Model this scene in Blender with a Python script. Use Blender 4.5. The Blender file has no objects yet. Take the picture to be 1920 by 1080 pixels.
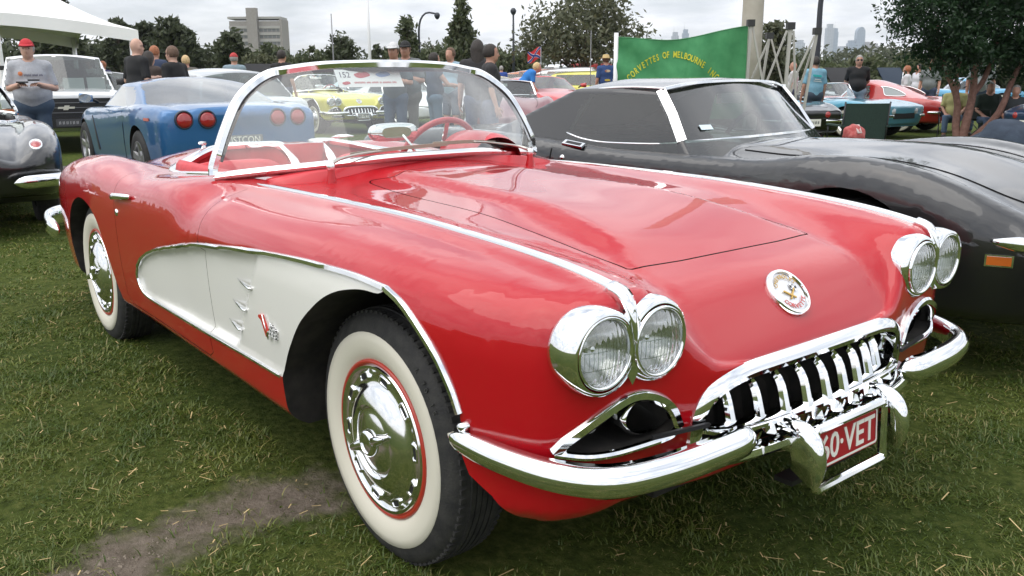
import bpy, bmesh, math, random
import numpy as np
from mathutils import Vector, Matrix
from mathutils.bvhtree import BVHTree

SC = bpy.context.scene
COL = SC.collection
R = math.radians

# ------------------------------------------------------------------ camera
cam_d = bpy.data.cameras.new('camera'); cam = bpy.data.objects.new('camera', cam_d); COL.objects.link(cam)
CPOS = np.array([1.8414, -1.8396, 1.2325]); YAW, PIT, ROL = 2.46824, -.24047, -.00507
def cam_basis():
    fw = np.array([math.cos(YAW)*math.cos(PIT), math.sin(YAW)*math.cos(PIT), math.sin(PIT)])
    r = np.cross(fw, [0, 0, 1]); r /= np.linalg.norm(r); u = np.cross(r, fw)
    c, s = math.cos(ROL), math.sin(ROL)
    return fw, c*r+s*u, -s*r+c*u
FW, RT, UP = cam_basis()
m = Matrix.Identity(4)
for i in range(3):
    m[i][0] = RT[i]; m[i][1] = UP[i]; m[i][2] = -FW[i]; m[i][3] = CPOS[i]
cam.matrix_world = m
cam_d.sensor_width = 36; cam_d.lens = 1620.76/1920*36
cam_d.clip_start = .05; cam_d.clip_end = 6000
SC.camera = cam
# horizontal frame: forward / right of the camera on the ground, used to lay out the car park
GF = np.array([math.cos(YAW), math.sin(YAW), 0]); GR = np.array([math.sin(YAW), -math.cos(YAW), 0])
def spot(px, dist, z=0.0):
    """a place on the field: dist metres ahead of the camera, on the bearing of photo column px (taken at eye height)"""
    p = CPOS+GF*dist+GR*((px-960)/1620.76*dist*math.cos(PIT))
    return np.array([p[0], p[1], z])
def height(py, dist):
    """height of a thing at dist whose top shows at photo row py (near the horizon)"""
    return CPOS[2]+dist*math.tan(PIT+math.atan((540-py)/1620.76))
HEAD = YAW   # heading of the view

# ------------------------------------------------------------------ world and sun
SUN_EL, SUN_AZ = R(62), YAW + R(128)      # sun direction (azimuth measured from +x, ccw)
w = bpy.data.worlds.new('World'); SC.world = w; w.use_nodes = True
nt = w.node_tree; nt.nodes.clear()
def N(nt, t, **k):
    n = nt.nodes.new(t)
    for a, b in k.items():
        if a in n.inputs.keys() if isinstance(a, str) else False: n.inputs[a].default_value = b
        else: setattr(n, a, b)
    return n
sky = N(nt, 'ShaderNodeTexSky'); sky.sky_type = 'NISHITA'; sky.sun_disc = False
sky.sun_elevation = SUN_EL; sky.sun_rotation = R(90) - SUN_AZ
sky.air_density = 1.0; sky.dust_density = 2.0
tc = N(nt, 'ShaderNodeTexCoord'); sep = N(nt, 'ShaderNodeSeparateXYZ')
nt.links.new(tc.outputs['Generated'], sep.inputs[0])
zz = N(nt, 'ShaderNodeMath', operation='MAXIMUM'); zz.inputs[1].default_value = 0.0
nt.links.new(sep.outputs[2], zz.inputs[0])
za = N(nt, 'ShaderNodeMath', operation='ADD'); za.inputs[1].default_value = .16
nt.links.new(zz.outputs[0], za.inputs[0])
dv = N(nt, 'ShaderNodeVectorMath', operation='DIVIDE'); cz = N(nt, 'ShaderNodeCombineXYZ')
for i in range(3): nt.links.new(za.outputs[0], cz.inputs[i])
nt.links.new(tc.outputs['Generated'], dv.inputs[0]); nt.links.new(cz.outputs[0], dv.inputs[1])
no = N(nt, 'ShaderNodeTexNoise'); no.inputs['Scale'].default_value = 1.35; no.inputs['Detail'].default_value = 7; no.inputs['Roughness'].default_value = .56
nt.links.new(dv.outputs[0], no.inputs['Vector'])
cr = N(nt, 'ShaderNodeMapRange'); cr.inputs[1].default_value = .33; cr.inputs[2].default_value = .60; cr.inputs[3].default_value = .45; cr.inputs[4].default_value = 1.0
nt.links.new(no.outputs['Fac'], cr.inputs[0])
no2 = N(nt, 'ShaderNodeTexNoise'); no2.inputs['Scale'].default_value = 2.6; no2.inputs['Detail'].default_value = 6
nt.links.new(dv.outputs[0], no2.inputs['Vector'])
cc = N(nt, 'ShaderNodeValToRGB'); cc.color_ramp.elements[0].position = .35; cc.color_ramp.elements[1].position = .62
cc.color_ramp.elements[0].color = (7.0, 7.3, 7.8, 1); cc.color_ramp.elements[1].color = (9.6, 9.7, 9.9, 1)
nt.links.new(no2.outputs['Fac'], cc.inputs[0])
el = N(nt, 'ShaderNodeMapRange'); el.inputs[1].default_value = .05; el.inputs[2].default_value = 1.0; el.inputs[3].default_value = 1.12; el.inputs[4].default_value = 1.75   # overcast cloud is brighter overhead
nt.links.new(sep.outputs[2], el.inputs[0])
cm = N(nt, 'ShaderNodeVectorMath', operation='SCALE'); nt.links.new(cc.outputs[0], cm.inputs[0]); nt.links.new(el.outputs[0], cm.inputs['Scale'])
mx = N(nt, 'ShaderNodeMix'); mx.data_type = 'RGBA'
nt.links.new(cr.outputs[0], mx.inputs[0]); nt.links.new(sky.outputs[0], mx.inputs[6]); nt.links.new(cm.outputs[0], mx.inputs[7])
bg = N(nt, 'ShaderNodeBackground'); bg.inputs[1].default_value = .1
nt.links.new(mx.outputs[2], bg.inputs[0])
wo = N(nt, 'ShaderNodeOutputWorld'); nt.links.new(bg.outputs[0], wo.inputs[0])

sd = bpy.data.lights.new('sun', 'SUN'); sd.energy = 1.4; sd.angle = R(70); sd.color = (1, .96, .9)
sun = bpy.data.objects.new('sun', sd); COL.objects.link(sun)
sdir = Vector((math.cos(SUN_EL)*math.cos(SUN_AZ), math.cos(SUN_EL)*math.sin(SUN_AZ), math.sin(SUN_EL)))
sun.rotation_euler = sdir.to_track_quat('Z', 'Y').to_euler(); sun.location = (0, 0, 30)

vs = SC.view_settings; vs.view_transform = 'Standard'; vs.look = 'None'; vs.exposure = .38; vs.gamma = 1
SC.cycles.max_bounces = 8; SC.cycles.transparent_max_bounces = 16; SC.cycles.caustics_reflective = False; SC.cycles.caustics_refractive = False
SC.cycles.use_denoising = True

# ------------------------------------------------------------------ materials
MATS = {}
def mat(name, color=(.5, .5, .5), rough=.5, metal=0, coat=0, spec=.5, **k):
    if name in MATS: return MATS[name]
    m = bpy.data.materials.new(name); m.use_nodes = True
    b = m.node_tree.nodes['Principled BSDF']
    b.inputs['Base Color'].default_value = (*color, 1); b.inputs['Roughness'].default_value = rough
    b.inputs['Metallic'].default_value = metal; b.inputs['Coat Weight'].default_value = coat; b.inputs['Coat Roughness'].default_value = k.get('cr', .02)
    b.inputs['Specular IOR Level'].default_value = spec
    if 'alpha' in k: b.inputs['Alpha'].default_value = k['alpha']
    if 'trans' in k: b.inputs['Transmission Weight'].default_value = k['trans']
    if 'emit' in k:
        b.inputs['Emission Color'].default_value = (*k['emit'], 1); b.inputs['Emission Strength'].default_value = k.get('es', 1)
    MATS[name] = m
    return m
def noisy(name, c1, c2, scale=8, rough=.6, bump=0, bscale=None, detail=5, metal=0, coat=0, lo=.35, hi=.65, cr=.03, spec=.5):
    """two-tone procedural material with optional fine relief"""
    if name in MATS: return MATS[name]
    m = mat(name, c1, rough, metal, coat, spec, cr=cr); t = m.node_tree; b = t.nodes['Principled BSDF']
    co = t.nodes.new('ShaderNodeTexCoord'); n = t.nodes.new('ShaderNodeTexNoise'); n.inputs['Scale'].default_value = scale; n.inputs['Detail'].default_value = detail
    t.links.new(co.outputs['Object'], n.inputs['Vector'])
    r = t.nodes.new('ShaderNodeValToRGB'); r.color_ramp.elements[0].position = lo; r.color_ramp.elements[1].position = hi
    r.color_ramp.elements[0].color = (*c1, 1); r.color_ramp.elements[1].color = (*c2, 1)
    t.links.new(n.outputs['Fac'], r.inputs[0]); t.links.new(r.outputs[0], b.inputs['Base Color'])
    if bump:
        n2 = t.nodes.new('ShaderNodeTexNoise'); n2.inputs['Scale'].default_value = bscale or scale*3; n2.inputs['Detail'].default_value = 4
        t.links.new(co.outputs['Object'], n2.inputs['Vector'])
        bp = t.nodes.new('ShaderNodeBump'); bp.inputs['Strength'].default_value = bump; bp.inputs['Distance'].default_value = .02
        t.links.new(n2.outputs['Fac'], bp.inputs['Height']); t.links.new(bp.outputs[0], b.inputs['Normal'])
    return m
def thin_glass(name, tint=(.9, .97, .94), refl=1.0, dirt=.0, rough=0.0):
    """single-sheet window glass: tinted see-through plus a Fresnel reflection"""
    if name in MATS: return MATS[name]
    m = bpy.data.materials.new(name); m.use_nodes = True; t = m.node_tree; t.nodes.clear()
    tr = t.nodes.new('ShaderNodeBsdfTransparent'); tr.inputs[0].default_value = (*tint, 1)
    gl = t.nodes.new('ShaderNodeBsdfGlossy'); gl.inputs['Roughness'].default_value = rough; gl.inputs[0].default_value = (refl, refl, refl, 1)
    fr = t.nodes.new('ShaderNodeFresnel'); ge = t.nodes.new('ShaderNodeNewGeometry'); mi = t.nodes.new('ShaderNodeMapRange')   # same reflection from both faces of the sheet
    mi.inputs[3].default_value = 1.52; mi.inputs[4].default_value = 1/1.52; t.links.new(ge.outputs['Backfacing'], mi.inputs[0]); t.links.new(mi.outputs[0], fr.inputs[0])
    ml = t.nodes.new('ShaderNodeMath'); ml.operation = 'MULTIPLY'; ml.inputs[1].default_value = 1.7; ml.use_clamp = True
    t.links.new(fr.outputs[0], ml.inputs[0])
    mx = t.nodes.new('ShaderNodeMixShader'); t.links.new(ml.outputs[0], mx.inputs[0]); t.links.new(tr.outputs[0], mx.inputs[1]); t.links.new(gl.outputs[0], mx.inputs[2])
    out = t.nodes.new('ShaderNodeOutputMaterial')
    if dirt:
        df = t.nodes.new('ShaderNodeBsdfDiffuse'); df.inputs[0].default_value = (.75, .78, .78, 1)
        m2 = t.nodes.new('ShaderNodeMixShader'); m2.inputs[0].default_value = dirt
        t.links.new(mx.outputs[0], m2.inputs[1]); t.links.new(df.outputs[0], m2.inputs[2]); t.links.new(m2.outputs[0], out.inputs[0])
    else: t.links.new(mx.outputs[0], out.inputs[0])
    MATS[name] = m
    return m
CHROME = mat('chrome', (.86, .87, .88), .045, 1)
BRUSHED = mat('brushed_metal', (.62, .63, .64), .28, 1)
BLACK = mat('black_trim', (.012, .012, .013), .5)
WELL = noisy('wheel_well', (.012, .011, .010), (.03, .026, .022), 20, .9)
RUBBER = noisy('tyre_rubber', (.017, .017, .018), (.035, .034, .032), 30, .75, .15, 160)
RUBBERG = mat('rubber_seal', (.02, .02, .02), .6)
GLASS = thin_glass('windscreen_glass', (.90, .955, .925), 1.0, .035)

# ------------------------------------------------------------------ mesh helpers
def tag(o, label=None, cat=None, group=None, kind=None):
    if label: o['label'] = label
    if cat: o['category'] = cat
    if group: o['group'] = group
    if kind: o['kind'] = kind
    return o
def empty(name, loc=(0, 0, 0), rz=0, scale=1):
    o = bpy.data.objects.new(name, None); COL.objects.link(o); o.location = loc; o.rotation_euler = (0, 0, rz); o.scale = (scale,)*3
    o.empty_display_size = .2
    return o
def me(name, v, f, material=None, parent=None, smooth=True, loc=None, rot=None, midx=None):
    d = bpy.data.meshes.new(name)
    v = np.asarray(v, dtype=float).reshape(-1, 3)
    d.from_pydata(v.tolist(), [], [tuple(int(i) for i in q) for q in f])
    mm = material if isinstance(material, (list, tuple)) else [material]
    for x in mm:
        if x: d.materials.append(x)
    if smooth: d.polygons.foreach_set('use_smooth', [True]*len(d.polygons))
    if midx is not None: d.polygons.foreach_set('material_index', np.asarray(midx, dtype=np.int32))
    d.update()
    o = bpy.data.objects.new(name, d); COL.objects.link(o)
    if parent is not None: o.parent = parent
    if loc is not None: o.location = loc
    if rot is not None: o.rotation_euler = rot
    return o
class MB:
    """collects shapes of ONE part, then builds it as one mesh"""
    def __init__(s): s.v = []; s.f = []; s.m = []; s.n = 0
    def add(s, v, f, mi=0):
        v = np.asarray(v, float).reshape(-1, 3); s.v.append(v); s.f += [tuple(i+s.n for i in q) for q in f]; s.m += [mi]*len(f); s.n += len(v)
        return s
    def build(s, name, material, parent=None, smooth=True, sharp=None, **k):
        o = me(name, np.concatenate(s.v), s.f, material, parent, smooth, midx=s.m if isinstance(material, (list, tuple)) else None, **k)
        if sharp: autosmooth(o, sharp)
        return o
def autosmooth(o, ang=35):
    d = o.data; bm = bmesh.new(); bm.from_mesh(d)
    for e in bm.edges:
        if len(e.link_faces) == 2 and e.calc_face_angle(0) > R(ang): e.smooth = False
    for f in bm.faces: f.smooth = True
    bm.to_mesh(d); bm.free()
    return o
def rotz(v, a):
    v = np.asarray(v, float); c, s = math.cos(a), math.sin(a)
    return np.stack([v[..., 0]*c-v[..., 1]*s, v[..., 0]*s+v[..., 1]*c, v[..., 2]], -1)
def bspl(pts, n=None, closed=False, per=8):
    """Catmull-Rom through points"""
    p = np.asarray(pts, float); k = len(p)
    if closed: q = np.concatenate([p[-1:], p, p[:2]])
    else: q = np.concatenate([2*p[:1]-p[1:2], p, 2*p[-1:]-p[-2:-1]])
    out = []
    for i in range(k if closed else k-1):
        a, b, c, d = q[i:i+4]
        for t in np.linspace(0, 1, per, endpoint=False):
            out.append(.5*((2*b)+(c-a)*t+(2*a-5*b+4*c-d)*t*t+(-a+3*b-3*c+d)*t**3))
    if not closed: out.append(p[-1])
    out = np.array(out)
    if n:
        if closed: out = np.concatenate([out, out[:1]])
        s = np.concatenate([[0], np.cumsum(np.linalg.norm(np.diff(out, axis=0), axis=1))]); u = np.linspace(0, s[-1], n+1 if closed else n)
        out = np.stack([np.interp(u, s, out[:, i]) for i in range(out.shape[1])], 1)
        if closed: out = out[:-1]
    return out
def sweep(path, prof, up=(0, 0, 1), closed=False, caps=True, scale=None, upv=None):
    """sweep a closed 2-D profile (side, up) along a path"""
    p = np.asarray(path, float); n = len(p); prof = np.asarray(prof, float); k = len(prof)
    if closed: t = np.roll(p, -1, 0)-np.roll(p, 1, 0)
    else: t = np.gradient(p, axis=0)
    t /= np.maximum(np.linalg.norm(t, axis=1, keepdims=True), 1e-9)
    u = np.broadcast_to(np.asarray(up, float), p.shape) if upv is None else np.asarray(upv, float)
    if upv is None and np.mean(np.abs(np.sum(t*u, axis=1)))/np.linalg.norm(np.asarray(up, float)) > .85: u = np.broadcast_to(np.array([1., .02, .01]) if abs(t[len(t)//2][0]) < .8 else np.array([.01, 1., .02]), p.shape)
    s = np.cross(t, u); s /= np.maximum(np.linalg.norm(s, axis=1, keepdims=True), 1e-9); u2 = np.cross(s, t)
    sc = np.ones((n, 2)) if scale is None else np.asarray(scale, float).reshape(n, -1)*np.ones((1, 2))
    v = p[:, None]+s[:, None]*(prof[None, :, 0:1]*sc[:, None, 0:1])+u2[:, None]*(prof[None, :, 1:2]*sc[:, None, 1:2])
    f = []
    m = n if closed else n-1
    for i in range(m):
        for j in range(k):
            a, b = i*k+j, i*k+(j+1) % k; c, d = ((i+1) % n)*k+(j+1) % k, ((i+1) % n)*k+j
            f.append((a, d, c, b))
    if caps and not closed: f.append(tuple(range(k))); f.append(tuple((n-1)*k+j for j in range(k-1, -1, -1)))
    return v.reshape(-1, 3), f
def circ(r, n=10, ry=None, a0=0):
    t = np.linspace(0, 2*np.pi, n, endpoint=False)+a0
    return np.stack([np.cos(t)*r, np.sin(t)*(ry if ry is not None else r)], 1)
def tube(path, r, n=10, up=(0, 0, 1), closed=False, ry=None):
    r = np.asarray(r, float)
    if r.ndim: return sweep(path, circ(1, n), up, closed, scale=r)
    return sweep(path, circ(float(r), n, ry), up, closed)
def lathe(prof, n=48, axis='y'):
    """prof: (radius, along-axis)"""
    prof = np.asarray(prof, float); k = len(prof); t = np.linspace(0, 2*np.pi, n, endpoint=False)
    x = prof[None, :, 0]*np.cos(t)[:, None]; z = prof[None, :, 0]*np.sin(t)[:, None]; y = np.broadcast_to(prof[None, :, 1], x.shape)
    v = {'y': np.stack([x, y, z], -1), 'z': np.stack([x, z, y], -1), 'x': np.stack([y, x, z], -1)}[axis].reshape(-1, 3)
    f = [(i*k+j, i*k+j+1, ((i+1) % n)*k+j+1, ((i+1) % n)*k+j) for i in range(n) for j in range(k-1)]
    return v, f
def box(c, s, rz=0):
    c = np.asarray(c, float); s = np.asarray(s, float)/2
    v = np.array([(x, y, z) for x in (-1, 1) for y in (-1, 1) for z in (-1, 1)], float)*s
    return rotz(v, rz)+c, [(0, 1, 3, 2), (4, 6, 7, 5), (0, 4, 5, 1), (2, 3, 7, 6), (0, 2, 6, 4), (1, 5, 7, 3)]
def bar(a, b, w, h=None, up=(0, 0, 1)):
    h = w if h is None else h
    return sweep(np.array([a, b], float), [(-w/2, -h/2), (w/2, -h/2), (w/2, h/2), (-w/2, h/2)], up)
def prism(poly, axis, lo, hi):
    """closed prism over a 2-D polygon; axis = extrusion axis"""
    p = np.asarray(poly, float); n = len(p)
    def mk(h):
        h = np.full(n, h) if np.isscalar(h) else np.asarray(h)
        return {'y': np.stack([p[:, 0], h, p[:, 1]], 1), 'z': np.stack([p[:, 0], p[:, 1], h], 1), 'x': np.stack([h, p[:, 0], p[:, 1]], 1)}[axis]
    v = np.concatenate([mk(lo), mk(hi)])
    f = [tuple(range(n)), tuple(range(2*n-1, n-1, -1))]+[(i, n+i, n+(i+1) % n, (i+1) % n) for i in range(n)]
    return v, f
def grid_faces(nu, nv, wrap_u=False, wrap_v=False):
    f = []
    for i in range(nu if wrap_u else nu-1):
        for j in range(nv if wrap_v else nv-1):
            f.append((i*nv+j, i*nv+(j+1) % nv, ((i+1) % nu)*nv+(j+1) % nv, ((i+1) % nu)*nv+j))
    return f
def fix_normals(o):
    bm = bmesh.new(); bm.from_mesh(o.data); bmesh.ops.recalc_face_normals(bm, faces=bm.faces[:]); bm.to_mesh(o.data); bm.free(); return o
def offset_poly(p, d):
    """grow a closed 2-D polygon outwards by d"""
    p = np.asarray(p, float); a = np.roll(p, 1, 0); b = np.roll(p, -1, 0)
    area = np.sum(p[:, 0]*b[:, 1]-b[:, 0]*p[:, 1]); t = b-a; t /= np.linalg.norm(t, axis=1, keepdims=True)
    n = np.stack([t[:, 1], -t[:, 0]], 1)*(1 if area > 0 else -1)
    return p+n*d
def sdist(p, poly):
    """signed distance to a closed 2-D polygon, + inside"""
    p = np.asarray(p, float); poly = np.asarray(poly, float); n = len(poly)
    best = np.full(len(p), 1e9); inside = np.zeros(len(p), bool)
    for i in range(n):
        a, b = poly[i], poly[(i+1) % n]; e = b-a; w = p-a
        t = np.clip((w@e)/max(e@e, 1e-12), 0, 1); d = np.linalg.norm(w-t[:, None]*e, axis=1); best = np.minimum(best, d)
        c = ((a[1] > p[:, 1]) != (b[1] > p[:, 1]))
        with np.errstate(divide='ignore', invalid='ignore'):
            xi = (b[0]-a[0])*(p[:, 1]-a[1])/(b[1]-a[1] if b[1] != a[1] else 1e-12)+a[0]
        inside ^= c & (p[:, 0] < xi)
    return np.where(inside, best, -best)
def sstep(a, b, x):
    t = np.clip((x-a)/(b-a), 0, 1); return t*t*(3-2*t)
def kline(tab, sm=.05):
    """smooth 1-D curve through (x, value) knots"""
    xs = np.array([a for a, _ in tab], float); ys = np.array([b for _, b in tab], float)
    g = np.arange(xs[0]-.5, xs[-1]+.5, .01); v = pchip(xs, ys, g)
    if sm:
        k = int(3*sm/.01); ker = np.exp(-.5*(np.arange(-k, k+1)*.01/sm)**2); ker /= ker.sum()
        v = np.convolve(np.pad(v, k, mode='edge'), ker, 'valid')
    sl = np.gradient(v, .01)
    def f(x):
        x = np.asarray(x, float); k = np.clip(((x-g[0])/.01).astype(int), 0, len(g)-2); t = np.clip((x-g[k])/.01, 0, 1)
        return (1+2*t)*(1-t)**2*v[k]+t*(1-t)**2*.01*sl[k]+t*t*(3-2*t)*v[k+1]+t*t*(t-1)*.01*sl[k+1]
    return f
def pchip(xs, ys, x):
    h = np.diff(xs); d = np.diff(ys)/h; m = np.zeros(len(xs)); m[0] = d[0]; m[-1] = d[-1]
    for i in range(1, len(xs)-1):
        if d[i-1]*d[i] > 0:
            w1 = 2*h[i]+h[i-1]; w2 = h[i]+2*h[i-1]; m[i] = (w1+w2)/(w1/d[i-1]+w2/d[i])
    x = np.asarray(x, float); xc = np.clip(x, xs[0], xs[-1]); k = np.clip(np.searchsorted(xs, xc)-1, 0, len(xs)-2)
    t = (xc-xs[k])/h[k]
    y = (1+2*t)*(1-t)**2*ys[k]+t*(1-t)**2*h[k]*m[k]+t*t*(3-2*t)*ys[k+1]+t*t*(t-1)*h[k]*m[k+1]
    return y+np.where(x < xs[0], (x-xs[0])*m[0], 0)+np.where(x > xs[-1], (x-xs[-1])*m[-1], 0)
def pchip_rows(X, Y, x, m0=0.0):
    """row-wise monotone cubic: X,Y (n,k) knots, x (n,) query"""
    h = np.diff(X, axis=1); d = np.diff(Y, axis=1)/h; n, k = X.shape; m = np.zeros((n, k)); m[:, 0] = m0; m[:, -1] = d[:, -1]
    for i in range(1, k-1):
        w1 = 2*h[:, i]+h[:, i-1]; w2 = h[:, i]+2*h[:, i-1]; ok = d[:, i-1]*d[:, i] > 1e-12
        dd0 = np.where(ok, d[:, i-1], 1); dd1 = np.where(ok, d[:, i], 1)
        m[:, i] = np.where(ok, (w1+w2)/(w1/dd0+w2/dd1), 0)
    j = np.clip((x[:, None] >= X).sum(1)-1, 0, k-2); r = np.arange(n); t = (x-X[r, j])/h[r, j]; t = np.clip(t, 0, 1.5)
    return (1+2*t)*(1-t)**2*Y[r, j]+t*(1-t)**2*h[r, j]*m[r, j]+t*t*(3-2*t)*Y[r, j+1]+t*t*(t-1)*h[r, j]*m[r, j+1]
def boolean(ob, cutters, op='DIFFERENCE', name=None, keep=True):
    """new object = ob (op) cutters"""
    o = bpy.data.objects.new(name or ob.name, ob.data); COL.objects.link(o)
    for c in cutters:
        md = o.modifiers.new('b', 'BOOLEAN'); md.operation = op; md.solver = 'EXACT'; md.object = c
    dg = bpy.context.evaluated_depsgraph_get(); d = bpy.data.meshes.new_from_object(o.evaluated_get(dg)); o.modifiers.clear(); o.data = d; d.name = o.name
    return o
def drop(*obs):
    for o in obs:
        d = o.data; bpy.data.objects.remove(o)
        if d and d.users == 0: bpy.data.meshes.remove(d)
def copy_tree(o, parent=None, swap=None):
    c = o.copy(); COL.objects.link(c); c.parent = parent
    if swap and c.type == 'MESH':
        for i, s in enumerate(c.material_slots):
            if s.material and s.material.name in swap:
                mt = swap[s.material.name]; s.link = 'OBJECT'; s.material = mt
    for ch in list(o.children): copy_tree(ch, c, swap)
    return c
def text_mesh(s, size, font_scale=(1, 1), extrude=.001, align='CENTER', bold=0.0):
    cu = bpy.data.curves.new('t', 'FONT'); cu.body = s; cu.size = size; cu.align_x = align; cu.align_y = 'CENTER'; cu.extrude = extrude; cu.resolution_u = 3
    cu.offset = bold
    o = bpy.data.objects.new('t', cu); COL.objects.link(o); dg = bpy.context.evaluated_depsgraph_get()
    d = bpy.data.meshes.new_from_object(o.evaluated_get(dg)); bpy.data.objects.remove(o); bpy.data.curves.remove(cu)
    v = np.array([q.co[:] for q in d.vertices]); f = [tuple(p.vertices) for p in d.polygons]; bpy.data.meshes.remove(d)
    if len(v): v = v*np.array([font_scale[0], font_scale[1], 1])
    return v, f
def blur_text(words, h, total, z=.0012):
    """a line of print too small to read: rows of word-length strokes"""
    b = MB(); x = 0; L = sum(words)+.5*(len(words)-1)
    for w_ in words:
        n = max(2, int(w_*2.2))
        for k in range(n): v, f = box(((x+(k+.5)*w_/n), (.06*((k*7) % 3-1)), 0), (w_/n*.62, .8, .0)); b.add(v*np.array([1, 1, 0])+[0, 0, z], [f[1]] if 0 else [(0, 2, 6, 4)])
        x += w_+.5
    v = np.concatenate(b.v); v[:, 0] = (v[:, 0]/L-.5)*total; v[:, 1] *= h
    return v, b.f
def frame_pts(v, o, xa, ya):
    """map local (x,y,z) into the frame with origin o, x axis xa, y axis ya"""
    xa = np.asarray(xa, float); xa = xa/np.linalg.norm(xa); ya = np.asarray(ya, float); ya = ya-xa*(ya@xa); ya /= np.linalg.norm(ya); za = np.cross(xa, ya)
    v = np.asarray(v, float); return np.asarray(o, float)+v[:, :1]*xa+v[:, 1:2]*ya+v[:, 2:3]*za

# ================================================================== car body lofting
def body_net(name, K, per, skirt, nlines=330, nA=44, nB=14, nC=36, smooth_it=6, inset=None, side_it=0):
    """K: dict of key lines y_*(x), z_*(x); per rows: (xp, yp, zp, xs, xC, yC, zb) around the half plan from tail centre to nose centre.
    Returns a closed, mirrored body mesh object (no material) and nothing else."""
    ys, zs = K['y'], K['z']
    def Z(x, y):
        x = np.asarray(x, float).ravel(); y = np.abs(np.asarray(y, float).ravel())
        X = np.stack([f(x) for f in ys], 1); Y = np.stack([f(x) for f in zs], 1)
        X = np.maximum.accumulate(X+np.arange(X.shape[1])*1e-4, 1)
        return pchip_rows(X, Y, y)
    rows = bspl(np.array(per, float), n=nlines, per=12)
    rows[0, 1] = rows[-1, 1] = 0; rows[0, 5] = rows[-1, 5] = 0; rows[:, 1] = np.maximum(rows[:, 1], 0)
    n = len(rows)
    xp, yp, zp, xs, xC, yC, zb = rows.T
    q = np.linspace(0, 1, nA)
    ax = xs[:, None]+(xC-xs)[:, None]*q; ay = yC[:, None]*q
    az = Z(ax, ay).reshape(n, nA)
    A = np.stack([ax, ay, az], -1)
    C = A[:, -1]; Pp = np.stack([xp, yp, zp], -1)
    d = A[:, -1]-A[:, -3]; d /= np.maximum(np.linalg.norm(d, axis=1, keepdims=True), 1e-6)
    # at nose/tail centre the A direction is along x
    L = np.linalg.norm(Pp-C, axis=1, keepdims=True)
    horiz = Pp-C; horiz[:, 2] = 0; hl = np.linalg.norm(horiz, axis=1, keepdims=True); hd = horiz/np.maximum(hl, 1e-6)
    slope = np.sum(d*np.array([0, 0, 1]), 1, keepdims=True)
    dh = np.linalg.norm(d[:, :2], axis=1, keepdims=True)
    dd = hd*dh+np.array([0, 0, 1])*np.minimum(slope, .25)
    t = np.linspace(0, 1, nB+1)[1:]
    b0, b3 = C, Pp; b1 = C+dd*L*.5; b2 = Pp+np.array([0, 0, 1.])*L*.42
    B = ((1-t)**3)[None, :, None]*b0[:, None]+(3*t*(1-t)**2)[None, :, None]*b1[:, None]+(3*t*t*(1-t))[None, :, None]*b2[:, None]+(t**3)[None, :, None]*b3[:, None]
    tg = np.gradient(rows[:, :2], axis=0); tg /= np.linalg.norm(tg, axis=1, keepdims=True)
    nrm = np.stack([-tg[:, 1], tg[:, 0]], 1)     # outward: tail->nose with y>0 => outward is left
    if nrm[n//2, 1] < 0: nrm = -nrm
    nrm[0] = (-1, 0); nrm[-1] = (1, 0)
    u = np.linspace(0, 1, nC+1)[1:]
    off = skirt(u[None, :], xp[:, None], yp[:, None])
    Cc = np.stack([xp[:, None]-nrm[:, :1]*off, np.maximum(yp[:, None]-nrm[:, 1:]*off, 0), zp[:, None]+(zb-zp)[:, None]*u], -1)
    G = np.concatenate([A, B, Cc], 1)
    G[0, :, 1] = 0; G[-1, :, 1] = 0
    for _ in range(smooth_it):
        H = G.copy(); lo = nA+nB
        Gm = G[:, 1:2]*np.array([1, -1, 1])
        E = np.concatenate([Gm, G], 1)
        H[1:-1, :lo+nC-3] = G[1:-1, :lo+nC-3]*.5+.125*(E[:-2, 1:lo+nC-2]+E[2:, 1:lo+nC-2]+E[1:-1, :lo+nC-3]+E[1:-1, 2:lo+nC-1])
        H[:, 0, 1] = 0
        # nose / tail centre lines stay on y=0, smooth along themselves with mirrored neighbour
        for e, s in ((0, 1), (-1, -2)):
            nb = G[s].copy(); H[e, 1:-3, 0] = .5*G[e, 1:-3, 0]+.25*nb[1:-3, 0]+.125*(G[e, :-4, 0]+G[e, 2:-2, 0]); H[e, 1:-3, 2] = .5*G[e, 1:-3, 2]+.25*nb[1:-3, 2]+.125*(G[e, :-4, 2]+G[e, 2:-2, 2]); H[e, :, 1] = 0
        G = H
    for _ in range(side_it//2):   # fair the whole skin lengthwise
        w = sstep(.42, .1, xp)*sstep(-3.4, -3.1, xp); w = (w*.5)[1:-1, None, None]; M = (G[:-2]+G[2:])/2; G[1:-1, :, 1:] = G[1:-1, :, 1:]*(1-w)+M[:, :, 1:]*w
    for _ in range(side_it):      # fair the flanks along the car
        j0 = nA-4; w = sstep(.45, .1, xp)*sstep(-3.4, -3.1, xp); w = (w*.5)[1:-1, None, None]
        M = (G[:-2, j0:]+G[2:, j0:])/2; ramp = np.clip((np.arange(G.shape[1]-j0))/8, 0, 1)[None, :, None]
        G[1:-1, j0:, 1:] = G[1:-1, j0:, 1:]*(1-w*ramp)+M[:, :, 1:]*(w*ramp)
    if inset is not None:
        s0 = nA+nB-6
        S = G[:, s0:]; dd = inset(S.reshape(-1, 3)).reshape(S.shape[:2])
        G[:, s0:, 0] -= nrm[:, :1]*dd; G[:, s0:, 1] -= nrm[:, 1:]*dd
    bot = G[:, -1:].copy(); bot[:, :, 1] = 0
    D = G[:, -1:]*(1-np.linspace(0, 1, 5)[1:])[None, :, None]+bot*np.linspace(0, 1, 5)[1:][None, :, None]
    G = np.concatenate([G, D], 1); k = G.shape[1]
    f = grid_faces(n, k); v = G.reshape(-1, 3); nv = len(v)
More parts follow.
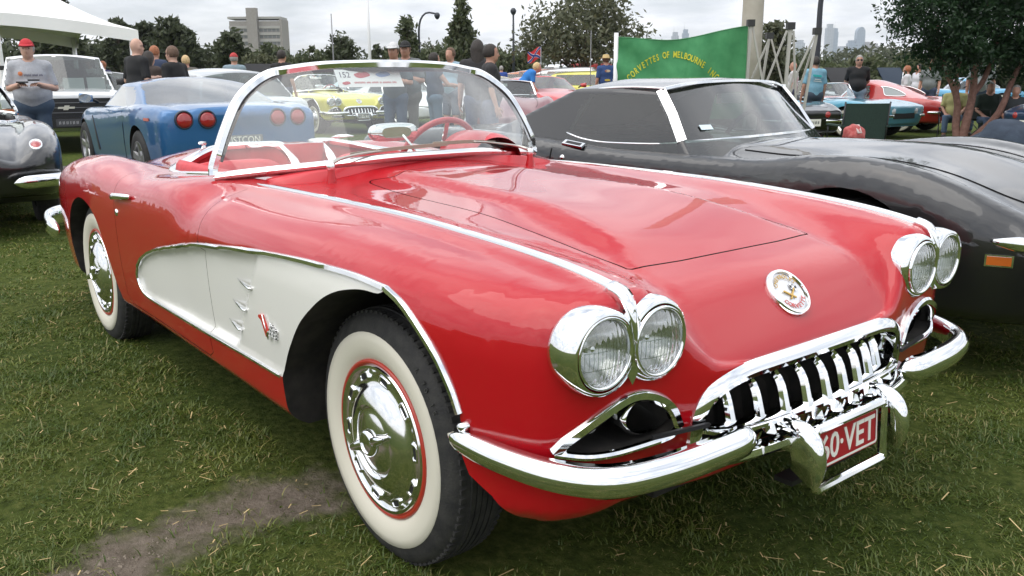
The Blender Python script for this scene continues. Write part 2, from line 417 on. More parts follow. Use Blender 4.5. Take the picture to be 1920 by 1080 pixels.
    v2 = v*np.array([1, -1, 1]); f2 = [tuple(i+nv for i in reversed(qq)) for qq in f]
    o = me(name, np.concatenate([v, v2]), f+f2)
    bm = bmesh.new(); bm.from_mesh(o.data); bmesh.ops.remove_doubles(bm, verts=bm.verts[:], dist=2e-5)
    bmesh.ops.dissolve_degenerate(bm, edges=bm.edges[:], dist=1e-6)
    bmesh.ops.recalc_face_normals(bm, faces=bm.faces[:]); bm.to_mesh(o.data); bm.free()
    o['Z'] = 0
    return o, Z
class Surf:
    """ray/nearest queries on a body"""
    def __init__(s, o):
        d = o.data; s.v = [x.co.copy() for x in d.vertices]; s.n = [x.normal.copy() for x in d.vertices]; s.f = [tuple(p.vertices) for p in d.polygons]
        s.t = BVHTree.FromPolygons(s.v, s.f)
    def side(s, x, z, sg=-1, out=0.0):
        h = s.t.ray_cast(Vector((x, sg*1.6, z)), Vector((0, -sg, 0)))
        p, n = h[0], h[1]
        if p is None: p, n = Vector((x, sg*.8, z)), Vector((0, sg, 0))
        return np.array(p)+np.array(n)*out, np.array(n)
    def top(s, x, y, out=0.0):
        h = s.t.ray_cast(Vector((x, y, 2.5)), Vector((0, 0, -1)))
        p, n = h[0], h[1]
        if p is None: p, n = Vector((x, y, .5)), Vector((0, 0, 1))
        return np.array(p)+np.array(n)*out, np.array(n)
    def front(s, y, z, out=0.0):
        h = s.t.ray_cast(Vector((2.0, y, z)), Vector((-1, 0, 0)))
        p, n = h[0], h[1]
        if p is None: p, n = Vector((.7, y, z)), Vector((1, 0, 0))
        return np.array(p)+np.array(n)*out, np.array(n)
    def smooth_normal(s, co):
        loc, nn, fi, dist = s.t.find_nearest(co)
        vs = s.f[fi]; w = [1/((s.v[i]-loc).length_squared+1e-9) for i in vs]; tt = sum(w); n = Vector((0, 0, 0))
        for i, ww in zip(vs, w): n += s.n[i]*(ww/tt)
        return n.normalized(), dist
    def sn_bary(s, co):
        loc, nn, fi, dist = s.t.find_nearest(co)
        vs = s.f[fi]
        # inverse bilinear approximated with generalized barycentric (Wachspress-like)
        P = [s.v[i]-loc for i in vs]; m = len(vs); w = []
        for i in range(m):
            a, b, c = P[i-1], P[i], P[(i+1) % m]
            A = (b-a).cross(c-b).length; A1 = a.cross(b).length; A2 = b.cross(c).length
            w.append(A/(A1*A2+1e-14))
        tt = sum(w); n = Vector((0, 0, 0))
        for i, ww in zip(vs, w): n += s.n[i]*(ww/tt)
        return n.normalized(), dist
def paint_finish(o, surf, classify, mats):
    """after the cuts: outer skin keeps the loft's smooth normals, cut faces are flat; classify(center) -> material index for cut faces"""
    d = o.data; d.materials.clear()
    for x in mats: d.materials.append(x)
    nl = [None]*len(d.loops); cache = {}; cen = np.zeros(len(d.polygons)*3); d.polygons.foreach_get('center', cen); cen = cen.reshape(-1, 3)
    pre = classify.pre(cen) if hasattr(classify, 'pre') else np.zeros(len(cen), bool)
    for k_, p in enumerate(d.polygons):
        c = p.center; dist = surf.t.find_nearest(c)[3]; skin = dist < .004
        if skin:
            for vi in p.vertices:
                if vi not in cache: cache[vi] = surf.sn_bary(d.vertices[vi].co)
                if cache[vi][1] > 2e-4: skin = False; break
        p.use_smooth = True; p.material_index = classify(c, skin, pre[k_])
        for li in p.loop_indices: nl[li] = cache[d.loops[li].vertex_index][0] if skin else p.normal.copy()
    d.normals_split_custom_set(nl)
    return o
def split_by_material(o, parts, parent):
    """move faces of some materials of o into parts of their own; parts: [(material index, name)]"""
    d = o.data; nl = len(d.loops); cn = np.zeros(nl*3, np.float32); d.corner_normals.foreach_get('vector', cn); cn = cn.reshape(-1, 3)
    lv = np.zeros(nl, np.int32); d.loops.foreach_get('vertex_index', lv); npol = len(d.polygons); ls = np.zeros(npol, np.int32); lt = np.zeros(npol, np.int32); mi = np.zeros(npol, np.int32)
    d.polygons.foreach_get('loop_start', ls); d.polygons.foreach_get('loop_total', lt); d.polygons.foreach_get('material_index', mi); co = np.zeros(len(d.vertices)*3, np.float32); d.vertices.foreach_get('co', co); co = co.reshape(-1, 3)
    lp = np.repeat(np.arange(npol), lt)
    def sub(sel, nm, mts, single):
        L = np.nonzero(sel[lp])[0]; P = np.nonzero(sel)[0]; u, inv = np.unique(lv[L], return_inverse=True)
        m2 = bpy.data.meshes.new(nm); m2.vertices.add(len(u)); m2.vertices.foreach_set('co', co[u].ravel()); m2.loops.add(len(L)); m2.loops.foreach_set('vertex_index', inv.astype(np.int32)); m2.polygons.add(len(P))
        m2.polygons.foreach_set('loop_start', np.concatenate([[0], np.cumsum(lt[P])[:-1]]).astype(np.int32))
        for x in mts: m2.materials.append(x)
        m2.polygons.foreach_set('material_index', np.zeros(len(P), np.int32) if single else mi[P]); m2.polygons.foreach_set('use_smooth', np.ones(len(P), bool)); m2.update(calc_edges=True)
        m2.normals_split_custom_set(cn[L])
        return m2
    rest = np.ones(npol, bool)
    for idx, name in parts:
        sel = mi == idx
        if not sel.any(): continue
        rest &= ~sel; n = bpy.data.objects.new(name, sub(sel, name, [d.materials[idx]], True)); COL.objects.link(n); n.parent = parent; islands(n)
    o.data = sub(rest, o.name, list(d.materials), False)
def islands(o):
    """one object per separate piece"""
    d = o.data; par = list(range(len(d.vertices)))
    def fd(i):
        while par[i] != i: par[i] = par[par[i]]; i = par[i]
        return i
    for p in d.polygons:
        vs = list(p.vertices); a = fd(vs[0])
        for q in vs[1:]: par[fd(q)] = a
    g = {}
    for p in d.polygons: g.setdefault(fd(p.vertices[0]), []).append(p)
    if len(g) < 2: return o
    nrm = [tuple(x.vector) for x in d.corner_normals]; first = True
    for ps in sorted(g.values(), key=len, reverse=True):
        mp = {}; vs = []; fs = []; nn = []
        for p in ps:
            q = []
            for li in p.loop_indices:
                vi = d.loops[li].vertex_index
                if vi not in mp: mp[vi] = len(vs); vs.append(tuple(d.vertices[vi].co))
                q.append(mp[vi]); nn.append(nrm[li])
            fs.append(q)
        m2 = bpy.data.meshes.new(o.name); m2.from_pydata(vs, [], fs); m2.materials.append(d.materials[0]); m2.polygons.foreach_set('use_smooth', [True]*len(fs)); m2.update(); m2.normals_split_custom_set(nn)
        if first: keep = m2; first = False
        else: n = bpy.data.objects.new(o.name.split('.')[0], m2); COL.objects.link(n); n.parent = o.parent
    o.data = keep
    return o
def trim(paths, prof, mat_, name, parent, upv=None, closed=False, scale=None, sharp=40):
    b = MB()
    for k, p in enumerate(paths):
        v, f = sweep(p, prof, upv=None if upv is None else upv[k], closed=closed, scale=None if scale is None else scale[k]); b.add(v, f)
    return fix_normals(b.build(name, mat_, parent, sharp=sharp))

# ================================================================== the red roadster
RED = mat('red_paint', (.42, .004, .010), .4, 0, 1.0, .12, cr=.012)
WHITEC = mat('white_cove_paint', (.80, .79, .75), .35, 0, .6, cr=.03)
INTR = noisy('red_vinyl', (.52, .022, .03), (.60, .03, .04), 40, .42, .1, 300)
DASH = mat('red_dash', (.55, .02, .03), .35, coat=.3)
CARPET = noisy('red_carpet', (.18, .01, .012), (.25, .015, .018), 60, .95)
REFLECT = mat('lamp_reflector', (.8, .8, .8), .18, 1)
def hero_keys():
    k = {}
    T = lambda *a: list(zip(a[::2], a[1::2]))
    z0 = kline(T(-3.8, .56, -3.7, .64, -3.55, .715, -3.4, .77, -3.0, .85, -2.6, .897, -2.3, .918, -2.0, .93, -1.2, .935, -.95, .925, -.85, .916, -.5, .90, -.1, .884, .15, .860, .3, .832, .40, .806, .46, .787, .53, .770, .58, .752, .61, .733, .637, .704, .676, .659, .72, .600, .76, .53), .02)
    zr = kline(T(-3.8, .56, -3.7, .638, -3.55, .71, -3.4, .765, -3.0, .845, -2.6, .892, -2.3, .912, -2.0, .92, -1.2, .922, -.95, .912, -.85, .904, -.45, .892, -.07, .882, .12, .862, .27, .837, .36, .816, .42, .799, .46, .785, .53, .768, .58, .750, .61, .731, .637, .703, .676, .658, .72, .599, .76, .53), .02)
    zrr = zr; zr = lambda x: zrr(x)+.006*sstep(.42, .30, x)*sstep(-1.0, -.7, x)
    zr2 = lambda x: zr(x)-.028*sstep(.43, .30, x)*sstep(-1.0, -.7, x)
    zg = kline(T(-3.8, .55, -3.7, .63, -3.55, .70, -3.4, .75, -3.0, .825, -2.6, .872, -2.3, .893, -2.0, .895, -1.2, .895, -.95, .888, -.85, .880, -.5, .865, -.14, .855, .13, .828, .3, .805, .46, .780, .53, .764, .58, .746, .61, .729, .637, .702, .676, .657, .72, .598, .76, .53), .02)
    zv = kline(T(-3.8, .52, -3.7, .585, -3.55, .655, -3.4, .705, -3.0, .785, -2.6, .826, -2.3, .842, -2.0, .85, -1.6, .868, -1.2, .885, -.95, .872, -.5, .863, -.14, .855, .13, .836, .3, .817, .46, .794, .53, .782, .58, .766, .61, .750, .637, .728, .676, .690, .72, .63, .76, .56), .02)
    zci = kline(T(-3.8, .53, -3.7, .60, -3.55, .69, -3.4, .75, -3.0, .832, -2.6, .860, -2.3, .862, -2.1, .852, -1.85, .850, -1.6, .865, -1.2, .888, -.95, .872, -.5, .869, -.2, .868, .2, .853, .46, .832, .6, .812, .66, .803, .7, .79, .76, .76), .03)
    zc = kline(T(-3.8, .53, -3.7, .60, -3.55, .705, -3.3, .795, -2.9, .858, -2.5, .877, -2.3, .871, -2.1, .856, -1.85, .848, -1.6, .862, -1.3, .882, -1.0, .874, -.6, .876, -.2, .874, .2, .859, .46, .840, .66, .808, .7, .795, .76, .76), .03)
    zco = kline(T(-3.8, .52, -3.7, .585, -3.55, .69, -3.3, .775, -2.9, .843, -2.5, .864, -2.3, .857, -2.1, .842, -1.85, .834, -1.6, .848, -1.3, .868, -1.0, .860, -.2, .861, .2, .847, .46, .828, .66, .799, .7, .785, .76, .75), .03)
    yr = kline(T(-3.8, .2, -1.0, .21, -.45, .22, 0, .255, .15, .275, .27, .29, .36, .305, .42, .31, .8, .31), .03)
    yr2 = lambda x: yr(x)+.035
    yg = kline(T(-3.8, .36, -.9, .37, -.5, .385, .3, .38, .46, .367, .8, .36), .03)
    yv = kline(T(-3.8, .48, -3.4, .52, -2.6, .58, -2.0, .60, -1.2, .56, -.9, .51, 0, .50, .3, .47, .5, .44, .8, .435), .04)
    yci = kline(T(-3.8, .52, -3.4, .60, -2.9, .655, -2.5, .68, -2.0, .70, -1.6, .70, -1.25, .665, -1.0, .61, -.5, .60, 0, .595, .3, .575, .5, .545, .8, .53), .04)
    yc = kline(T(-3.8, .56, -3.6, .62, -3.3, .685, -2.9, .72, -2.5, .74, -2.1, .75, -1.6, .745, -1.3, .725, -1.0, .668, -.6, .652, -.2, .642, .2, .632, .46, .622, .8, .615), .04)
    yco = kline(T(-3.8, .60, -3.6, .66, -3.3, .735, -2.9, .775, -2.5, .795, -2.1, .80, -1.6, .795, -1.3, .775, -1.0, .735, -.2, .725, .2, .72, .46, .71, .8, .70), .04)
    zero = lambda x: np.zeros_like(x)
    ym = lambda x: yc(x)+.034; zm = lambda x: zc(x)-.0015; ym2 = lambda x: yc(x)+.050; zm2 = lambda x: zm(x)-.0085*sstep(.66, .5, x)*sstep(-1.2, -.95, x)-.002
    ext = lambda x: yco(x)+.12; zext = lambda x: zco(x)-.05
    return {'y': [zero, yr, yr2, yg, yv, yci, yc, ym, ym2, lambda x: np.maximum(yco(x), ym2(x)+.012), ext], 'z': [z0, zr, zr2, zg, zv, zci, zc, zm, zm2, lambda x: np.minimum(zco(x), zm2(x)-.002), zext], 'yco': yco, 'yc': yc}
HK = hero_keys()
def hero_per():
    yco = HK['yco']
    P = [(-3.75, 0, .56, -3.66, -3.70, 0, .34), (-3.745, .25, .56, -3.64, -3.695, .24, .34), (-3.72, .48, .56, -3.60, -3.66, .45, .34), (-3.66, .64, .57, -3.54, -3.60, .56, .34),
         (-3.54, .76, .58, -3.46, -3.50, .65, .32), (-3.38, .83, .60, -3.36, -3.37, .70, .30)]
    for x, y, z in [(-3.2, .868, .61), (-3.0, .892, .62), (-2.8, .903, .625), (-2.59, .908, .63), (-2.3, .908, .635), (-2.0, .903, .64), (-1.6, .900, .65), (-1.2, .902, .66), (-.8, .905, .68), (-.4, .908, .695), (0, .907, .70), (.2, .897, .70), (.35, .878, .69)]:
        P.append((x, y, z, x, x, float(yco(x)), .235 if x < -.1 else .25))
    P += [(.45, .857, .68, .45, .45, .712, .29), (.55, .825, .67, .53, .54, .70, .305), (.625, .785, .665, .575, .60, .685, .31), (.668, .725, .66, .60, .62, .66, .315), (.685, .66, .66, .615, .63, .62, .315),
          (.69, .60, .66, .63, .635, .57, .32), (.695, .54, .640, .645, .64, .51, .32), (.702, .48, .612, .66, .655, .45, .32), (.714, .43, .592, .675, .682, .41, .32), (.727, .36, .596, .69, .706, .35, .32),
          (.734, .25, .606, .70, .716, .245, .32), (.739, .12, .604, .705, .721, .118, .32), (.741, 0, .604, .708, .723, 0, .32)]
    return P
def hero_skirt(u, x, y):
    side = sstep(.2, .5, x)
    a = .035*u**2+.055*np.maximum(0, (u-.86)/.14)**2
    b = -.02*np.sin(np.pi*np.clip(u*1.6, 0, 1))*0+.022*u**2+.04*np.maximum(0, (u-.86)/.14)**2
    return a*(1-side)+b*side
# outlines on the flank, (x, z)
COVE_TOP = [(-1.777, .463), (-1.745, .500), (-1.661, .548), (-1.508, .599), (-1.333, .637), (-1.045, .69), (-.764, .723), (-.514, .748), (-.298, .764), (-.113, .773), (.051, .776), (.17, .770)]
ARCH_FRONT = [(.20, .765), (.26, .745), (.318, .708), (.372, .656), (.412, .592), (.432, .54)]
COVE_LOW = [(-.41, .400), (-.63, .397), (-.892, .391), (-1.099, .384), (-1.271, .381), (-1.648, .381), (-1.74, .395), (-1.775, .43)]
ARCH_REAR_SIDE = [(-.408, .25), (-.405, .34), (-.398, .406), (-.37, .452), (-.331, .504), (-.252, .59), (-.168, .652), (-.092, .697), (-.024, .725), (.042, .742), (.097, .750), (.153, .752)]
cove_poly = np.concatenate([bspl(COVE_TOP, per=6), [(.17, .70), (.1, .40)], bspl(COVE_LOW, per=5)])
def hero_inset(p):
    m = (p[:, 1] > .7) & (p[:, 0] > -2) & (p[:, 0] < .2)
    out = np.zeros(len(p)); s = sdist(p[m][:, [0, 2]], cove_poly)
    x, z = p[m][:, 0], p[m][:, 2]
    step = -.526-(.70-z)*.73                      # line of the vent step
    deep = .020*sstep(.004, -.042, x-step)*sstep(-1.75, -1.2, x)+.006
    out[m] = deep*sstep(0, .022, s)
    return out
def make_hero():
    b0, Z = body_net('body_loft', HK, hero_per(), hero_skirt, nlines=460, nA=60, nB=14, nC=42, smooth_it=4, inset=hero_inset, side_it=30)
    S = Surf(b0)
    cut = []
    def C(v, f):
        o = fix_normals(me('cutter', v, f)); cut.append(o); return o
    arch = np.concatenate([[(-.408, .05)], bspl(ARCH_REAR_SIDE+ARCH_FRONT, per=4), [(.435, .50), (.43, .44), (.445, .40), (.50, .365), (.55, .30), (.56, .05)]])
    rarch = np.array([(-2.10, .05), (-2.11, .28), (-2.136, .339), (-2.165, .40), (-2.19, .468), (-2.238, .547), (-2.306, .625), (-2.421, .678), (-2.578, .692), (-2.741, .645), (-2.856, .564), (-2.925, .471), (-2.94, .384), (-2.92, .29), (-2.90, .05)]); rarch = bspl(rarch, per=4)
    for sg in (-1, 1):
        for poly in (arch, rarch):
            v, f = prism(poly, 'y', .52*sg, 1.05*sg); C(v, f)
    # cockpit opening: door side rails, twin scallops behind the seats
    half = [(-1.02, 0), (-1.03, .30), (-1.09, .50), (-1.20, .62), (-1.32, .665), (-1.5, .682), (-1.80, .684), (-1.95, .655), (-2.12, .58), (-2.26, .47), (-2.335, .36), (-2.35, .27), (-2.30, .175), (-2.20, .115), (-2.05, .095), (-2.0, .06), (-1.99, 0)]
    hp = bspl(half, per=5); cp = np.concatenate([hp, (hp*np.array([1, -1]))[::-1][1:-1]])
    v, f = prism(cp, 'z', .40, 1.3); C(v, f)
    # grille mouth
    gp = bspl([(0, .590), (.2, .588), (.30, .583), (.375, .560), (.412, .512), (.42, .45), (.41, .40)], per=5)
    gpoly = np.concatenate([gp, (gp*np.array([-1, 1]))[::-1][:-1]])
    v, f = prism(gpoly, 'x', .56, 1.0); C(v, f)
    # nostrils beside it
    oval = bspl([(.47, .497), (.50, .550), (.56, .585), (.62, .590), (.69, .563), (.745, .525), (.768, .494)], per=5)
    oval_lo = np.array([(.70, .480), (.60, .474), (.50, .478)])
    for sg in (-1, 1):
        v, f = prism(np.concatenate([oval, oval_lo])*np.array([sg, 1]), 'x', .50, 1.0); C(v, f)
    for sg in (-1, 1):
        for c in ((.697, .706), (.546, .703)):
            v, f = lathe([(0, .56), (.0745, .56), (.0745, .95), (0, .95)], 40, 'x'); v = v+np.array([0, c[0]*sg, c[1]]); o = C(v, f)
            bm = bmesh.new(); bm.from_mesh(o.data); bmesh.ops.remove_doubles(bm, verts=bm.verts[:], dist=1e-5); bmesh.ops.dissolve_degenerate(bm, edges=bm.edges[:], dist=1e-6); bmesh.ops.recalc_face_normals(bm, faces=bm.faces[:]); bm.to_mesh(o.data); bm.free()
    hood_half = bspl([(-.80, .02), (-.805, .2), (-.825, .31), (-.80, .355), (-.70, .372), (-.5, .385), (0, .385), (.3, .379), (.44, .370)], per=5)
    hpoly = np.concatenate([[(.462, 0)], [(.460, .2), (.452, .345), (.447, .362)], hood_half[::-1]]); hpoly = np.concatenate([hpoly, (hpoly*np.array([1, -1]))[::-1][:-1]])
    hcut = fix_normals(me('cutter', *prism(offset_poly(hpoly, .005), 'z', .70, 1.3))); cut.append(hcut)
    hin = fix_normals(me('cutter', *prism(hpoly, 'z', .69, 1.3)))
    dpoly = bspl([(-1.0, .34), (-1.0, .60), (-1.0, 1.0)], per=3); door = np.array([(-1.0, .32), (-1.0, 1.0), (-1.985, 1.0), (-1.99, .60), (-2.0, .33), (-1.96, .30), (-1.04, .30)])
    dcut = []; din = []
    for sg in (-1, 1):
        o = fix_normals(me('cutter', *prism(offset_poly(door, .0035), 'y', .715*sg, 1.1*sg))); cut.append(o)
        din.append(fix_normals(me('cutter', *prism(door, 'y', .7155*sg, 1.1*sg))))
    bod = boolean(b0, cut, 'DIFFERENCE', 'body')
    hood = boolean(b0, [hin], 'INTERSECT', 'hood')
    doors = [boolean(b0, [d], 'INTERSECT', 'door') for d in din]
    drop(*cut, hin, *din)
    root = empty('red_roadster')
    def cls(c, skin, cove):
        if skin: return 1 if cove else 0
        if c.x > .45 or abs(c.y) > .5 and (-.45 < c.x < .6 or -3 < c.x < -2.09) and abs(c.y) < .9 and c.z < .76: return 2
        if -2.4 < c.x < -1.0 and abs(c.y) < .70: return 3
        return 4
    cls.pre = lambda q: (np.abs(q[:, 1]) > .7) & (q[:, 0] > -2) & (q[:, 0] < .2) & (sdist(q[:, [0, 2]], cove_poly) > 0)
    GAP = mat('panel_gap', (.05, .003, .004), .6)
    for o in [bod, hood]+doors: paint_finish(o, S, cls, [RED, WHITEC, WELL, INTR, GAP])
    for o in [bod, hood]+doors: o.parent = root
    split_by_material(bod, [(1, 'cove_panel'), (2, 'wheel_well'), (3, 'cockpit_lining')], root)
    for d_ in doors: split_by_material(d_, [(1, 'cove_panel')], d_)
    hero_trim(root, S, hood, doors, gp, oval, oval_lo, hp)
    drop(b0)
    return root, S

def hero_trim(root, S, hood, doors, gp, oval, oval_lo, hp):
    flat = lambda w, h: np.array([(-w/2, -h*.3), (-w/2, h*.35), (-w*.28, h), (w*.28, h), (w/2, h*.35), (w/2, -h*.3)])
    def side_path(pts, sg, out=0.0, per=6):
        p = bspl(pts, per=per); P, Nn = [], []
        for x, z in p:
            a, n = S.side(x, z, sg, out); P.append(a); Nn.append(n)
        return np.array(P), np.array(Nn)
    # cove mouldings: rear tip, over the top, down the front of the arch, and the sill line
    for sg in (-1, 1):
        P, Nn = side_path(COVE_TOP[1:]+ARCH_FRONT, sg); Nn[:] = Nn*.5+np.array([0, sg, 0])*.5
        trim([P], flat(.017, .010), CHROME, 'cove_moulding', root, upv=[Nn])
        P, Nn = side_path(COVE_LOW+[COVE_TOP[0], COVE_TOP[1]], sg); Nn[:] = Nn*.3+np.array([0, sg, 0])*.7
        trim([P], flat(.013, .007), CHROME, 'sill_moulding', root, upv=[Nn])
        # three vent spears
        for x0, x1, z in ((-.722, -.556, .631), (-.780, -.619, .552), (-.840, -.680, .4755)):
            a, n = S.side(x0, z, sg, .001); b, n2 = S.side(x1, z, sg, .004); d_ = (b-a)/np.linalg.norm(b-a); L_ = np.linalg.norm(b-a)
            pth = np.array([a+d_*L_*t_ for t_ in (0, .35, .7, .95, 1.0)])
            v, f = sweep(pth, np.array([(-1, 0), (-.5, -.8), (.5, -.8), (1, 0), (.5, .8), (-.5, .8)]), up=(0, 0, 1), scale=np.array([[.002, .001], [.006, .0028], [.009, .0042], [.010, .005], [.004, .003]]))
            MB().add(v, f).build('vent_spear', CHROME, root)
        # crossed flags badge
        a, n = S.side(-.455, .53, sg, .002); fb = MB()
        RED2 = mat('badge_red', (.55, .03, .02), .3, coat=.6); CHK = checker_mat()
        e = np.array([1, 0, 0]) if sg < 0 else np.array([-1, 0, 0])
        def fl(p2): return frame_pts(np.array([(x*1., z, 0) for x, z in p2]), a, e, (0, 0, 1))
        badge = empty_mesh_badge(root, a, e, sg, RED2, CHK)
        # spear along the fender top, ending on the lamp bezel
        sp = [(-1.04, .664), (-.85, .656), (-.54, .650), (-.16, .641), (.19, .632), (.47, .623), (.60, .618), (.665, .616)]
        P = []; U = []
        for x, y in bspl(sp, per=6):
            a, n = S.top(x, sg*y); P.append(a); U.append(n)
        P = np.array(P); U = np.array(U); U[:] = np.mean(U, 0)*.5+U*.5
        sc = np.interp(np.arange(len(P)), [0, 4, len(P)*.6, len(P)-1], [.15, .8, 1.0, 1.35])
        trim([P], flat(.0155, .010), CHROME, 'fender_spear', root, upv=[U], scale=[np.stack([sc, sc], 1)])
        # raised windsplit line outside the spear
        # lamps
        lamp_pair(root, sg)
        # bumper blade
        bp_ = [(.405, .872, .488), (.44, .866, .484), (.562, .842, .474), (.676, .797, .466), (.752, .722, .462), (.786, .600, .462), (.798, .46, .464), (.796, .375, .465), (.775, .322, .466)]
        P = bspl([(x, y*sg, z) for x, y, z in bp_], n=44)
        prof = np.array([(-.018, -.034), (.004, -.036), (.022, -.024), (.030, -.004), (.026, .016), (.010, .032), (-.012, .034), (-.020, .01)])
        if sg > 0: prof = prof*np.array([-1, 1])
        s = np.linspace(0, 1, len(P)); sc = np.clip(np.minimum(s/.05, (1-s)/.06), .0, 1)**.5*.92+.08; sc2 = sc*np.interp(s, [0, .12, .5, 1], [.62, .85, 1.0, 1.0])
        v, f = sweep(P, prof[::sg] if 0 else prof, scale=np.stack([sc2, sc2], 1))
        o = MB().add(v, f).build('front_bumper', CHROME, root); fix_normals(o)
        # bolt and mounting bracket at the outer end
        v, f = lathe([(0, .012), (.008, .010), (.011, .003), (.011, -.03)], 14, 'y'); bb, n = S.side(.447, .515, sg); o = me('bumper_bolt', v*np.array([1, sg, 1])+bb+np.array([0, sg*.008, 0]), f, CHROME, root); fix_normals(o)
        # nostril lining and lip
        lip = [(y*sg, z) for y, z in oval]; P = np.array([S.front(y, z)[0] for y, z in lip]); U = np.array([S.front(y, z)[1] for y, z in lip]); U[:] = U.mean(0)
        trim([P], np.array([(-.012, -.012), (-.013, .006), (-.006, .012), (.008, .010), (.012, .004), (.012, -.03)])*np.array([1, 1]), CHROME, 'nostril_lip', root, upv=[U])
        lo = [(y*sg, z) for y, z in np.concatenate([[oval[-1]], oval_lo, [oval[0]]])]
        P = np.array([S.front(y, z, .002)[0] for y, z in bspl(lo, per=5)])
        trim([P], circ(.009, 8), CHROME, 'nostril_sill', root)
        # polished bucket inside the nostril with the side lamp
        b = MB(); cy = .60*sg
        v, f = lathe([(.012, -.10), (.045, -.085), (.062, -.04), (.066, .0), (.060, .004)], 28, 'x'); v = v*np.array([1, 1.25, .72])+np.array([.668, .530*sg, .532]); b.add(v, f); o = b.build('nostril_bucket', CHROME, root)
        v, f = lathe([(0, .03), (.02, .026), (.03, .008), (.031, -.03)], 20, 'x'); o = me('side_lamp', v+np.array([.60, .66*sg, .525]), f, mat('clear_lamp', (.85, .85, .82), .15, coat=.5), root); fix_normals(o)
        # strap from nostril to grille
        v, f = bar((.715, .57*sg, .500), (.735, .41*sg, .494), .008, .009); me('brace_strap', v, f, BLACK, root, smooth=False)
        # lower scoop in the valance
        vp = bspl([(.40, .372), (.46, .405), (.56, .412), (.66, .408), (.70, .395), (.66, .378), (.56, .366), (.46, .362)], closed=True, per=5)
        P = np.array([S.front(y*sg, z, .002)[0] for y, z in vp])
        trim([P], circ(.007, 8), CHROME, 'valance_scoop_rim', root, closed=True)
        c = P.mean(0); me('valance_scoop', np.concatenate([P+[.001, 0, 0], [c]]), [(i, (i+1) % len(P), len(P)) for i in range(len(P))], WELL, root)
        # door furniture
        d_ = doors[0 if sg < 0 else 1]
        a, n = S.side(-1.985, .757, sg, .012); b_, n2 = S.side(-1.75, .775, sg, .010)
        hb = MB(); pth = np.array([a, a*.75+b_*.25+[0, sg*.008, 0], a*.35+b_*.65+[0, sg*.006, 0], b_])
        v, f = sweep(pth, circ(1, 10), scale=np.array([[.010, .008], [.012, .015], [.010, .013], [.006, .008]])); hb.add(v, f)
        v, f = lathe([(0, .024), (.010, .022), (.013, .014), (.013, -.012)], 16, 'y'); hb.add(v*np.array([1, sg, 1])+S.side(-1.965, .757, sg)[0], f)
        fix_normals(hb.build('door_handle', CHROME, d_))
        v, f = lathe([(0, .006), (.008, .006), (.014, .004), (.016, -.004)], 16, 'y'); fix_normals(me('door_lock', v*np.array([1, sg, 1])+S.side(-1.955, .692, sg)[0], f, CHROME, d_))
    # grille surround
    yz = np.concatenate([gp[::-1], (gp*np.array([-1, 1]))[1:]]); P = []; U = []
    for y, z in yz:
        yy = y*1.0; a, n = S.front(yy*1.02, min(z+.006, .60), 0); P.append(a); U.append(n)
    P = np.array(P); U = np.array(U); U[:] = np.array([.85, 0, .35])
    for _ in range(3): P[1:-1] = .5*P[1:-1]+.25*(P[:-2]+P[2:])
    prof = np.array([(-.020, -.02), (-.022, .004), (-.012, .013), (.004, .012), (.017, .004), (.018, -.02)])
    trim([P], prof, CHROME, 'grille_surround', root, upv=[U])
    # inner grille lining (polished), back shadow plate
    b = MB(); ring0 = np.stack([np.full(len(yz), .705), yz[:, 0]*.985, yz[:, 1]-.004], 1); ring1 = np.stack([np.full(len(yz), .60), yz[:, 0]*.93, yz[:, 1]*.97], 1)
    b.add(np.concatenate([ring0, ring1]), [(i, i+1, len(yz)+i+1, len(yz)+i) for i in range(len(yz)-1)]); b.build('grille_lining', CHROME, root)
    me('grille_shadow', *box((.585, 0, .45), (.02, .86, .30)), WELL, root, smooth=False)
    # bars
    P = bspl([(.60, -.40, .478), (.70, -.39, .468), (.742, -.30, .462), (.758, 0, .460), (.742, .30, .462), (.70, .39, .468), (.60, .40, .478)], n=40)
    trim([P], np.array([(-.018, -.010), (.016, -.010), (.024, -.003), (.024, .005), (.012, .011), (-.018, .011)]), CHROME, 'grille_bar', root)
    P = bspl([(.64, -.50, .425), (.72, -.46, .418), (.762, -.30, .408), (.772, 0, .404), (.762, .30, .408), (.72, .46, .418), (.64, .50, .425)], n=40)
    trim([P], np.array([(-.016, -.014), (.014, -.014), (.022, -.004), (.018, .010), (.004, .016), (-.016, .012)]), CHROME, 'grille_lower_bar', root)
    for i in range(9):
        y = -.312+i*.078; dx = -.06*(abs(y)/.35)**2.2
        pth = bspl([(.640+dx, y, .556), (.690+dx, y, .560), (.728+dx, y, .552), (.748+dx, y, .528), (.760+dx, y, .490), (.770+dx, y, .452)], n=14)
        w = np.interp(np.linspace(0, 1, 14), [0, .3, .6, .9, 1], [.35, .8, 1.0, 1.15, 1.2])
        b = MB(); v, f = sweep(pth, np.array([(-.009, -.034), (-.0135, .0), (-.009, .009), (0, .013), (.009, .009), (.0135, 0), (.009, -.034)]), up=(1, 0, .7), scale=np.stack([w, w], 1)); b.add(v, f)
        # wedge at the bar and tapering lower half
        v, f = sweep(np.array([(.735+dx, y, .474), (.80+dx, y, .452), (.812+dx, y, .442)]), np.array([(-.013, -.012), (0, .013), (.013, -.012)]), scale=np.array([[.5, .5], [1.05, 1.0], [.2, .2]])); b.add(v, f)
        v, f = sweep(np.array([(.768+dx, y, .455), (.760+dx, y, .42), (.750+dx, y, .385)]), np.array([(-.011, -.020), (-.008, .012), (.008, .012), (.011, -.020)]), up=(1, 0, .1), scale=np.array([[.8, .8], [.62, .62], [.45, .45]])); b.add(v, f)
        fix_normals(b.build('grille_tooth', CHROME, root, sharp=30))
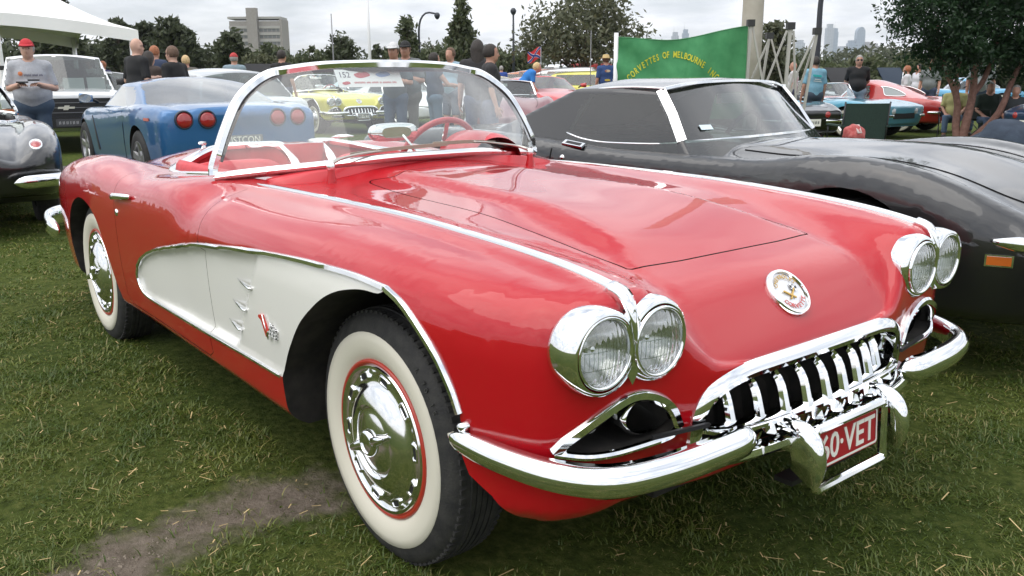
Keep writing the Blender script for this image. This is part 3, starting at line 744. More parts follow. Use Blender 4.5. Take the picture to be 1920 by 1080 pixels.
    # nose emblem
    o = np.array([.637, 0, .704]); nrm = S.front(0, .704)[1]; o = S.front(0, .704, .002)[0]; ya = np.cross(nrm, [0, 1, 0]); ya = ya if ya[2] > 0 else -ya; xa = np.array([0, 1., 0])
    t = np.linspace(0, 2*np.pi, 48, endpoint=False); ring = lambda r, h: np.stack([np.cos(t)*r, np.sin(t)*r, np.full(48, h)], 1)
    rad = .066
    em = MB(); v = np.concatenate([ring(rad, -.006), ring(rad, .004), ring(rad*.95, .009), ring(rad*.86, .009), ring(rad*.83, .003)]); em.add(frame_pts(v, o, xa, ya), grid_faces(5, 48, False, True)); eo = em.build('nose_emblem', CHROME, root, sharp=50); fix_normals(eo)
    me('emblem_face', frame_pts(np.concatenate([ring(rad*.84, .002), [(0, 0, .004)]]), o, xa, ya), [(i, (i+1) % 48, 48) for i in range(48)], mat('emblem_silver', (.72, .72, .74), .3, .5), eo)
    RED2 = MATS['badge_red']; GOLD = mat('badge_gold', (.65, .42, .12), .3, .8); CHK = MATS['checker']
    me('emblem_red_flag', frame_pts(np.array([(-.034, .002, .006), (-.030, .020, .006), (-.012, .012, .007), (-.008, -.002, .007)])[:, [0, 1, 2]]*np.array([-1, 1, 1])*-1*np.array([1, 1, 1])*np.array([-1, -1, 1])*np.array([-1, 1, 1]), o, xa, ya), [(0, 1, 2, 3)], RED2, eo, smooth=False)
    me('emblem_checker_flag', frame_pts(np.array([(.006, .004, .006), (.012, .020, .006), (.034, .012, .007), (.030, -.004, .007)]), o, xa, ya), [(0, 1, 2, 3)], CHK, eo, smooth=False)
    v, f = bar((-.010, -.02, .006), (.022, .006, .006), .004, .003, up=(0, 0, 1)); me('emblem_staff', frame_pts(v, o, xa, ya), f, GOLD, eo, smooth=False)
    v, f = bar((.010, -.02, .0065), (-.022, .004, .0065), .004, .003, up=(0, 0, 1)); me('emblem_staff', frame_pts(v, o, xa, ya), f, GOLD, eo, smooth=False)
    def arc_text(s, r, a0, a1, size, flip):
        b = MB()
        for i, ch in enumerate(s):
            a = a0+(a1-a0)*(i/(len(s)-1)); v, f = text_mesh(ch, size, extrude=.0006)
            rot = a-np.pi/2 if not flip else a+np.pi/2
            c_, s_ = math.cos(rot), math.sin(rot); v2 = np.stack([v[:, 0]*c_-v[:, 1]*s_+r*math.cos(a), v[:, 0]*s_+v[:, 1]*c_+r*math.sin(a), v[:, 2]+.006], 1)
            b.add(frame_pts(v2, o, xa, ya), f)
        return b
    arc_text('CHEVROLET', .043, R(150), R(30), .016, False).build('emblem_lettering', GOLD, eo, smooth=False)
    arc_text('CORVETTE', .043, R(215), R(325), .017, True).build('emblem_lettering', RED2, eo, smooth=False)
    # guards with plate frame
    for sg in (-1, 1):
        y = .185*sg
        pth = bspl([(.72, y, .425), (.775, y, .447), (.822, y, .448), (.852, y, .428), (.866, y, .388), (.862, y, .348), (.850, y, .322)], n=26)
        s = np.linspace(0, 1, 26); sc = np.interp(s, [0, .2, .45, .8, 1], [.7, .9, 1.05, .95, .25])
        v, f = sweep(pth, np.array([(-.020, -.055), (-.023, -.01), (-.020, .006), (-.011, .017), (0, .020), (.011, .017), (.020, .006), (.023, -.01), (.020, -.055)]), up=(1, 0, .6), scale=np.stack([sc, np.ones(26)], 1))
        fix_normals(MB().add(v, f).build('bumper_guard', CHROME, root, sharp=60))
    plate = empty_part('number_plate', root)
    pc = np.array([.838, -.012, .388]); nx = np.array([math.cos(R(4)), 0, math.sin(R(4))])
    def PL(v): return frame_pts(v, pc, (0, 1, 0), np.cross(nx, [0, 1, 0]))
    def rrect(w, h, r, z, n=5):
        pts = []
        for cx, cy, a in ((w/2-r, h/2-r, 0), (-w/2+r, h/2-r, 90), (-w/2+r, -h/2+r, 180), (w/2-r, -h/2+r, 270)):
            for k in range(n): b = R(a+90*k/(n-1)); pts.append((cx+r*math.cos(b), cy+r*math.sin(b), z))
        return np.array(pts)
    PR = mat('plate_red', (.36, .008, .02), .35, coat=.3); PW = mat('plate_white', (.78, .77, .70), .4)
    W, H = .268, .098
    q = rrect(W, H, .01, .0); q2 = rrect(W, H, .01, -.004)
    pl = me('plate_panel', PL(np.concatenate([q, q2])), [tuple(range(20)), tuple(range(39, 19, -1))]+[(i, 20+i, 20+(i+1) % 20, (i+1) % 20) for i in range(20)], PR, plate, smooth=False); fix_normals(pl)
    a, b2 = rrect(W-.006, H-.006, .009, .001), rrect(W-.018, H-.018, .006, .001)
    me('plate_border', PL(np.concatenate([a, b2])), grid_faces(2, 20, False, True), PW, plate, smooth=False)
    v, f = text_mesh('60·VET', .098, (.86, 1.0), .0008, bold=.0012); v[:, 0] -= (v[:, 0].max()+v[:, 0].min())/2; v[:, 1] -= (v[:, 1].max()+v[:, 1].min())/2; v[:, 2] += .0012
    wv = np.ptp(v[:, 0]); v[:, 0] *= .236/wv; v[:, 1] *= .064/np.ptp(v[:, 1])
    me('plate_lettering', PL(v), f, PW, plate, smooth=False)
    fr = rrect(W+.030, H+.048, .012, .006)+[0, -.016, 0]
    trim([PL(fr)], circ(.011, 8), CHROME, 'plate_frame', plate, closed=True)
    v, f = bar((.76, -.15, .288), (.76, .15, .288), .05, .012); me('plate_bracket', v, f, BLACK, plate, smooth=False)
    # tow hook / steering links under the nose
    v, f = box((.55, -.18, .26), (.30, .10, .10)); me('front_underpan', *box((.25, 0, .27), (.65, .8, .04)), WELL, root, smooth=False)
    hero_screen(root, S)
    hero_cockpit(root, S, hp)
    # rear bumpers
    for sg in (-1, 1):
        P = bspl([(x, y*sg, z) for x, y, z in [(-3.22, .89, .445), (-3.40, .895, .45), (-3.58, .865, .46), (-3.72, .78, .465), (-3.80, .62, .465), (-3.83, .45, .46)]], n=26)
        s = np.linspace(0, 1, 26); sc = np.clip(np.minimum(s/.12, (1-s)/.1), 0, 1)**.5*.9+.1
        v, f = sweep(P, circ(.034, 10, .052), scale=np.stack([sc*.8, sc], 1)); fix_normals(MB().add(v, f).build('rear_bumper', CHROME, root))
        # tail lamp in the fender end
        a, n = S.top(-3.50, .66*sg); v, f = lathe([(0, .016), (.03, .012), (.048, 0)], 20, 'z'); o = me('tail_lamp', v, f, mat('tail_lamp_red', (.35, .02, .02), .15, coat=1), root); o.matrix_local = Matrix.Translation(Vector(a)) @ Vector(n).to_track_quat('Z', 'X').to_matrix().to_4x4()
        o.scale = (1.5, .8, 1)
        v, f = lathe([(.046, -.004), (.050, .006), (.058, .006), (.060, -.008)], 20, 'z'); o2 = me('tail_lamp_rim', v, f, CHROME, o)
    # wheels
    for sg in (-1, 1):
        wheel_c1(root, (.0, .724*sg, .320), sg); wheel_c1(root, (-2.591, .762*sg, .320), sg)
def empty_part(name, parent):
    o = bpy.data.objects.new(name, None); COL.objects.link(o); o.parent = parent; return o
def checker_mat():
    if 'checker' in MATS: return MATS['checker']
    m = mat('checker', (.8, .8, .8), .35); t = m.node_tree; c = t.nodes.new('ShaderNodeTexChecker'); c.inputs['Scale'].default_value = 130
    c.inputs[1].default_value = (.02, .02, .02, 1); c.inputs[2].default_value = (.8, .8, .8, 1)
    co = t.nodes.new('ShaderNodeTexCoord'); mp = t.nodes.new('ShaderNodeMapping'); mp.inputs['Rotation'].default_value = (0.3, .4, .5)
    t.links.new(co.outputs['Object'], mp.inputs[0]); t.links.new(mp.outputs[0], c.inputs[0]); t.links.new(c.outputs[0], t.nodes['Principled BSDF'].inputs['Base Color'])
    return m
def empty_mesh_badge(root, a, e, sg, RED2, CHK):
    n = np.array([0, sg, 0.]); up = np.array([0, 0, 1.])
    def B(p, h=.004): return np.array([a+e*x+up*z+n*h for x, z in p])
    def slab(name, p, m_, parent, h=.006):
        q0, q1 = B(p, -.004), B(p, h); k = len(p); o = me(name, np.concatenate([q0, q1]), [tuple(range(k)), tuple(range(2*k-1, k-1, -1))]+[(i, (i+1) % k, k+(i+1) % k, k+i) for i in range(k)], m_, parent, smooth=False); return fix_normals(o)
    b = slab('flag_badge', [(-.004, -.030), (.004, -.030), (.010, -.012), (0, -.004), (-.010, -.012)], CHROME, root)
    slab('badge_red_flag', [(-.012, -.024), (-.040, .020), (-.060, .026), (-.056, .034), (-.034, .036), (-.018, .012), (-.006, -.010)], RED2, b, .007)
    slab('badge_checker_flag', [(.004, -.018), (.024, .020), (.044, .012), (.060, .006), (.050, -.022), (.030, -.014)], CHK, b, .007)
    v, f = sweep(B([(.0, -.028), (.026, .026)], .006), circ(.002, 6), up=(0, sg, 0)); me('badge_staff', v, f, CHROME, b)
    v, f = sweep(B([(.0, -.028), (-.032, .038)], .006), circ(.002, 6), up=(0, sg, 0)); me('badge_staff', v, f, CHROME, b)
    return b
LENS = None
def lens_mat():
    if 'lamp_lens' in MATS: return MATS['lamp_lens']
    m = bpy.data.materials.new('lamp_lens'); m.use_nodes = True; t = m.node_tree; t.nodes.clear(); MATS['lamp_lens'] = m
    tr = t.nodes.new('ShaderNodeBsdfTransparent'); tr.inputs[0].default_value = (.86, .88, .87, 1)
    gl = t.nodes.new('ShaderNodeBsdfGlossy'); gl.inputs['Roughness'].default_value = .06
    co = t.nodes.new('ShaderNodeTexCoord'); wv = t.nodes.new('ShaderNodeTexWave'); wv.wave_type = 'BANDS'; wv.bands_direction = 'Y'; wv.inputs['Scale'].default_value = 22; wv.inputs['Distortion'].default_value = 1.2
    br = t.nodes.new('ShaderNodeTexBrick'); br.inputs['Scale'].default_value = 22
    t.links.new(co.outputs['Object'], wv.inputs[0])
    bp = t.nodes.new('ShaderNodeBump'); bp.inputs['Strength'].default_value = .35; bp.inputs['Distance'].default_value = .003; t.links.new(wv.outputs[1], bp.inputs['Height']); t.links.new(bp.outputs[0], gl.inputs['Normal'])
    fr = t.nodes.new('ShaderNodeLayerWeight'); fr.inputs[0].default_value = .45
    mr = t.nodes.new('ShaderNodeMapRange'); mr.inputs[3].default_value = .14; mr.inputs[4].default_value = .8; t.links.new(fr.outputs[1], mr.inputs[0])
    mx = t.nodes.new('ShaderNodeMixShader'); t.links.new(mr.outputs[0], mx.inputs[0]); t.links.new(tr.outputs[0], mx.inputs[1]); t.links.new(gl.outputs[0], mx.inputs[2])
    o = t.nodes.new('ShaderNodeOutputMaterial'); t.links.new(mx.outputs[0], o.inputs[0])
    return m
def lamp_pair(root, sg):
    """chrome double bezel with two sealed beams"""
    c1 = np.array([.690, .697*sg, .706]); c2 = np.array([.696, .546*sg, .703]); r = .0755
    bez = empty_part('headlamp_bezel', root)
    # outline of the double bezel at the body joint (yz), smooth union of two discs
    mid = (c1+c2)/2; hd = abs(c1[1]-c2[1])/2
    th = np.linspace(0, 2*np.pi, 96, endpoint=False)
    def outline(rad, notch):
        pts = []
        for a in th:
            # ray from the centre: union of two discs, blended
            d = np.array([math.cos(a), math.sin(a)]); best = 0
            vals = []
            for s_ in (-1, 1):
                c = np.array([s_*hd, 0.]); b_ = d@c; q = b_*b_-(c@c-rad*rad)
                if q > 0: vals.append(b_+math.sqrt(q))
            best = max(vals); pts.append(d*best)
        p = np.array(pts)
        for _ in range(notch): p = .5*p+.25*(np.roll(p, 1, 0)+np.roll(p, -1, 0))
        return p
    o_back = outline(.0950, 12); o_mid = outline(.0945, 9); o_front = outline(.086, 4); o_in = outline(.0775, 1)
    rings = []
    sk = lambda p, x: np.stack([np.full(len(p), x)-.03*sstep(.0, .2, (p[:, 0]*1.0)*1.0)*0, mid[1]+p[:, 0]*1.0*sg, mid[2]+p[:, 1]], 1)
    def plan(p, x):   # bezel sweeps back towards the outside of the car
        q = sk(p, x); out = p[:, 0]; q[:, 0] -= .022*np.clip((out+.02)/.17, 0, 1)**1.5; return q
    for p, x in ((o_back*.97, .648), (o_back, .668), (o_mid*.992, .687), (o_front, .703), (o_in, .704)): rings.append(plan(p, x) if x < .69 else sk(p, x))
    v = np.concatenate(rings); bz = MB().add(v, grid_faces(len(rings), 96, False, True)); 
    ob = bz.build('bezel_shell', CHROME, bez); fix_normals(ob)
    # the filler between the two lamp holes
    hub = []
    for s_ in (-1, 1):
        wdg = sk(np.array([(0, .080), (-.022, .045), (-.006, 0), (-.022, -.045), (0, -.080), (.022, -.045), (.006, 0), (.022, .045)]), .7035)
    ctr = wdg.mean(0); me('bezel_bridge', np.concatenate([wdg, [ctr]]), [(i, (i+1) % 8, 8) for i in range(8)], CHROME, bez)
    # drop from the spear on to the bezel
    P = bspl([(.640, mid[1], .822), (.672, mid[1], .812), (.694, mid[1], .785), (.706, mid[1], .748), (.709, mid[1], .715)], n=14); s = np.linspace(0, 1, 14)
    w = np.interp(s, [0, .35, 1], [.024, .020, .004])
    v, f = sweep(P, np.array([(-1, -.8), (-.7, .35), (0, .6), (.7, .35), (1, -.8)]), up=(1, 0, .5), scale=np.stack([w, np.interp(s, [0, 1], [.016, .006])], 1)); fix_normals(MB().add(v, f).build('bezel_crest', CHROME, bez))
    for c in (c1, c2):
        lamp = empty_part('headlamp', root)
        v, f = lathe([(.0755, -.05), (.0755, .012), (.0735, .016), (.0695, .015), (.0670, .010), (.066, -.01)], 48, 'x'); fix_normals(me('lamp_ring', v+c, f, CHROME, lamp))
        v, f = lathe([(.066, .004), (.050, -.025), (.03, -.045), (.012, -.052), (0, -.053)], 40, 'x'); me('reflector', v+c, f, REFLECT, lamp)
        v, f = lathe([(0, -.02), (.008, -.022), (.012, -.035), (.012, -.05)], 14, 'x'); me('bulb_shield', v+c, f, CHROME, lamp)
        v, f = lathe([(0, .024), (.02, .0232), (.036, .0205), (.054, .0155), (.0668, .008)], 48, 'x'); o = me('lens', v, f, lens_mat(), lamp); o.location = c
        # moulded flutes of the sealed beam
        fb = MB()
        for k in range(-6, 7):
            y = k*.0095
            for z0, z1 in ((-.060, -.027), (-.027, .010), (.010, .054)):
                if abs(y)**2+max(abs(z0), abs(z1))**2 > .064**2: continue
                xx = lambda z: .0235-(y*y+z*z)/(.067**2)*.0155
                v, f = sweep(np.array([(xx(z0), y, z0), (xx((z0+z1)/2), y, (z0+z1)/2), (xx(z1), y, z1)]), circ(.0011, 4), up=(1, 0, 0)); fb.add(v+c, f)
        for z in (-.027, .010):
            yy = np.linspace(-.058, .058, 12); v, f = sweep(np.stack([.0235-(yy**2+z*z)/(.067**2)*.0155, yy, np.full(12, z)], 1), circ(.0011, 4), up=(1, 0, 0)); fb.add(v+c, f)
        fb.build('lens_flutes', thin_glass('flute_glass', (.80, .82, .82)), lamp)
    # screws
    for dy, dz, x in ((.02, .098, .664), (.13, .04, .655)):
        pass
def wheel_c1(root, c, sg, tyre_r=.338):
    w = empty_part('wheel', root); c = np.array(c)
    def L(name, prof, m_, parent, n=64, sharp=None):
        v, f = lathe(prof, n, 'y'); v = v*np.array([1, sg, 1])+c
        o = me(name, v, f, m_, parent); fix_normals(o)
        if sharp: autosmooth(o, sharp)
        return o
    R0 = tyre_r
    ty = L('tyre', [(.205, -.075), (.24, -.088), (.285, -.090), (.315, -.082), (R0-.006, -.066), (R0, -.05), (R0, .05), (R0-.006, .066), (.318, .080), (.300, .086), (.285, .090)], RUBBER, w)
    L('whitewall', [(.285, .090), (.284, .0925), (.262, .0955), (.238, .094), (.216, .084), (.208, .078)], mat('whitewall_rubber', (.66, .63, .53), .55), w)
    # moulded size on the shoulder
    lb = MB()
    for i, ch in enumerate('6.70-15'):
        a = R(52)-i*.062; v, f = text_mesh(ch, .024, (1, 1), .0012)
        if not len(v): continue
        rot = a-np.pi/2; c_, s_ = math.cos(rot), math.sin(rot); X = (v[:, 0]*c_-v[:, 1]*s_)+.3015*math.cos(a); Zv = (v[:, 0]*s_+v[:, 1]*c_)+.3015*math.sin(a)
        lb.add(np.stack([X*(-sg if sg > 0 else 1), (v[:, 2]+.0862)*sg, Zv], 1)+c, f)
    lb.build('tyre_lettering', mat('tyre_emboss', (.05, .05, .048), .7), ty, smooth=False)
    # tread ribs and shoulder blocks
    tb = MB()
    for y in (-.034, -.017, 0, .017, .034):
        v, f = lathe([(R0-.002, y-.006), (R0+.004, y-.006), (R0+.004, y+.006), (R0-.002, y+.006)], 64, 'y'); tb.add(v*np.array([1, sg, 1])+c, f)
    n = 84
    for i in range(n):
        a = 2*np.pi*i/n; 
        for s in (-1, 1):
            v, f = box((0, 0, 0), (.013, .022, .012)); v = v+np.array([0, s*.057, R0-.0065]); ca, sa = math.cos(a), math.sin(a)
            v = np.stack([v[:, 0]*ca+v[:, 2]*sa, v[:, 1]*sg, -v[:, 0]*sa+v[:, 2]*ca], 1)+c; tb.add(v, f)
    fix_normals(tb.build('tread', RUBBER, ty, smooth=False))
    L('rim', [(.209, .070), (.212, .080), (.211, .086), (.204, .088), (.199, .084), (.192, .072), (.18, .05), (.05, .03)], mat('red_rim', (.42, .035, .02), .35, coat=.4), w)
    cap = L('hubcap', [(.199, .078), (.2, .084), (.196, .090), (.188, .090), (.180, .083), (.170, .080), (.150, .084), (.140, .092), (.118, .106), (.098, .112), (.092, .108), (.088, .101), (.083, .100), (.072, .106), (.045, .114), (.02, .118), (0, .119)], mat('hubcap_metal', (.86, .86, .86), .11, 1), w, 96, 40)
    # cooling slots around the cap
    for i in range(10):
        a = 2*np.pi*i/10+.2; pr = []
        for rr, ww, yy in ((.160, .030, .0835), (.176, .034, .0835)): pr += [(-ww/2, rr, yy), (ww/2, rr, yy)]
        fr = bspl([(-.021, .158), (-.022, .170), (-.018, .179), (.018, .179), (.022, .170), (.021, .158)], closed=True, per=3)
        ca, sa = math.cos(a), math.sin(a)
        def RP(p, yy): return np.stack([p[:, 0]*ca+p[:, 1]*sa, np.full(len(p), yy)*sg, -p[:, 0]*sa+p[:, 1]*ca], 1)+c
        k = len(fr); p2 = fr*1.0; ctr = fr.mean(0); q = ctr+(fr-ctr)*.72
        # raised chrome frame with a dark hole
        v = np.concatenate([RP(ctr+(fr-ctr)*1.18, .080), RP(fr, .0885), RP(q, .0885), RP(q, .078)]); o = me('slot_frame', v, grid_faces(4, k, False, True), CHROME, cap); fix_normals(o)
        me('slot', np.concatenate([RP(q, .0855), RP(ctr[None], .0855)]), [(j, (j+1) % k, k) for j in range(k)], BLACK, cap)
    # knock-off style spinner
    sp = MB(); v, f = lathe([(.036, .112), (.036, .124), (.030, .130), (.026, .131), (.024, .127), (.014, .128), (0, .1285)], 32, 'y'); sp.add(v*np.array([1, sg, 1])+c, f)
    for a in (R(25), R(25)+np.pi):
        d = np.array([math.cos(a), 0, math.sin(a)]); P = np.array([c+d*r_+np.array([0, sg*h, 0]) for r_, h in ((.026, .122), (.05, .128), (.075, .131), (.096, .127))])
        v, f = sweep(P, circ(1, 8), up=(0, sg, 0), scale=np.array([[.017, .008], [.013, .009], [.010, .008], [.003, .003]])); sp.add(v, f)
    fix_normals(sp.build('spinner', CHROME, cap, sharp=50))
    return w
def hero_screen(root, S):
    base = [(-.922, 0, .948), (-.93, .2, .946), (-.965, .35, .936), (-1.02, .47, .925), (-1.10, .60, .912), (-1.18, .70, .898), (-1.225, .740, .889)]
    up = [(-1.232, .746, .893), (-1.236, .742, .924), (-1.232, .727, .968), (-1.248, .682, 1.06), (-1.268, .625, 1.150), (-1.284, .560, 1.206), (-1.291, .492, 1.243), (-1.290, .430, 1.257), (-1.262, .29, 1.275), (-1.235, .14, 1.281), (-1.222, 0, 1.282)]
    mir = lambda p: [(x, -y, z) for x, y, z in p]
    lo = bspl(mir(base)[::-1]+base[1:], n=81); hi = bspl(mir(up)+up[::-1][1:], n=121)
    scr = empty_part('windscreen', root)
    # glass: ruled between base and hoop, matched by normalized y
    ul = np.linspace(-1, 1, 61); yl = np.sin(ul*np.pi/2*.97)*.73
    L_ = np.stack([np.interp(yl, lo[:, 1], lo[:, i]) for i in range(3)], 1)
    th = np.linspace(.02, .98, 61); H_ = np.stack([np.interp(th, np.linspace(0, 1, 121), hi[:, i]) for i in range(3)], 1)
    # keep glass inside the frame
    q = np.linspace(.005, .992, 17); G = L_[:, None]*(1-q)[None, :, None]+H_[:, None]*q[None, :, None]; bul = np.sin(np.pi*q)*.018; G[:, :, 0] += bul[None]*np.cos(ul*np.pi/2)[:, None]
    me('glass', G.reshape(-1, 3), grid_faces(61, 17), GLASS, scr)
    prof_h = np.array([(-.012, -.012), (-.013, .004), (-.006, .013), (.006, .013), (.013, .004), (.012, -.012)])
    ctr = np.array([-1.15, 0, 1.0]); U = hi-ctr; U[:, 0] *= .3; U /= np.linalg.norm(U, axis=1, keepdims=True)
    trim([hi], prof_h*1.15, CHROME, 'screen_hoop', scr, upv=[U])
    Ub = np.tile(np.array([.75, 0, .65]), (len(lo), 1)); Ub[:, 1] = lo[:, 1]*.6
    trim([lo], np.array([(-.013, -.018), (-.014, .004), (-.006, .010), (.010, .010), (.014, .002), (.013, -.020)]), CHROME, 'screen_base_moulding', scr, upv=[Ub])
    # inner rubber seal, seen dark through the glass
    inn = hi-U*.022+np.array([.004, 0, 0]); trim([inn[3:-3]], circ(.009, 8), RUBBERG, 'screen_seal', scr, upv=[U[3:-3]])
    # paper entry card behind the top edge of the glass
    cc = np.array([-1.222, -.115, 1.236]); xa = np.array([-.02, 1, 0]); ya = np.array([-.62, 0, 1])
    PAPER = mat('card_paper', (.86, .84, .86), .6)
    def CD(p, h=.0): return frame_pts(np.array([(x, y, h) for x, y in p]), cc, xa, ya)
    card = me('entry_card', CD([(-.135, .028), (.155, .028), (.155, -.05), (-.135, -.05)]), [(3, 2, 1, 0)], PAPER, scr, smooth=False)
    v, f = text_mesh('152', .034, (1, 1), .0002); me('card_number', frame_pts(v+np.array([-.098, .003, .001]), cc, xa, ya), f, mat('card_ink', (.12, .1, .14), .6), card, smooth=False)
    def blob(name, cx, cy, w, h, m_):
        t = np.linspace(0, 2*np.pi, 20, endpoint=False); p = np.stack([cx+np.cos(t)*w, cy+np.sin(t)*h*(1+.25*np.sin(2*t)), np.full(20, .001)], 1); me(name, frame_pts(p, cc, xa, ya), [tuple(range(20))], m_, card, smooth=False)
    blob('card_red_car', -.02, .004, .036, .013, mat('print_red', (.55, .12, .14), .6)); blob('card_red_car', -.02, .018, .015, .006, mat('print_tan', (.5, .35, .25), .6))
    blob('card_blue_car', .075, .006, .034, .011, mat('print_blue', (.25, .34, .6), .6)); blob('card_blue_car', .078, .016, .014, .005, MATS['print_blue'])
    blob('card_seal', -.10, -.032, .018, .007, MATS['print_red'])
    v, f = blur_text((5, 2, 3, 1, 4, 2), .009, .19, .0); me('card_lettering', frame_pts(v+np.array([.03, -.030, .001]), cc, xa, ya), f, MATS['print_red'], card, smooth=False)
    # small registration sticker low on the far pillar side
    # wipers
    WIP = mat('wiper_metal', (.55, .53, .48), .3, .9)
    for sg, tip in ((-1, (-.985, .10, .985)), (1, (-.98, .05, .985))):
        w = empty_part('wiper', root); pv, n = S.top(-.90, .448*sg); pv = np.array([-.905, .450*sg, .93]); g, n = S.top(-.905, .45*sg)
        b = MB(); v, f = lathe([(.020, -.02), (.018, .01), (.013, .03), (.012, .05)], 20, 'z'); h = max(.02, pv[2]-g[2]); v[:, 2] *= h/.05; fix_normals(me('wiper_post', v+np.array([pv[0], pv[1], g[2]-.004]), f, RED, w))
        v, f = lathe([(0, .016), (.010, .014), (.014, .006), (.014, -.008), (.011, -.012)], 18, 'z'); fix_normals(me('wiper_cap', v+pv, f, CHROME, w))
    # arms and blades lie on the screen above the base moulding
    for sg, pts, bl in ((-1, [(-.905, -.450, .938), (-.93, -.40, .952), (-.945, -.30, .965), (-.945, -.17, .972)], [(-.965, -.34, .963), (-.94, -.17, .976), (-.935, .06, .982)]),
                        (1, [(-.905, .450, .938), (-.95, .41, .955), (-.97, .30, .972), (-.955, .20, .982)], [(-.985, .33, .972), (-.955, .18, .984), (-.94, .0, .986)])):
        w = [o for o in root.children if o.name.startswith('wiper')][0 if sg < 0 else 1]
        v, f = sweep(bspl(pts, n=12), circ(1, 6), scale=np.interp(np.linspace(0, 1, 12), [0, .3, 1], [.008, .005, .003])); me('wiper_arm', v, f, WIP, w)
        v, f = sweep(bspl(bl, n=12), np.array([(-.003, -.008), (.003, -.008), (.003, .005), (-.003, .005)])); me('wiper_blade', v, f, mat('blade', (.35, .30, .24), .5), w, smooth=False)
def hero_cockpit(root, S, hp):
    # chrome rail round the rear of the cockpit and along the doors
    for sg in (-1, 1):
        pts = [(x, y) for x, y in hp if x < -1.22 and y > .10]
        P = []; U = []
        for x, y in pts:
            a, n = S.top(x-.006 if x < -1.9 else x, y*sg); P.append(a+[0, 0, .003]); U.append(n)
        P = np.array(P); U = np.array([np.array([0, 0, 1.])]*len(P))
        # runs on down the tongue between the seats
        tail = np.array([(-2.08, .098*sg, P[-1][2]-.012), (-1.98, .096*sg, P[-1][2]-.06), (-1.92, .094*sg, P[-1][2]-.14)])
        P2 = bspl(np.concatenate([P[::3], tail]), n=70); w = np.interp(np.arange(70), [0, 25, 35, 69], [.75, .8, 1.25, 1.0])
        trim([P2], np.array([(-.022, -.014), (-.021, .002), (-.010, .010), (.010, .010), (.021, .002), (.022, -.014)]), CHROME, 'cockpit_rail', root, upv=[np.tile([0, 0, 1.], (70, 1))+np.gradient(P2, axis=0)*0+np.array([.15, 0, 0])], scale=[np.stack([w, w], 1)])
        # deck lid latch
        a, n = S.top(-2.41, .36*sg); b = MB(); v, f = lathe([(.016, -.004), (.018, .004), (.013, .012), (.009, .022), (.010, .026)], 16, 'z'); b.add(v+a, f)
        v, f = sweep(np.array([a+[-.03, -.02*sg, .028], a+[.0, 0, .034], a+[.05, .03*sg, .040], a+[.085, .05*sg, .038]]), circ(1, 8), scale=np.array([[.006, .004], [.016, .010], [.014, .008], [.004, .003]])); b.add(v, f)
        fix_normals(b.build('deck_latch', CHROME, root))
        # bucket seat
        cy = .36*sg; seat = empty_part('seat', root)
        def cush(name, c, s, tilt, rr=.07):
            n1, n2 = 18, 14; u = np.linspace(-1, 1, n1); 
            bm = bmesh.new(); bmesh.ops.create_cube(bm, size=2); bmesh.ops.subdivide_edges(bm, edges=bm.edges[:], cuts=7, use_grid_fill=True)
            v = np.array([q.co[:] for q in bm.verts]); bm.faces.ensure_lookup_table(); f = [tuple(x.index for x in fc.verts) for fc in bm.faces]; bm.free()
            p = 5.0; nn = (np.abs(v)**p).sum(1)**(1/p); v = v/nn[:, None]*np.maximum(np.abs(v).max(1), .001)[:, None]
            v = v*np.array(s)/2; ct, st = math.cos(tilt), math.sin(tilt)
            v = np.stack([v[:, 0]*ct+v[:, 2]*st, v[:, 1], -v[:, 0]*st+v[:, 2]*ct], 1)+np.array(c)
            return me(name, v, f, INTR, seat)
        cush('seat_cushion', (-1.72, cy, .55), (.50, .48, .16), R(-6)); cush('seat_back', (-2.0, cy, .66), (.13, .48, .42), R(-18))
        # door inner top pad
        P = np.array([(x, .66*sg, .852) for x in np.linspace(-1.25, -1.85, 10)]); v, f = sweep(P, circ(.022, 8, .05)); me('door_pad', v, f, INTR, root)
    # dash with instrument hood
    P = bspl([(-1.01, -.62, .875), (-.985, -.45, .905), (-.965, -.2, .925), (-.96, 0, .93), (-.965, .2, .925), (-.985, .45, .905), (-1.01, .62, .875)], n=30)
    v, f = sweep(P, np.array([(-.03, -.16), (.14, -.16), (.16, -.04), (.14, .0), (.06, .012), (-.03, .004)])*np.array([-1, 1])); fix_normals(me('dashboard', v, f, DASH, root))
    t = np.linspace(0, np.pi, 25); arc = np.stack([np.full(25, 0.), .33+.155*np.cos(t), .905+.108*np.sin(t)], 1)
    rr = []
    for x, s in ((-.97, .8), (-1.02, .95), (-1.10, 1.0), (-1.17, 1.0), (-1.175, .93), (-1.10, .88)):
        q = arc.copy(); q[:, 0] = x; q[:, 1] = .33+(q[:, 1]-.33)*s; q[:, 2] = .905+(q[:, 2]-.905)*s; rr.append(q)
    me('instrument_hood', np.concatenate(rr), grid_faces(6, 25), DASH, root)
    v, f = prism(np.array([(y, z) for _, y, z in rr[5]]), 'x', -1.098, -1.093); me('gauge_face', v, f, BLACK, root, smooth=False)
    # steering wheel
    sw = empty_part('steering_wheel', root); c = np.array([-1.43, .345, .87]); ax = np.array([-.90, 0, .44]); ax /= np.linalg.norm(ax)
    e1 = np.array([0, 1., 0]); e2 = np.cross(ax, e1); e2 = e2 if e2[2] > 0 else -e2
    t = np.linspace(0, 2*np.pi, 48, endpoint=False); P = c+.198*(np.cos(t)[:, None]*e1+np.sin(t)[:, None]*e2)
    v, f = sweep(P, circ(.0135, 10), upv=np.tile(ax, (48, 1)), closed=True); me('wheel_rim', v, f, mat('wheel_red', (.5, .03, .04), .3, coat=.5), sw)
    for a in (R(90), R(210), R(330)):
        d = math.cos(a)*e1+math.sin(a)*e2; v, f = bar(c-ax*.02+d*.03, c+d*.195, .022, .004, up=ax); me('wheel_spoke', v, f, CHROME, sw, smooth=False)
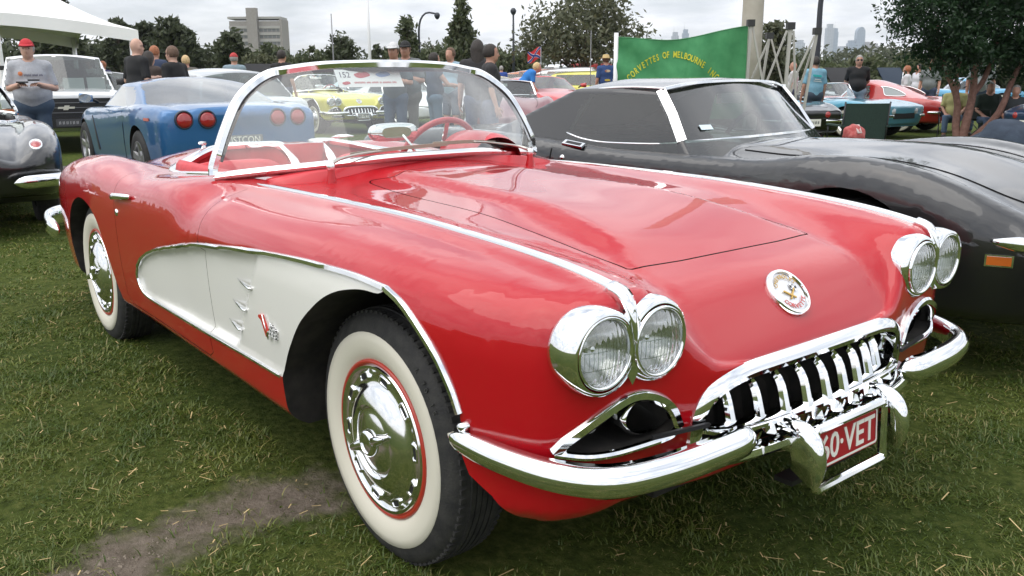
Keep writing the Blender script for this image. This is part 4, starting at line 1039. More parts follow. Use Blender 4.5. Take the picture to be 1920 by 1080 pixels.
    v, f = lathe([(0, .02), (.03, .015), (.04, 0), (.03, -.03), (.018, -.40)], 20, 'z'); o = me('steering_column', v, f, mat('wheel_red', ()), sw); o.matrix_local = Matrix.Translation(Vector(c)) @ Vector(ax).to_track_quat('Z', 'X').to_matrix().to_4x4()
    # mirror on its stalk
    mr = empty_part('interior_mirror', root); c = np.array([-1.12, -.02, 1.012])
    v, f = sweep(np.array([(-1.08, .015, .93), (-1.10, .0, .97), (-1.125, -.04, 1.03)]), circ(.0065, 10), scale=None, up=(0, 1, 0)); me('mirror_stalk', v, f, CHROME, mr)
    pp = bspl([(-.105, -.012), (-.108, .01), (-.085, .031), (0, .037), (.085, .031), (.108, .01), (.105, -.012), (.08, -.03), (0, -.034), (-.08, -.03)], closed=True, per=5)
    k = len(pp); mk = lambda s, x: np.stack([np.full(k, x), pp[:, 0]*s, pp[:, 1]*s], 1)+np.array([-1.145, -.055, 1.02])
    v = np.concatenate([mk(.6, .034), mk(.92, .026), mk(1, .01), mk(1, 0), mk(.94, -.004)]); b = MB().add(v, grid_faces(5, k, False, True)); b.add(mk(.6, .034), [tuple(range(k))]); b.add(mk(.94, -.003), [tuple(range(k))]); fix_normals(b.build('mirror_shell', CHROME, mr, sharp=50))

# ================================================================== other cars
TLAMP = mat('tail_lamp_red', (.35, .02, .02), .15, coat=1)
HLAMP = mat('headlamp_glass', (.75, .78, .8), .08, .3, coat=1)
ALLOY = mat('alloy', (.45, .45, .46), .3, .9)
DGLASS = thin_glass('tinted_glass', (.34, .40, .38), 1.0, .02)
CGLASS = thin_glass('clear_glass', (.80, .88, .86), 1.0, .04)
CABIN = noisy('cabin_black', (.015, .015, .016), (.03, .03, .03), 30, .7)
def T_(*a): return list(zip(a[::2], a[1::2]))
def auto_per(side, nose, tail, yc, zb):
    """perimeter rows from side stations (x,y,z) rear to front plus rounded nose/tail tips (x,z,power)"""
    P = []
    x1, y1, z1 = side[0]; xN, zN, p = tail
    for a in np.linspace(90, 12, 8):
        s, c = math.sin(R(a))**(2/p), max(math.cos(R(a)), 0)**(2/p); xp = x1+(xN-x1)*s; yp = y1*c; zp = z1+(zN-z1)*s**1.5
        xs = x1+(xN+.10-x1)*s; P.append((xp, yp, zp, xs, xs+(xp-xs)*.6, yp*.88*(1-.0*s), zb+.06*s))
    for x, y, z in side: P.append((x, y, z, x, x, float(yc(x)), zb))
    x1, y1, z1 = side[-1]; xN, zN, p = nose
    for a in np.linspace(12, 90, 9):
        s, c = math.sin(R(a))**(2/p), max(math.cos(R(a)), 0)**(2/p); xp = x1+(xN-x1)*s; yp = y1*c; zp = z1+(zN-z1)*s**1.5
        xs = x1+(xN-.10-x1)*s; P.append((xp, yp, zp, xs, xs+(xp-xs)*.6, yp*.88, zb+.05*s))
    P[0] = (P[0][0], 0, *P[0][2:5], 0, P[0][6]); P[-1] = (P[-1][0], 0, *P[-1][2:5], 0, P[-1][6])
    return P
def heightfield_cabin(root, fs, belt, xr, wb, paint, glass, side_poly=None, nx=70, ny=56, pw=.022, names=('windscreen', 'side_window', 'rear_window'), frame=None, rear_glass=True, roofm=None):
    """greenhouse as the lower envelope of four sheets: screen, side, rear, roof. Faces near an edge between sheets are pillars."""
    xs = np.linspace(xr[0], xr[1], nx); t = np.linspace(-1, 1, ny); ys = np.sign(t)*(1-(1-np.abs(t))**1.7)*wb
    X, Y = np.meshgrid(xs, ys, indexing='ij'); F = np.stack([f(X, Y) for f in fs])          # ws, side, rear, roof
    H = F.min(0); B = belt(X, Y) if belt.__code__.co_argcount == 2 else belt(X)
    srt = np.sort(F, 0); k = F.argmin(0)
    V = np.stack([X, Y, np.maximum(H, B-.03)], -1); v = V.reshape(-1, 3)
    faces = {n: [] for n in ('roof', 'ws', 'sl', 'sr', 'rear')}
    gx, gy = np.gradient(F, xs, axis=1), np.gradient(F, ys, axis=2)
    if side_poly is not None: cx, cy, chh = [(a[:-1, :-1]+a[1:, :-1]+a[:-1, 1:]+a[1:, 1:])/4 for a in (X, Y, H)]; sdp = sdist(np.stack([cx.ravel(), chh.ravel()], 1), side_poly).reshape(cx.shape)
    for i in range(nx-1):
        for j in range(ny-1):
            hh = H[i:i+2, j:j+2]; bb = B[i:i+2, j:j+2]
            if (hh < bb-.02).all(): continue
            q = (i*ny+j, (i+1)*ny+j, (i+1)*ny+j+1, i*ny+j+1)
            f = F[:, i:i+2, j:j+2].mean((1, 2)); o = np.argsort(f); a, b = o[0], o[1]
            g = math.hypot(gx[a, i, j]-gx[b, i, j], gy[a, i, j]-gy[b, i, j])*1.0+1e-6
            sl = math.sqrt(1+gx[a, i, j]**2+gy[a, i, j]**2); d = (f[b]-f[a])/g*max(1, sl*.6)
            x, y, z = X[i:i+2, j:j+2].mean(), Y[i:i+2, j:j+2].mean(), hh.mean()
            if a == 3 or d < pw or (a == 2 and not rear_glass): faces['roof'].append(q)
            elif a == 0: faces['ws'].append(q)
            elif a == 2: faces['rear'].append(q)
            else:
                if side_poly is not None and sdp[i, j] < 0: faces['roof'].append(q)
                else: faces['sl' if y > 0 else 'sr'].append(q)
    out = []
    for key, nm, m_ in (('roof', 'roof', roofm or paint), ('ws', names[0], glass), ('sl', names[1], glass), ('sr', names[1], glass), ('rear', names[2], glass)):
        fc = faces[key]
        if not fc: continue
        u = sorted({i for q in fc for i in q}); mp = {a: b for b, a in enumerate(u)}
        o = me(nm, v[u], [tuple(mp[i] for i in q) for q in fc], m_, root)
        fix_up(o); out.append(o)
    return out
def fix_up(o):
    bm = bmesh.new(); bm.from_mesh(o.data)
    for f in bm.faces:
        f.normal_update()
        if f.normal.z < 0: f.normal_flip()
    bm.to_mesh(o.data); bm.free()
def car_wheel(root, c, sg, r=.33, w=.21, style='alloy', white=False):
    wh = empty_part('wheel', root); c = np.array(c, float)
    def L(name, prof, m_, par, n=36, sharp=None):
        v, f = lathe(prof, n, 'y'); o = me(name, v*np.array([1, sg, 1])+c, f, m_, par); fix_normals(o)
        if sharp: autosmooth(o, sharp)
        return o
    h = w/2; ri = r*.66
    L('tyre', [(ri, -h+.01), (r*.82, -h), (r-.015, -h+.015), (r, -h+.03), (r, h-.03), (r-.015, h-.015), (r*.82, h), (ri, h-.01)], RUBBER, wh)
    if white: L('whitewall', [(r*.86, h-.002), (r*.8, h+.004), (ri, h-.004)], MATS['whitewall_rubber'], wh)
    if style == 'alloy':
        L('rim', [(ri, -h+.02), (ri+.006, h-.012), (ri-.01, h-.008), (ri-.018, h-.02), (ri-.02, .0)], ALLOY, wh)
        for i in range(5):
            a = 2*np.pi*i/5+.3; d = np.array([math.cos(a), 0, math.sin(a)])
            P = np.array([c+d*s*ri+np.array([0, sg*y, 0]) for s, y in ((.08, h-.035), (.5, h-.03), (.98, h-.016))])
            v, f = sweep(P, np.array([(-.5, -.3), (.5, -.3), (.4, .4), (-.4, .4)]), up=(0, sg, 0), scale=np.array([[.10, .03], [.075, .03], [.10, .025]])); fix_normals(me('spoke', v, f, ALLOY, wh, smooth=False))
        L('hub', [(0, h-.02), (.03, h-.02), (.05, h-.03), (.06, h-.06)], ALLOY, wh, 20)
        L('brake_disc', [(.02, h-.09), (ri*.8, h-.09)], mat('brake', (.12, .12, .12), .5, .6), wh, 24)
    else:
        L('rim', [(ri, -h+.02), (ri+.005, h-.01), (ri-.012, h-.006), (ri-.025, h-.02), (ri*.75, h-.03), (ri*.5, h-.005), (ri*.42, h+.008), (ri*.2, h+.012), (0, h+.013)], CHROME if style == 'chrome' else BRUSHED, wh, 40, 35)
        for i in range(8):
            a = 2*np.pi*i/8; d = np.array([math.cos(a), 0, math.sin(a)]); v, f = lathe([(0, 0), (.018, 0)], 8, 'y'); me('slot', v+c+d*ri*.78+np.array([0, sg*(h-.022), 0]), f, BLACK, wh)
    return wh
def generic_car(name, S, paint, fine=1.0):
    """S: spec dict. Body origin: front axle on the ground, x forward."""
    root = empty(name)
    yc, zc, z0 = kline(S['yc']), kline(S['zc'], S.get('sm', .05)), kline(S['z0'], S.get('sm', .05))
    zm = kline(S['zm'], .05) if 'zm' in S else (lambda x: z0(x)*.65+zc(x)*.35)
    fm = S.get('fm', .55)
    K = {'y': [lambda x: np.zeros_like(x), lambda x: yc(x)*fm, lambda x: yc(x)*.86, yc, lambda x: yc(x)+.1], 'z': [z0, zm, lambda x: zc(x)-S.get('valley', .012), zc, lambda x: zc(x)-.04]}
    per = auto_per(S['side'], S['nose'], S['tail'], yc, S.get('zb', .22))
    sk = S.get('skirt') or (lambda u, x, y: .03*u**2+.05*np.maximum(0, (u-.85)/.15)**2)
    b0, Z = body_net(name+'_loft', K, per, sk, nlines=int(150*fine), nA=int(22*fine), nB=int(8*fine), nC=int(16*fine), smooth_it=int(2+3*fine), side_it=int(6*fine))
    Sf = Surf(b0); Sf.Z = lambda X, Y: Z(X, Y).reshape(np.shape(X))-.014; cut = []
    for x, hw in ((0, S['arch'][0]), (-S['wb'], S['arch'][1])):
        t = np.linspace(0, np.pi, 19); poly = [(x+math.cos(a)*hw, S['arch'][2]+math.sin(a)*(hw*S.get('archz', 1.0))) for a in t]+[(x-hw, .02), (x+hw, .02)]
        for sg in (-1, 1): cut.append(fix_normals(me('cutter', *prism(poly, 'y', sg*S.get('arch_in', .5), sg*1.3))))
    if 'cockpit' in S:
        cp = bspl(S['cockpit'], per=4); cp = np.concatenate([cp, (cp*np.array([1, -1]))[::-1][1:-1]]); cut.append(fix_normals(me('cutter', *prism(cp, 'z', .45, 1.5))))
    body = boolean(b0, cut, 'DIFFERENCE', 'body'); drop(*cut); body.parent = root
    def cls(c, skin, q):
        if skin: return 0
        return 2 if 'cockpit' in S and c.z > .44 and abs(c.y) < .75 and not abs(c.y) > .7 else 1
    paint_finish(body, Sf, cls, [paint, WELL, S.get('interior', CABIN)])
    split_by_material(body, [(1, 'wheel_well'), (2, 'cockpit_lining')], root)
    drop(b0)
    for x in (0, -S['wb']):
        for sg in (-1, 1): car_wheel(root, (x, sg*S['track'], S.get('wr', .33)-.005), sg, S.get('wr', .33), S.get('ww', .21), S.get('wheel', 'alloy'), S.get('white', False))
    return root, Sf
def seats(root, x, m_, z=.5, ys=(-.37, .37), top=.35):
    for y in ys:
        s = empty_part('seat', root)
        v, f = sweep(np.array([(x+.45, y, z-.06), (x+.05, y, z-.08)]), circ(.24, 12, .09)); me('seat_cushion', v, f, m_, s)
        v, f = sweep(np.array([(x+.04, y, z-.05), (x-.06, y, z+top*.6), (x-.12, y, z+top)]), circ(1, 12), up=(1, 0, 0), scale=np.array([[.25, .08], [.25, .08], [.15, .05]])); me('seat_back', v, f, m_, s)
def strip(root, name, pts, w, h, m_, up=(0, 0, 1), n=20):
    v, f = sweep(bspl(pts, n=n), np.array([(-w/2, -h/2), (w/2, -h/2), (w/2, h*.3), (w*.25, h/2), (-w*.25, h/2), (-w/2, h*.3)]), up=up); return fix_normals(me(name, v, f, m_, root))
def disc(root, name, c, n, r, m_, t=.012, k=24, sx=1.0):
    v, f = lathe([(0, t), (r*.7, t*.85), (r, 0), (r, -.02)], k, 'z'); v[:, 0] *= sx
    o = me(name, v, f, m_, root); fix_normals(o); o.matrix_local = Matrix.Translation(Vector(c)) @ Vector(n).to_track_quat('Z', 'Y').to_matrix().to_4x4(); return o
def plate(root, c, n, w, h, bg, fg, s, mbg=None):
    p = empty_part('number_plate', root); n = np.asarray(n, float); n /= np.linalg.norm(n); xa = np.cross([0, 0, 1], n)
    v, f = box((0, 0, 0), (w, h, .012)); me('plate_panel', frame_pts(v, c, xa, np.cross(n, xa)), f, bg, p, smooth=False)
    v, f = text_mesh(s, h*.82, (.9, 1), .0006) if s else blur_text((1, 1, 1, .6, 1, 1), h*.5, w*.8)
    if len(v):
        v[:, 0] -= (v[:, 0].max()+v[:, 0].min())/2; v[:, 1] -= (v[:, 1].max()+v[:, 1].min())/2; k = min(1, w*.88/np.ptp(v[:, 0])); v[:, :2] *= k; v[:, 2] += .0075
        me('plate_lettering', frame_pts(v, c, xa, np.cross(n, xa)), f, fg, p, smooth=False)
def place(root, anchor, px, dist, rel, z=0.0):
    """stand the car so that its local anchor (x,y) is on the bearing of photo column px at dist; rel = heading, degrees left of the view"""
    a = YAW+R(rel); p = spot(px, dist, z); c, s = math.cos(a), math.sin(a)
    root.location = (p[0]-(anchor[0]*c-anchor[1]*s), p[1]-(anchor[0]*s+anchor[1]*c), z); root.rotation_euler = (0, 0, a)
def at_world(root, x, y, deg, z=0): root.location = (x, y, z); root.rotation_euler = (0, 0, R(deg))

# ---- the black shark-nosed coupe beside the red car
BLK = mat('black_paint', (.006, .006, .007), .3, 0, 1.0, cr=.015)
def spec_shark():
    return dict(wb=2.489, track=.745, wr=.335, arch=(.375, .385, .335), archz=1.03, zb=.22, sm=.06, fm=.50, valley=.03,
        z0=T_(-3.7, .78, -3.4, .825, -2.9, .85, -2.3, .86, -1.0, .855, -.75, .85, -.4, .862, 0, .862, .25, .838, .5, .765, .75, .665, .92, .58, 1.02, .5),
        zm=T_(-3.7, .77, -3.4, .82, -2.9, .84, -2.3, .84, -1.0, .835, -.75, .835, -.4, .835, 0, .825, .25, .795, .5, .725, .75, .635, .92, .555, 1.02, .48),
        zc=T_(-3.7, .76, -3.4, .815, -3.0, .848, -2.5, .872, -2.1, .862, -1.7, .835, -1.3, .805, -.9, .80, -.6, .80, -.42, .806, -.21, .838, -.02, .849, .16, .834, .34, .795, .52, .716, .66, .646, .85, .56, 1.02, .47),
        yc=T_(-3.7, .62, -3.3, .70, -2.8, .755, -2.4, .765, -1.9, .735, -1.4, .715, -.9, .715, -.5, .725, 0, .745, .4, .725, .7, .62, 1.02, .50),
        side=[(-3.45, .76, .60), (-3.2, .82, .60), (-2.8, .868, .60), (-2.45, .876, .61), (-2.1, .862, .62), (-1.7, .825, .62), (-1.3, .805, .62), (-.9, .805, .62), (-.6, .822, .61), (-.3, .858, .60), (0, .876, .60), (.3, .868, .58), (.52, .835, .54), (.66, .79, .52)],
        nose=(1.02, .40, 2.6), tail=(-3.68, .58, 5.0), wheel='brushed')
def shark_cabin(root, Sf, paint, fine=1.0, glass=DGLASS):
    ws = lambda x, y: .868+(-.775-.125*(y/.68)**2-x)*1.03
    side = lambda x, y: .85+(.715-np.abs(y))/.30
    rear = lambda x, y: 1.168-.405*np.maximum(0, -(x+1.60))-.30*np.maximum(0, -(x+1.60))**2*0-.02*(y/.5)**2+.0*x
    roof = lambda x, y: 1.176-.055*(y/.6)**2-.10*(x+1.42)**2
    belt = lambda x, y: Sf.Z(x, y)
    poly = np.array([(-1.69, .84), (-1.672, .876), (-1.588, 1.06), (-1.56, 1.078), (-1.284, 1.097), (-1.115, 1.105), (-.93, .85), (-.92, .80), (-1.69, .80)])
    heightfield_cabin(root, (ws, side, rear, roof), belt, (-2.75, -.74), .74, paint, glass, poly, int(90*fine), int(64*fine), pw=.016, rear_glass=False)
    seats(root, -1.75, CABIN, .5)
    me('dashboard', *box((-1.02, 0, .76), (.22, 1.25, .14)), CABIN, root, smooth=False)
    sw = empty_part('steering_wheel', root); t = np.linspace(0, 2*np.pi, 28, endpoint=False); ax = np.array([-.9, 0, .43]); e2 = np.array([.43, 0, .9]); P = np.array([-1.22, .37, .80])+.185*(np.cos(t)[:, None]*np.array([0, 1., 0])+np.sin(t)[:, None]*e2)
    v, f = sweep(P, circ(.013, 8), upv=np.tile(ax, (28, 1)), closed=True); me('wheel_rim', v, f, BLACK, sw)
    # bright pillars, drip rails, lower screen moulding
    for sg in (-1, 1):
        a = np.array([-.913, .700*sg, .858]); b = np.array([-1.098, .636*sg, 1.106])
        v, f = sweep(np.array([a, (a+b)/2+[.008, 0, .004], b]), np.array([(-.028, -.010), (.028, -.010), (.024, .010), (-.024, .010)]), up=(.55, .8*sg, .35)); fix_normals(me('pillar_moulding', v, f, CHROME, root, smooth=False))
        P = bspl([(-1.075, .638*sg, 1.116), (-1.28, .632*sg, 1.122), (-1.5, .625*sg, 1.112), (-1.60, .626*sg, 1.085)], n=16); v, f = sweep(P, circ(.007, 8)); me('drip_rail', v, f, CHROME, root)
        P = bspl([(-1.08, .632*sg, 1.098), (-1.28, .628*sg, 1.103), (-1.53, .622*sg, 1.090), (-1.585, .632*sg, 1.06), (-1.63, .665*sg, .97), (-1.672, .700*sg, .872)], n=24); v, f = sweep(P, np.array([(-.022, -.004), (.022, -.004), (.02, .007), (-.02, .007)]), up=(0, sg, .3)); fix_normals(me('window_seal', v, f, BLACK, root, smooth=False))
        P = bspl([(-1.675, .706*sg, .872), (-1.60, .712*sg, .852), (-1.50, .716*sg, .838), (-1.38, .716*sg, .832), (-1.1, .714*sg, .838), (-.93, .706*sg, .850)], n=20); v, f = sweep(P, circ(.006, 8)); me('sill_moulding', v, f, CHROME, root)
        # door handle flap and lock
        q, n = Sf.top(-1.56, .775*sg, .004); v, f = sweep(np.array([q+[-.075, 0, .008], q+[.075, .01*sg, -.006]]), np.array([(-.022, -.004), (.022, -.004), (.018, .006), (-.018, .006)]), up=tuple(n)); fix_normals(me('door_handle', v, f, CHROME, root, smooth=False))
        q, n = Sf.top(-1.56, .775*sg, .009); v, f = sweep(np.array([q+[-.055, 0, .006], q+[.055, .008*sg, -.004]]), np.array([(-.012, -.003), (.012, -.003), (.01, .003), (-.01, .003)]), up=tuple(n)); fix_normals(me('handle_recess', v, f, BLACK, root, smooth=False))
        q, n = Sf.side(-1.614, .745, sg, .002); disc(root, 'door_lock', q, n, .016, CHROME, .006, 16)
        # door shut lines
        for pts in ([(-1.70, .30), (-1.705, .60), (-1.70, .72), (-1.695, .79)], [(-.70, .28), (-.70, .6), (-.705, .70)]):
            P = np.array([Sf.side(x, z, sg, .0012)[0] for x, z in bspl(pts, per=6)]); v, f = sweep(P, np.array([(-.003, -.002), (.003, -.002), (.003, .002), (-.003, .002)]), up=(0, sg, 0)); me('door_gap', v, f, mat('gap_black', (.002, .002, .002), .9), root, smooth=False)
        # front bumper blade, side marker
        P = np.array([(.60, .858*sg, .566), (.66, .822*sg, .560), (.78, .74*sg, .545), (.90, .60*sg, .525), (.98, .42*sg, .51)]); pp = bspl(P, n=22); v, f = sweep(pp, circ(1, 10), scale=np.stack([np.interp(np.arange(22), [0, 3, 21], [.008, .022, .022]), np.interp(np.arange(22), [0, 3, 21], [.010, .030, .030])], 1)); fix_normals(me('front_bumper', v, f, CHROME, root))
        q, n = Sf.side(.615, .485, sg, .002); v, f = box((0, 0, 0), (.085, .034, .012)); xa = np.cross([0, 0, 1], n); o = me('side_marker', frame_pts(v, q, xa, np.cross(n, xa)), f, mat('amber_lens', (.55, .13, .02), .2, coat=.6), root, smooth=False)
        v, f = box((0, 0, 0), (.098, .047, .008)); me('marker_bezel', frame_pts(v, q-n*.001, xa, np.cross(n, xa)), f, CHROME, root, smooth=False)
        # tail lamps
        for y in (.36, .56):
            q, n = Sf.t.ray_cast(Vector((-4.5, y*sg, .66)), Vector((1, 0, 0)))[:2]; q = np.array(q) if q is not None else np.array([-3.68, y*sg, .66]); disc(root, 'tail_lamp', q+[-.004, 0, 0], (-1, 0, 0), .065, TLAMP, .012)
            v, f = lathe([(.062, .0), (.066, .012), (.076, .010), (.078, -.01)], 28, 'x'); me('tail_lamp_rim', v*np.array([-1, 1, 1])+q, f, CHROME, root)
        P = bspl([(-3.52, .77*sg, .50), (-3.64, .70*sg, .50), (-3.71, .5*sg, .50), (-3.72, .28*sg, .50)], n=16); v, f = sweep(P, circ(.022, 8, .035)); fix_normals(me('rear_bumper', v, f, CHROME, root))
    P = bspl([(-.915, -.70, .856), (-.85, -.5, .862), (-.79, -.2, .868), (-.783, 0, .869), (-.79, .2, .868), (-.85, .5, .862), (-.915, .70, .856)], n=36); v, f = sweep(P, np.array([(-.014, -.006), (.014, -.006), (.012, .006), (-.012, .006)])); fix_normals(me('screen_moulding', v, f, CHROME, root, smooth=False))
    P = bspl([(-1.098, -.64, 1.112), (-1.06, -.4, 1.142), (-1.045, 0, 1.152), (-1.06, .4, 1.142), (-1.098, .64, 1.112)], n=30); v, f = sweep(P, np.array([(-.012, -.006), (.012, -.006), (.010, .007), (-.010, .007)])); fix_normals(me('screen_header', v, f, CHROME, root, smooth=False))
    v, f = box((0, 0, 0), (.085, .032, .002)); me('screen_sticker', frame_pts(v, (-.893, -.517, .922), (.2, 1, 0), (-.70, 0, .72)), f, mat('sticker_pale', (.62, .74, .80), .5), root, smooth=False)
    m = me('interior_mirror', *box((-1.09, .02, 1.055), (.03, .22, .055)), BRUSHED, root, smooth=False)
    # hood seam and dome edges
    for sg in (-1, 1):
        P = np.array([Sf.top(x, y*sg, .0012)[0] for x, y in bspl([(-.70, .45), (-.3, .50), (.1, .52), (.45, .50), (.62, .44)], per=6)]); v, f = sweep(P, np.array([(-.003, -.002), (.003, -.002), (.003, .002), (-.003, .002)])); me('hood_gap', v, f, MATS['gap_black'], root, smooth=False)
    return root
def make_shark(name, paint, fine=1.0, glass=DGLASS):
    root, Sf = generic_car(name, spec_shark(), paint, fine); shark_cabin(root, Sf, paint, fine, glass)
    return root, Sf
# ---- fastback with round tail lamps (late model, seen from behind)
def make_latecoupe(name, paint):
    S = dict(wb=2.686, track=.80, wr=.335, ww=.25, arch=(.375, .39, .335), zb=.20, sm=.06, fm=.6, valley=.010,
        z0=T_(-3.5, .93, -3.3, .955, -2.8, .96, -1.0, .94, -.7, .93, -.2, .87, .3, .80, .7, .68, .95, .5),
        zc=T_(-3.5, .90, -3.2, .945, -2.7, .955, -2.2, .935, -1.6, .90, -1.0, .885, -.6, .87, -.1, .86, .3, .80, .65, .68, .95, .5),
        yc=T_(-3.5, .72, -3.1, .78, -2.6, .80, -2.0, .78, -1.4, .765, -.8, .77, 0, .77, .4, .72, .9, .55),
        side=[(-3.30, .875, .70), (-3.05, .905, .66), (-2.7, .922, .64), (-2.3, .912, .64), (-1.8, .89, .64), (-1.3, .885, .63), (-.8, .895, .62), (-.3, .912, .60), (0, .915, .60), (.35, .88, .56), (.6, .80, .52)],
        nose=(.95, .42, 2.6), tail=(-3.52, .66, 7.0), wheel='alloy')
    root, Sf = generic_car(name, S, paint, 1.3)
    ws = lambda x, y: .93+(-.62-.22*(y/.72)**2-x)*.62
    side = lambda x, y: .93+(.775-np.abs(y))/.62
    rear = lambda x, y: 1.245-.30*np.maximum(0, -(x+1.75))**1.25-.05*(y/.6)**2
    roof = lambda x, y: 1.245-.07*(y/.6)**2-.07*(x+1.55)**2
    belt = lambda x, y: Sf.Z(x, y)
    poly = np.array([(-2.18, .90), (-2.12, .975), (-1.98, 1.06), (-1.7, 1.14), (-1.2, 1.14), (-.72, .98), (-.7, .9)])
    heightfield_cabin(root, (ws, side, rear, roof), belt, (-3.32, -.60), .80, paint, thin_glass('smoked_glass', (.30, .36, .38), 1.0, .10), poly, 100, 60, pw=.03)
    seats(root, -1.9, CABIN, .5)
    for sg in (-1, 1):
        for y in (.63, .39):
            h = Sf.t.ray_cast(Vector((-4.5, y*sg, .80)), Vector((1, 0, 0))); q = np.array(h[0]) if h[0] is not None else np.array([-3.5, y*sg, .8])
            disc(root, 'tail_lamp', q+[-.006, 0, 0], (-1, 0, .08), .082, TLAMP, .016, 32)
            v, f = lathe([(.080, .0), (.086, .010), (.098, .004), (.102, -.012)], 32, 'x'); me('tail_lamp_rim', v*np.array([-1, 1, 1])+q, f, mat('lamp_surround', (.02, .03, .05), .4), root)
        m = empty_part('door_mirror', root); v, f = sweep(np.array([(-.80, .93*sg, .985), (-.80, 1.08*sg, .99)]), circ(1, 12), scale=np.array([[.03, .04], [.06, .062]])); me('mirror_shell', v, f, paint, m)
        v, f = lathe([(0, 0), (.075, 0)], 20, 'x'); me('mirror_glass', v*np.array([1, 1, .7])+[-.865, 1.03*sg, .99], f, mat('mirror_glass', (.35, .36, .36), .05, 1), m)
        v, f = sweep(np.array([(-.78, .86*sg, .93), (-.79, .95*sg, .985)]), circ(.02, 8)); me('mirror_stalk', v, f, BLACK, m)
        q, n = Sf.side(-3.10, .80, sg, .003); v, f = box((0, 0, 0), (.13, .03, .012)); xa = np.cross([0, 0, 1], n); me('side_marker', frame_pts(v, q, xa, np.cross(n, xa)), f, mat('marker_red', (.5, .12, .08), .3), root, smooth=False)
        # side vent behind the front wheel
        P = np.array([Sf.side(x, z, sg, .002)[0] for x, z in bspl([(-.52, .76), (-.60, .66), (-.66, .50), (-.70, .34)], per=5)]); v, f = sweep(P, np.array([(-.03, -.004), (.03, -.004), (.02, .006), (-.02, .006)]), up=(0, sg, 0), scale=np.interp(np.arange(len(P)), [0, len(P)-1], [.5, 1.4])); fix_normals(me('side_vent', v, f, mat('vent_dark', (.01, .014, .02), .5), root, smooth=False))
        P = np.array([Sf.side(x, z, sg, .0015)[0] for x, z in [(-2.02, .30), (-2.05, .5), (-2.08, .7), (-2.05, .86)]]); v, f = sweep(P, circ(.004, 4)); me('door_gap', v, f, MATS['gap_black'], root)
    plate(root, (-3.535, 0, .56), (-1, 0, .05), .40, .125, mat('plate_slate', (.16, .18, .19), .4), mat('plate_pale', (.75, .74, .66), .4), 'JSTCON'); mat('plate_ink', (.03, .05, .06), .5)
    strip(root, 'rear_diffuser', [(-3.36, -.70, .30), (-3.50, -.4, .30), (-3.51, 0, .30), (-3.50, .4, .30), (-3.36, .70, .30)], .08, .14, BLACK)
    disc(root, 'tail_emblem', (-3.522, 0, .82), (-1, 0, 0), .045, mat('emblem_gold', (.5, .4, .2), .3, .7), .006, 18, 1.3)
    return root
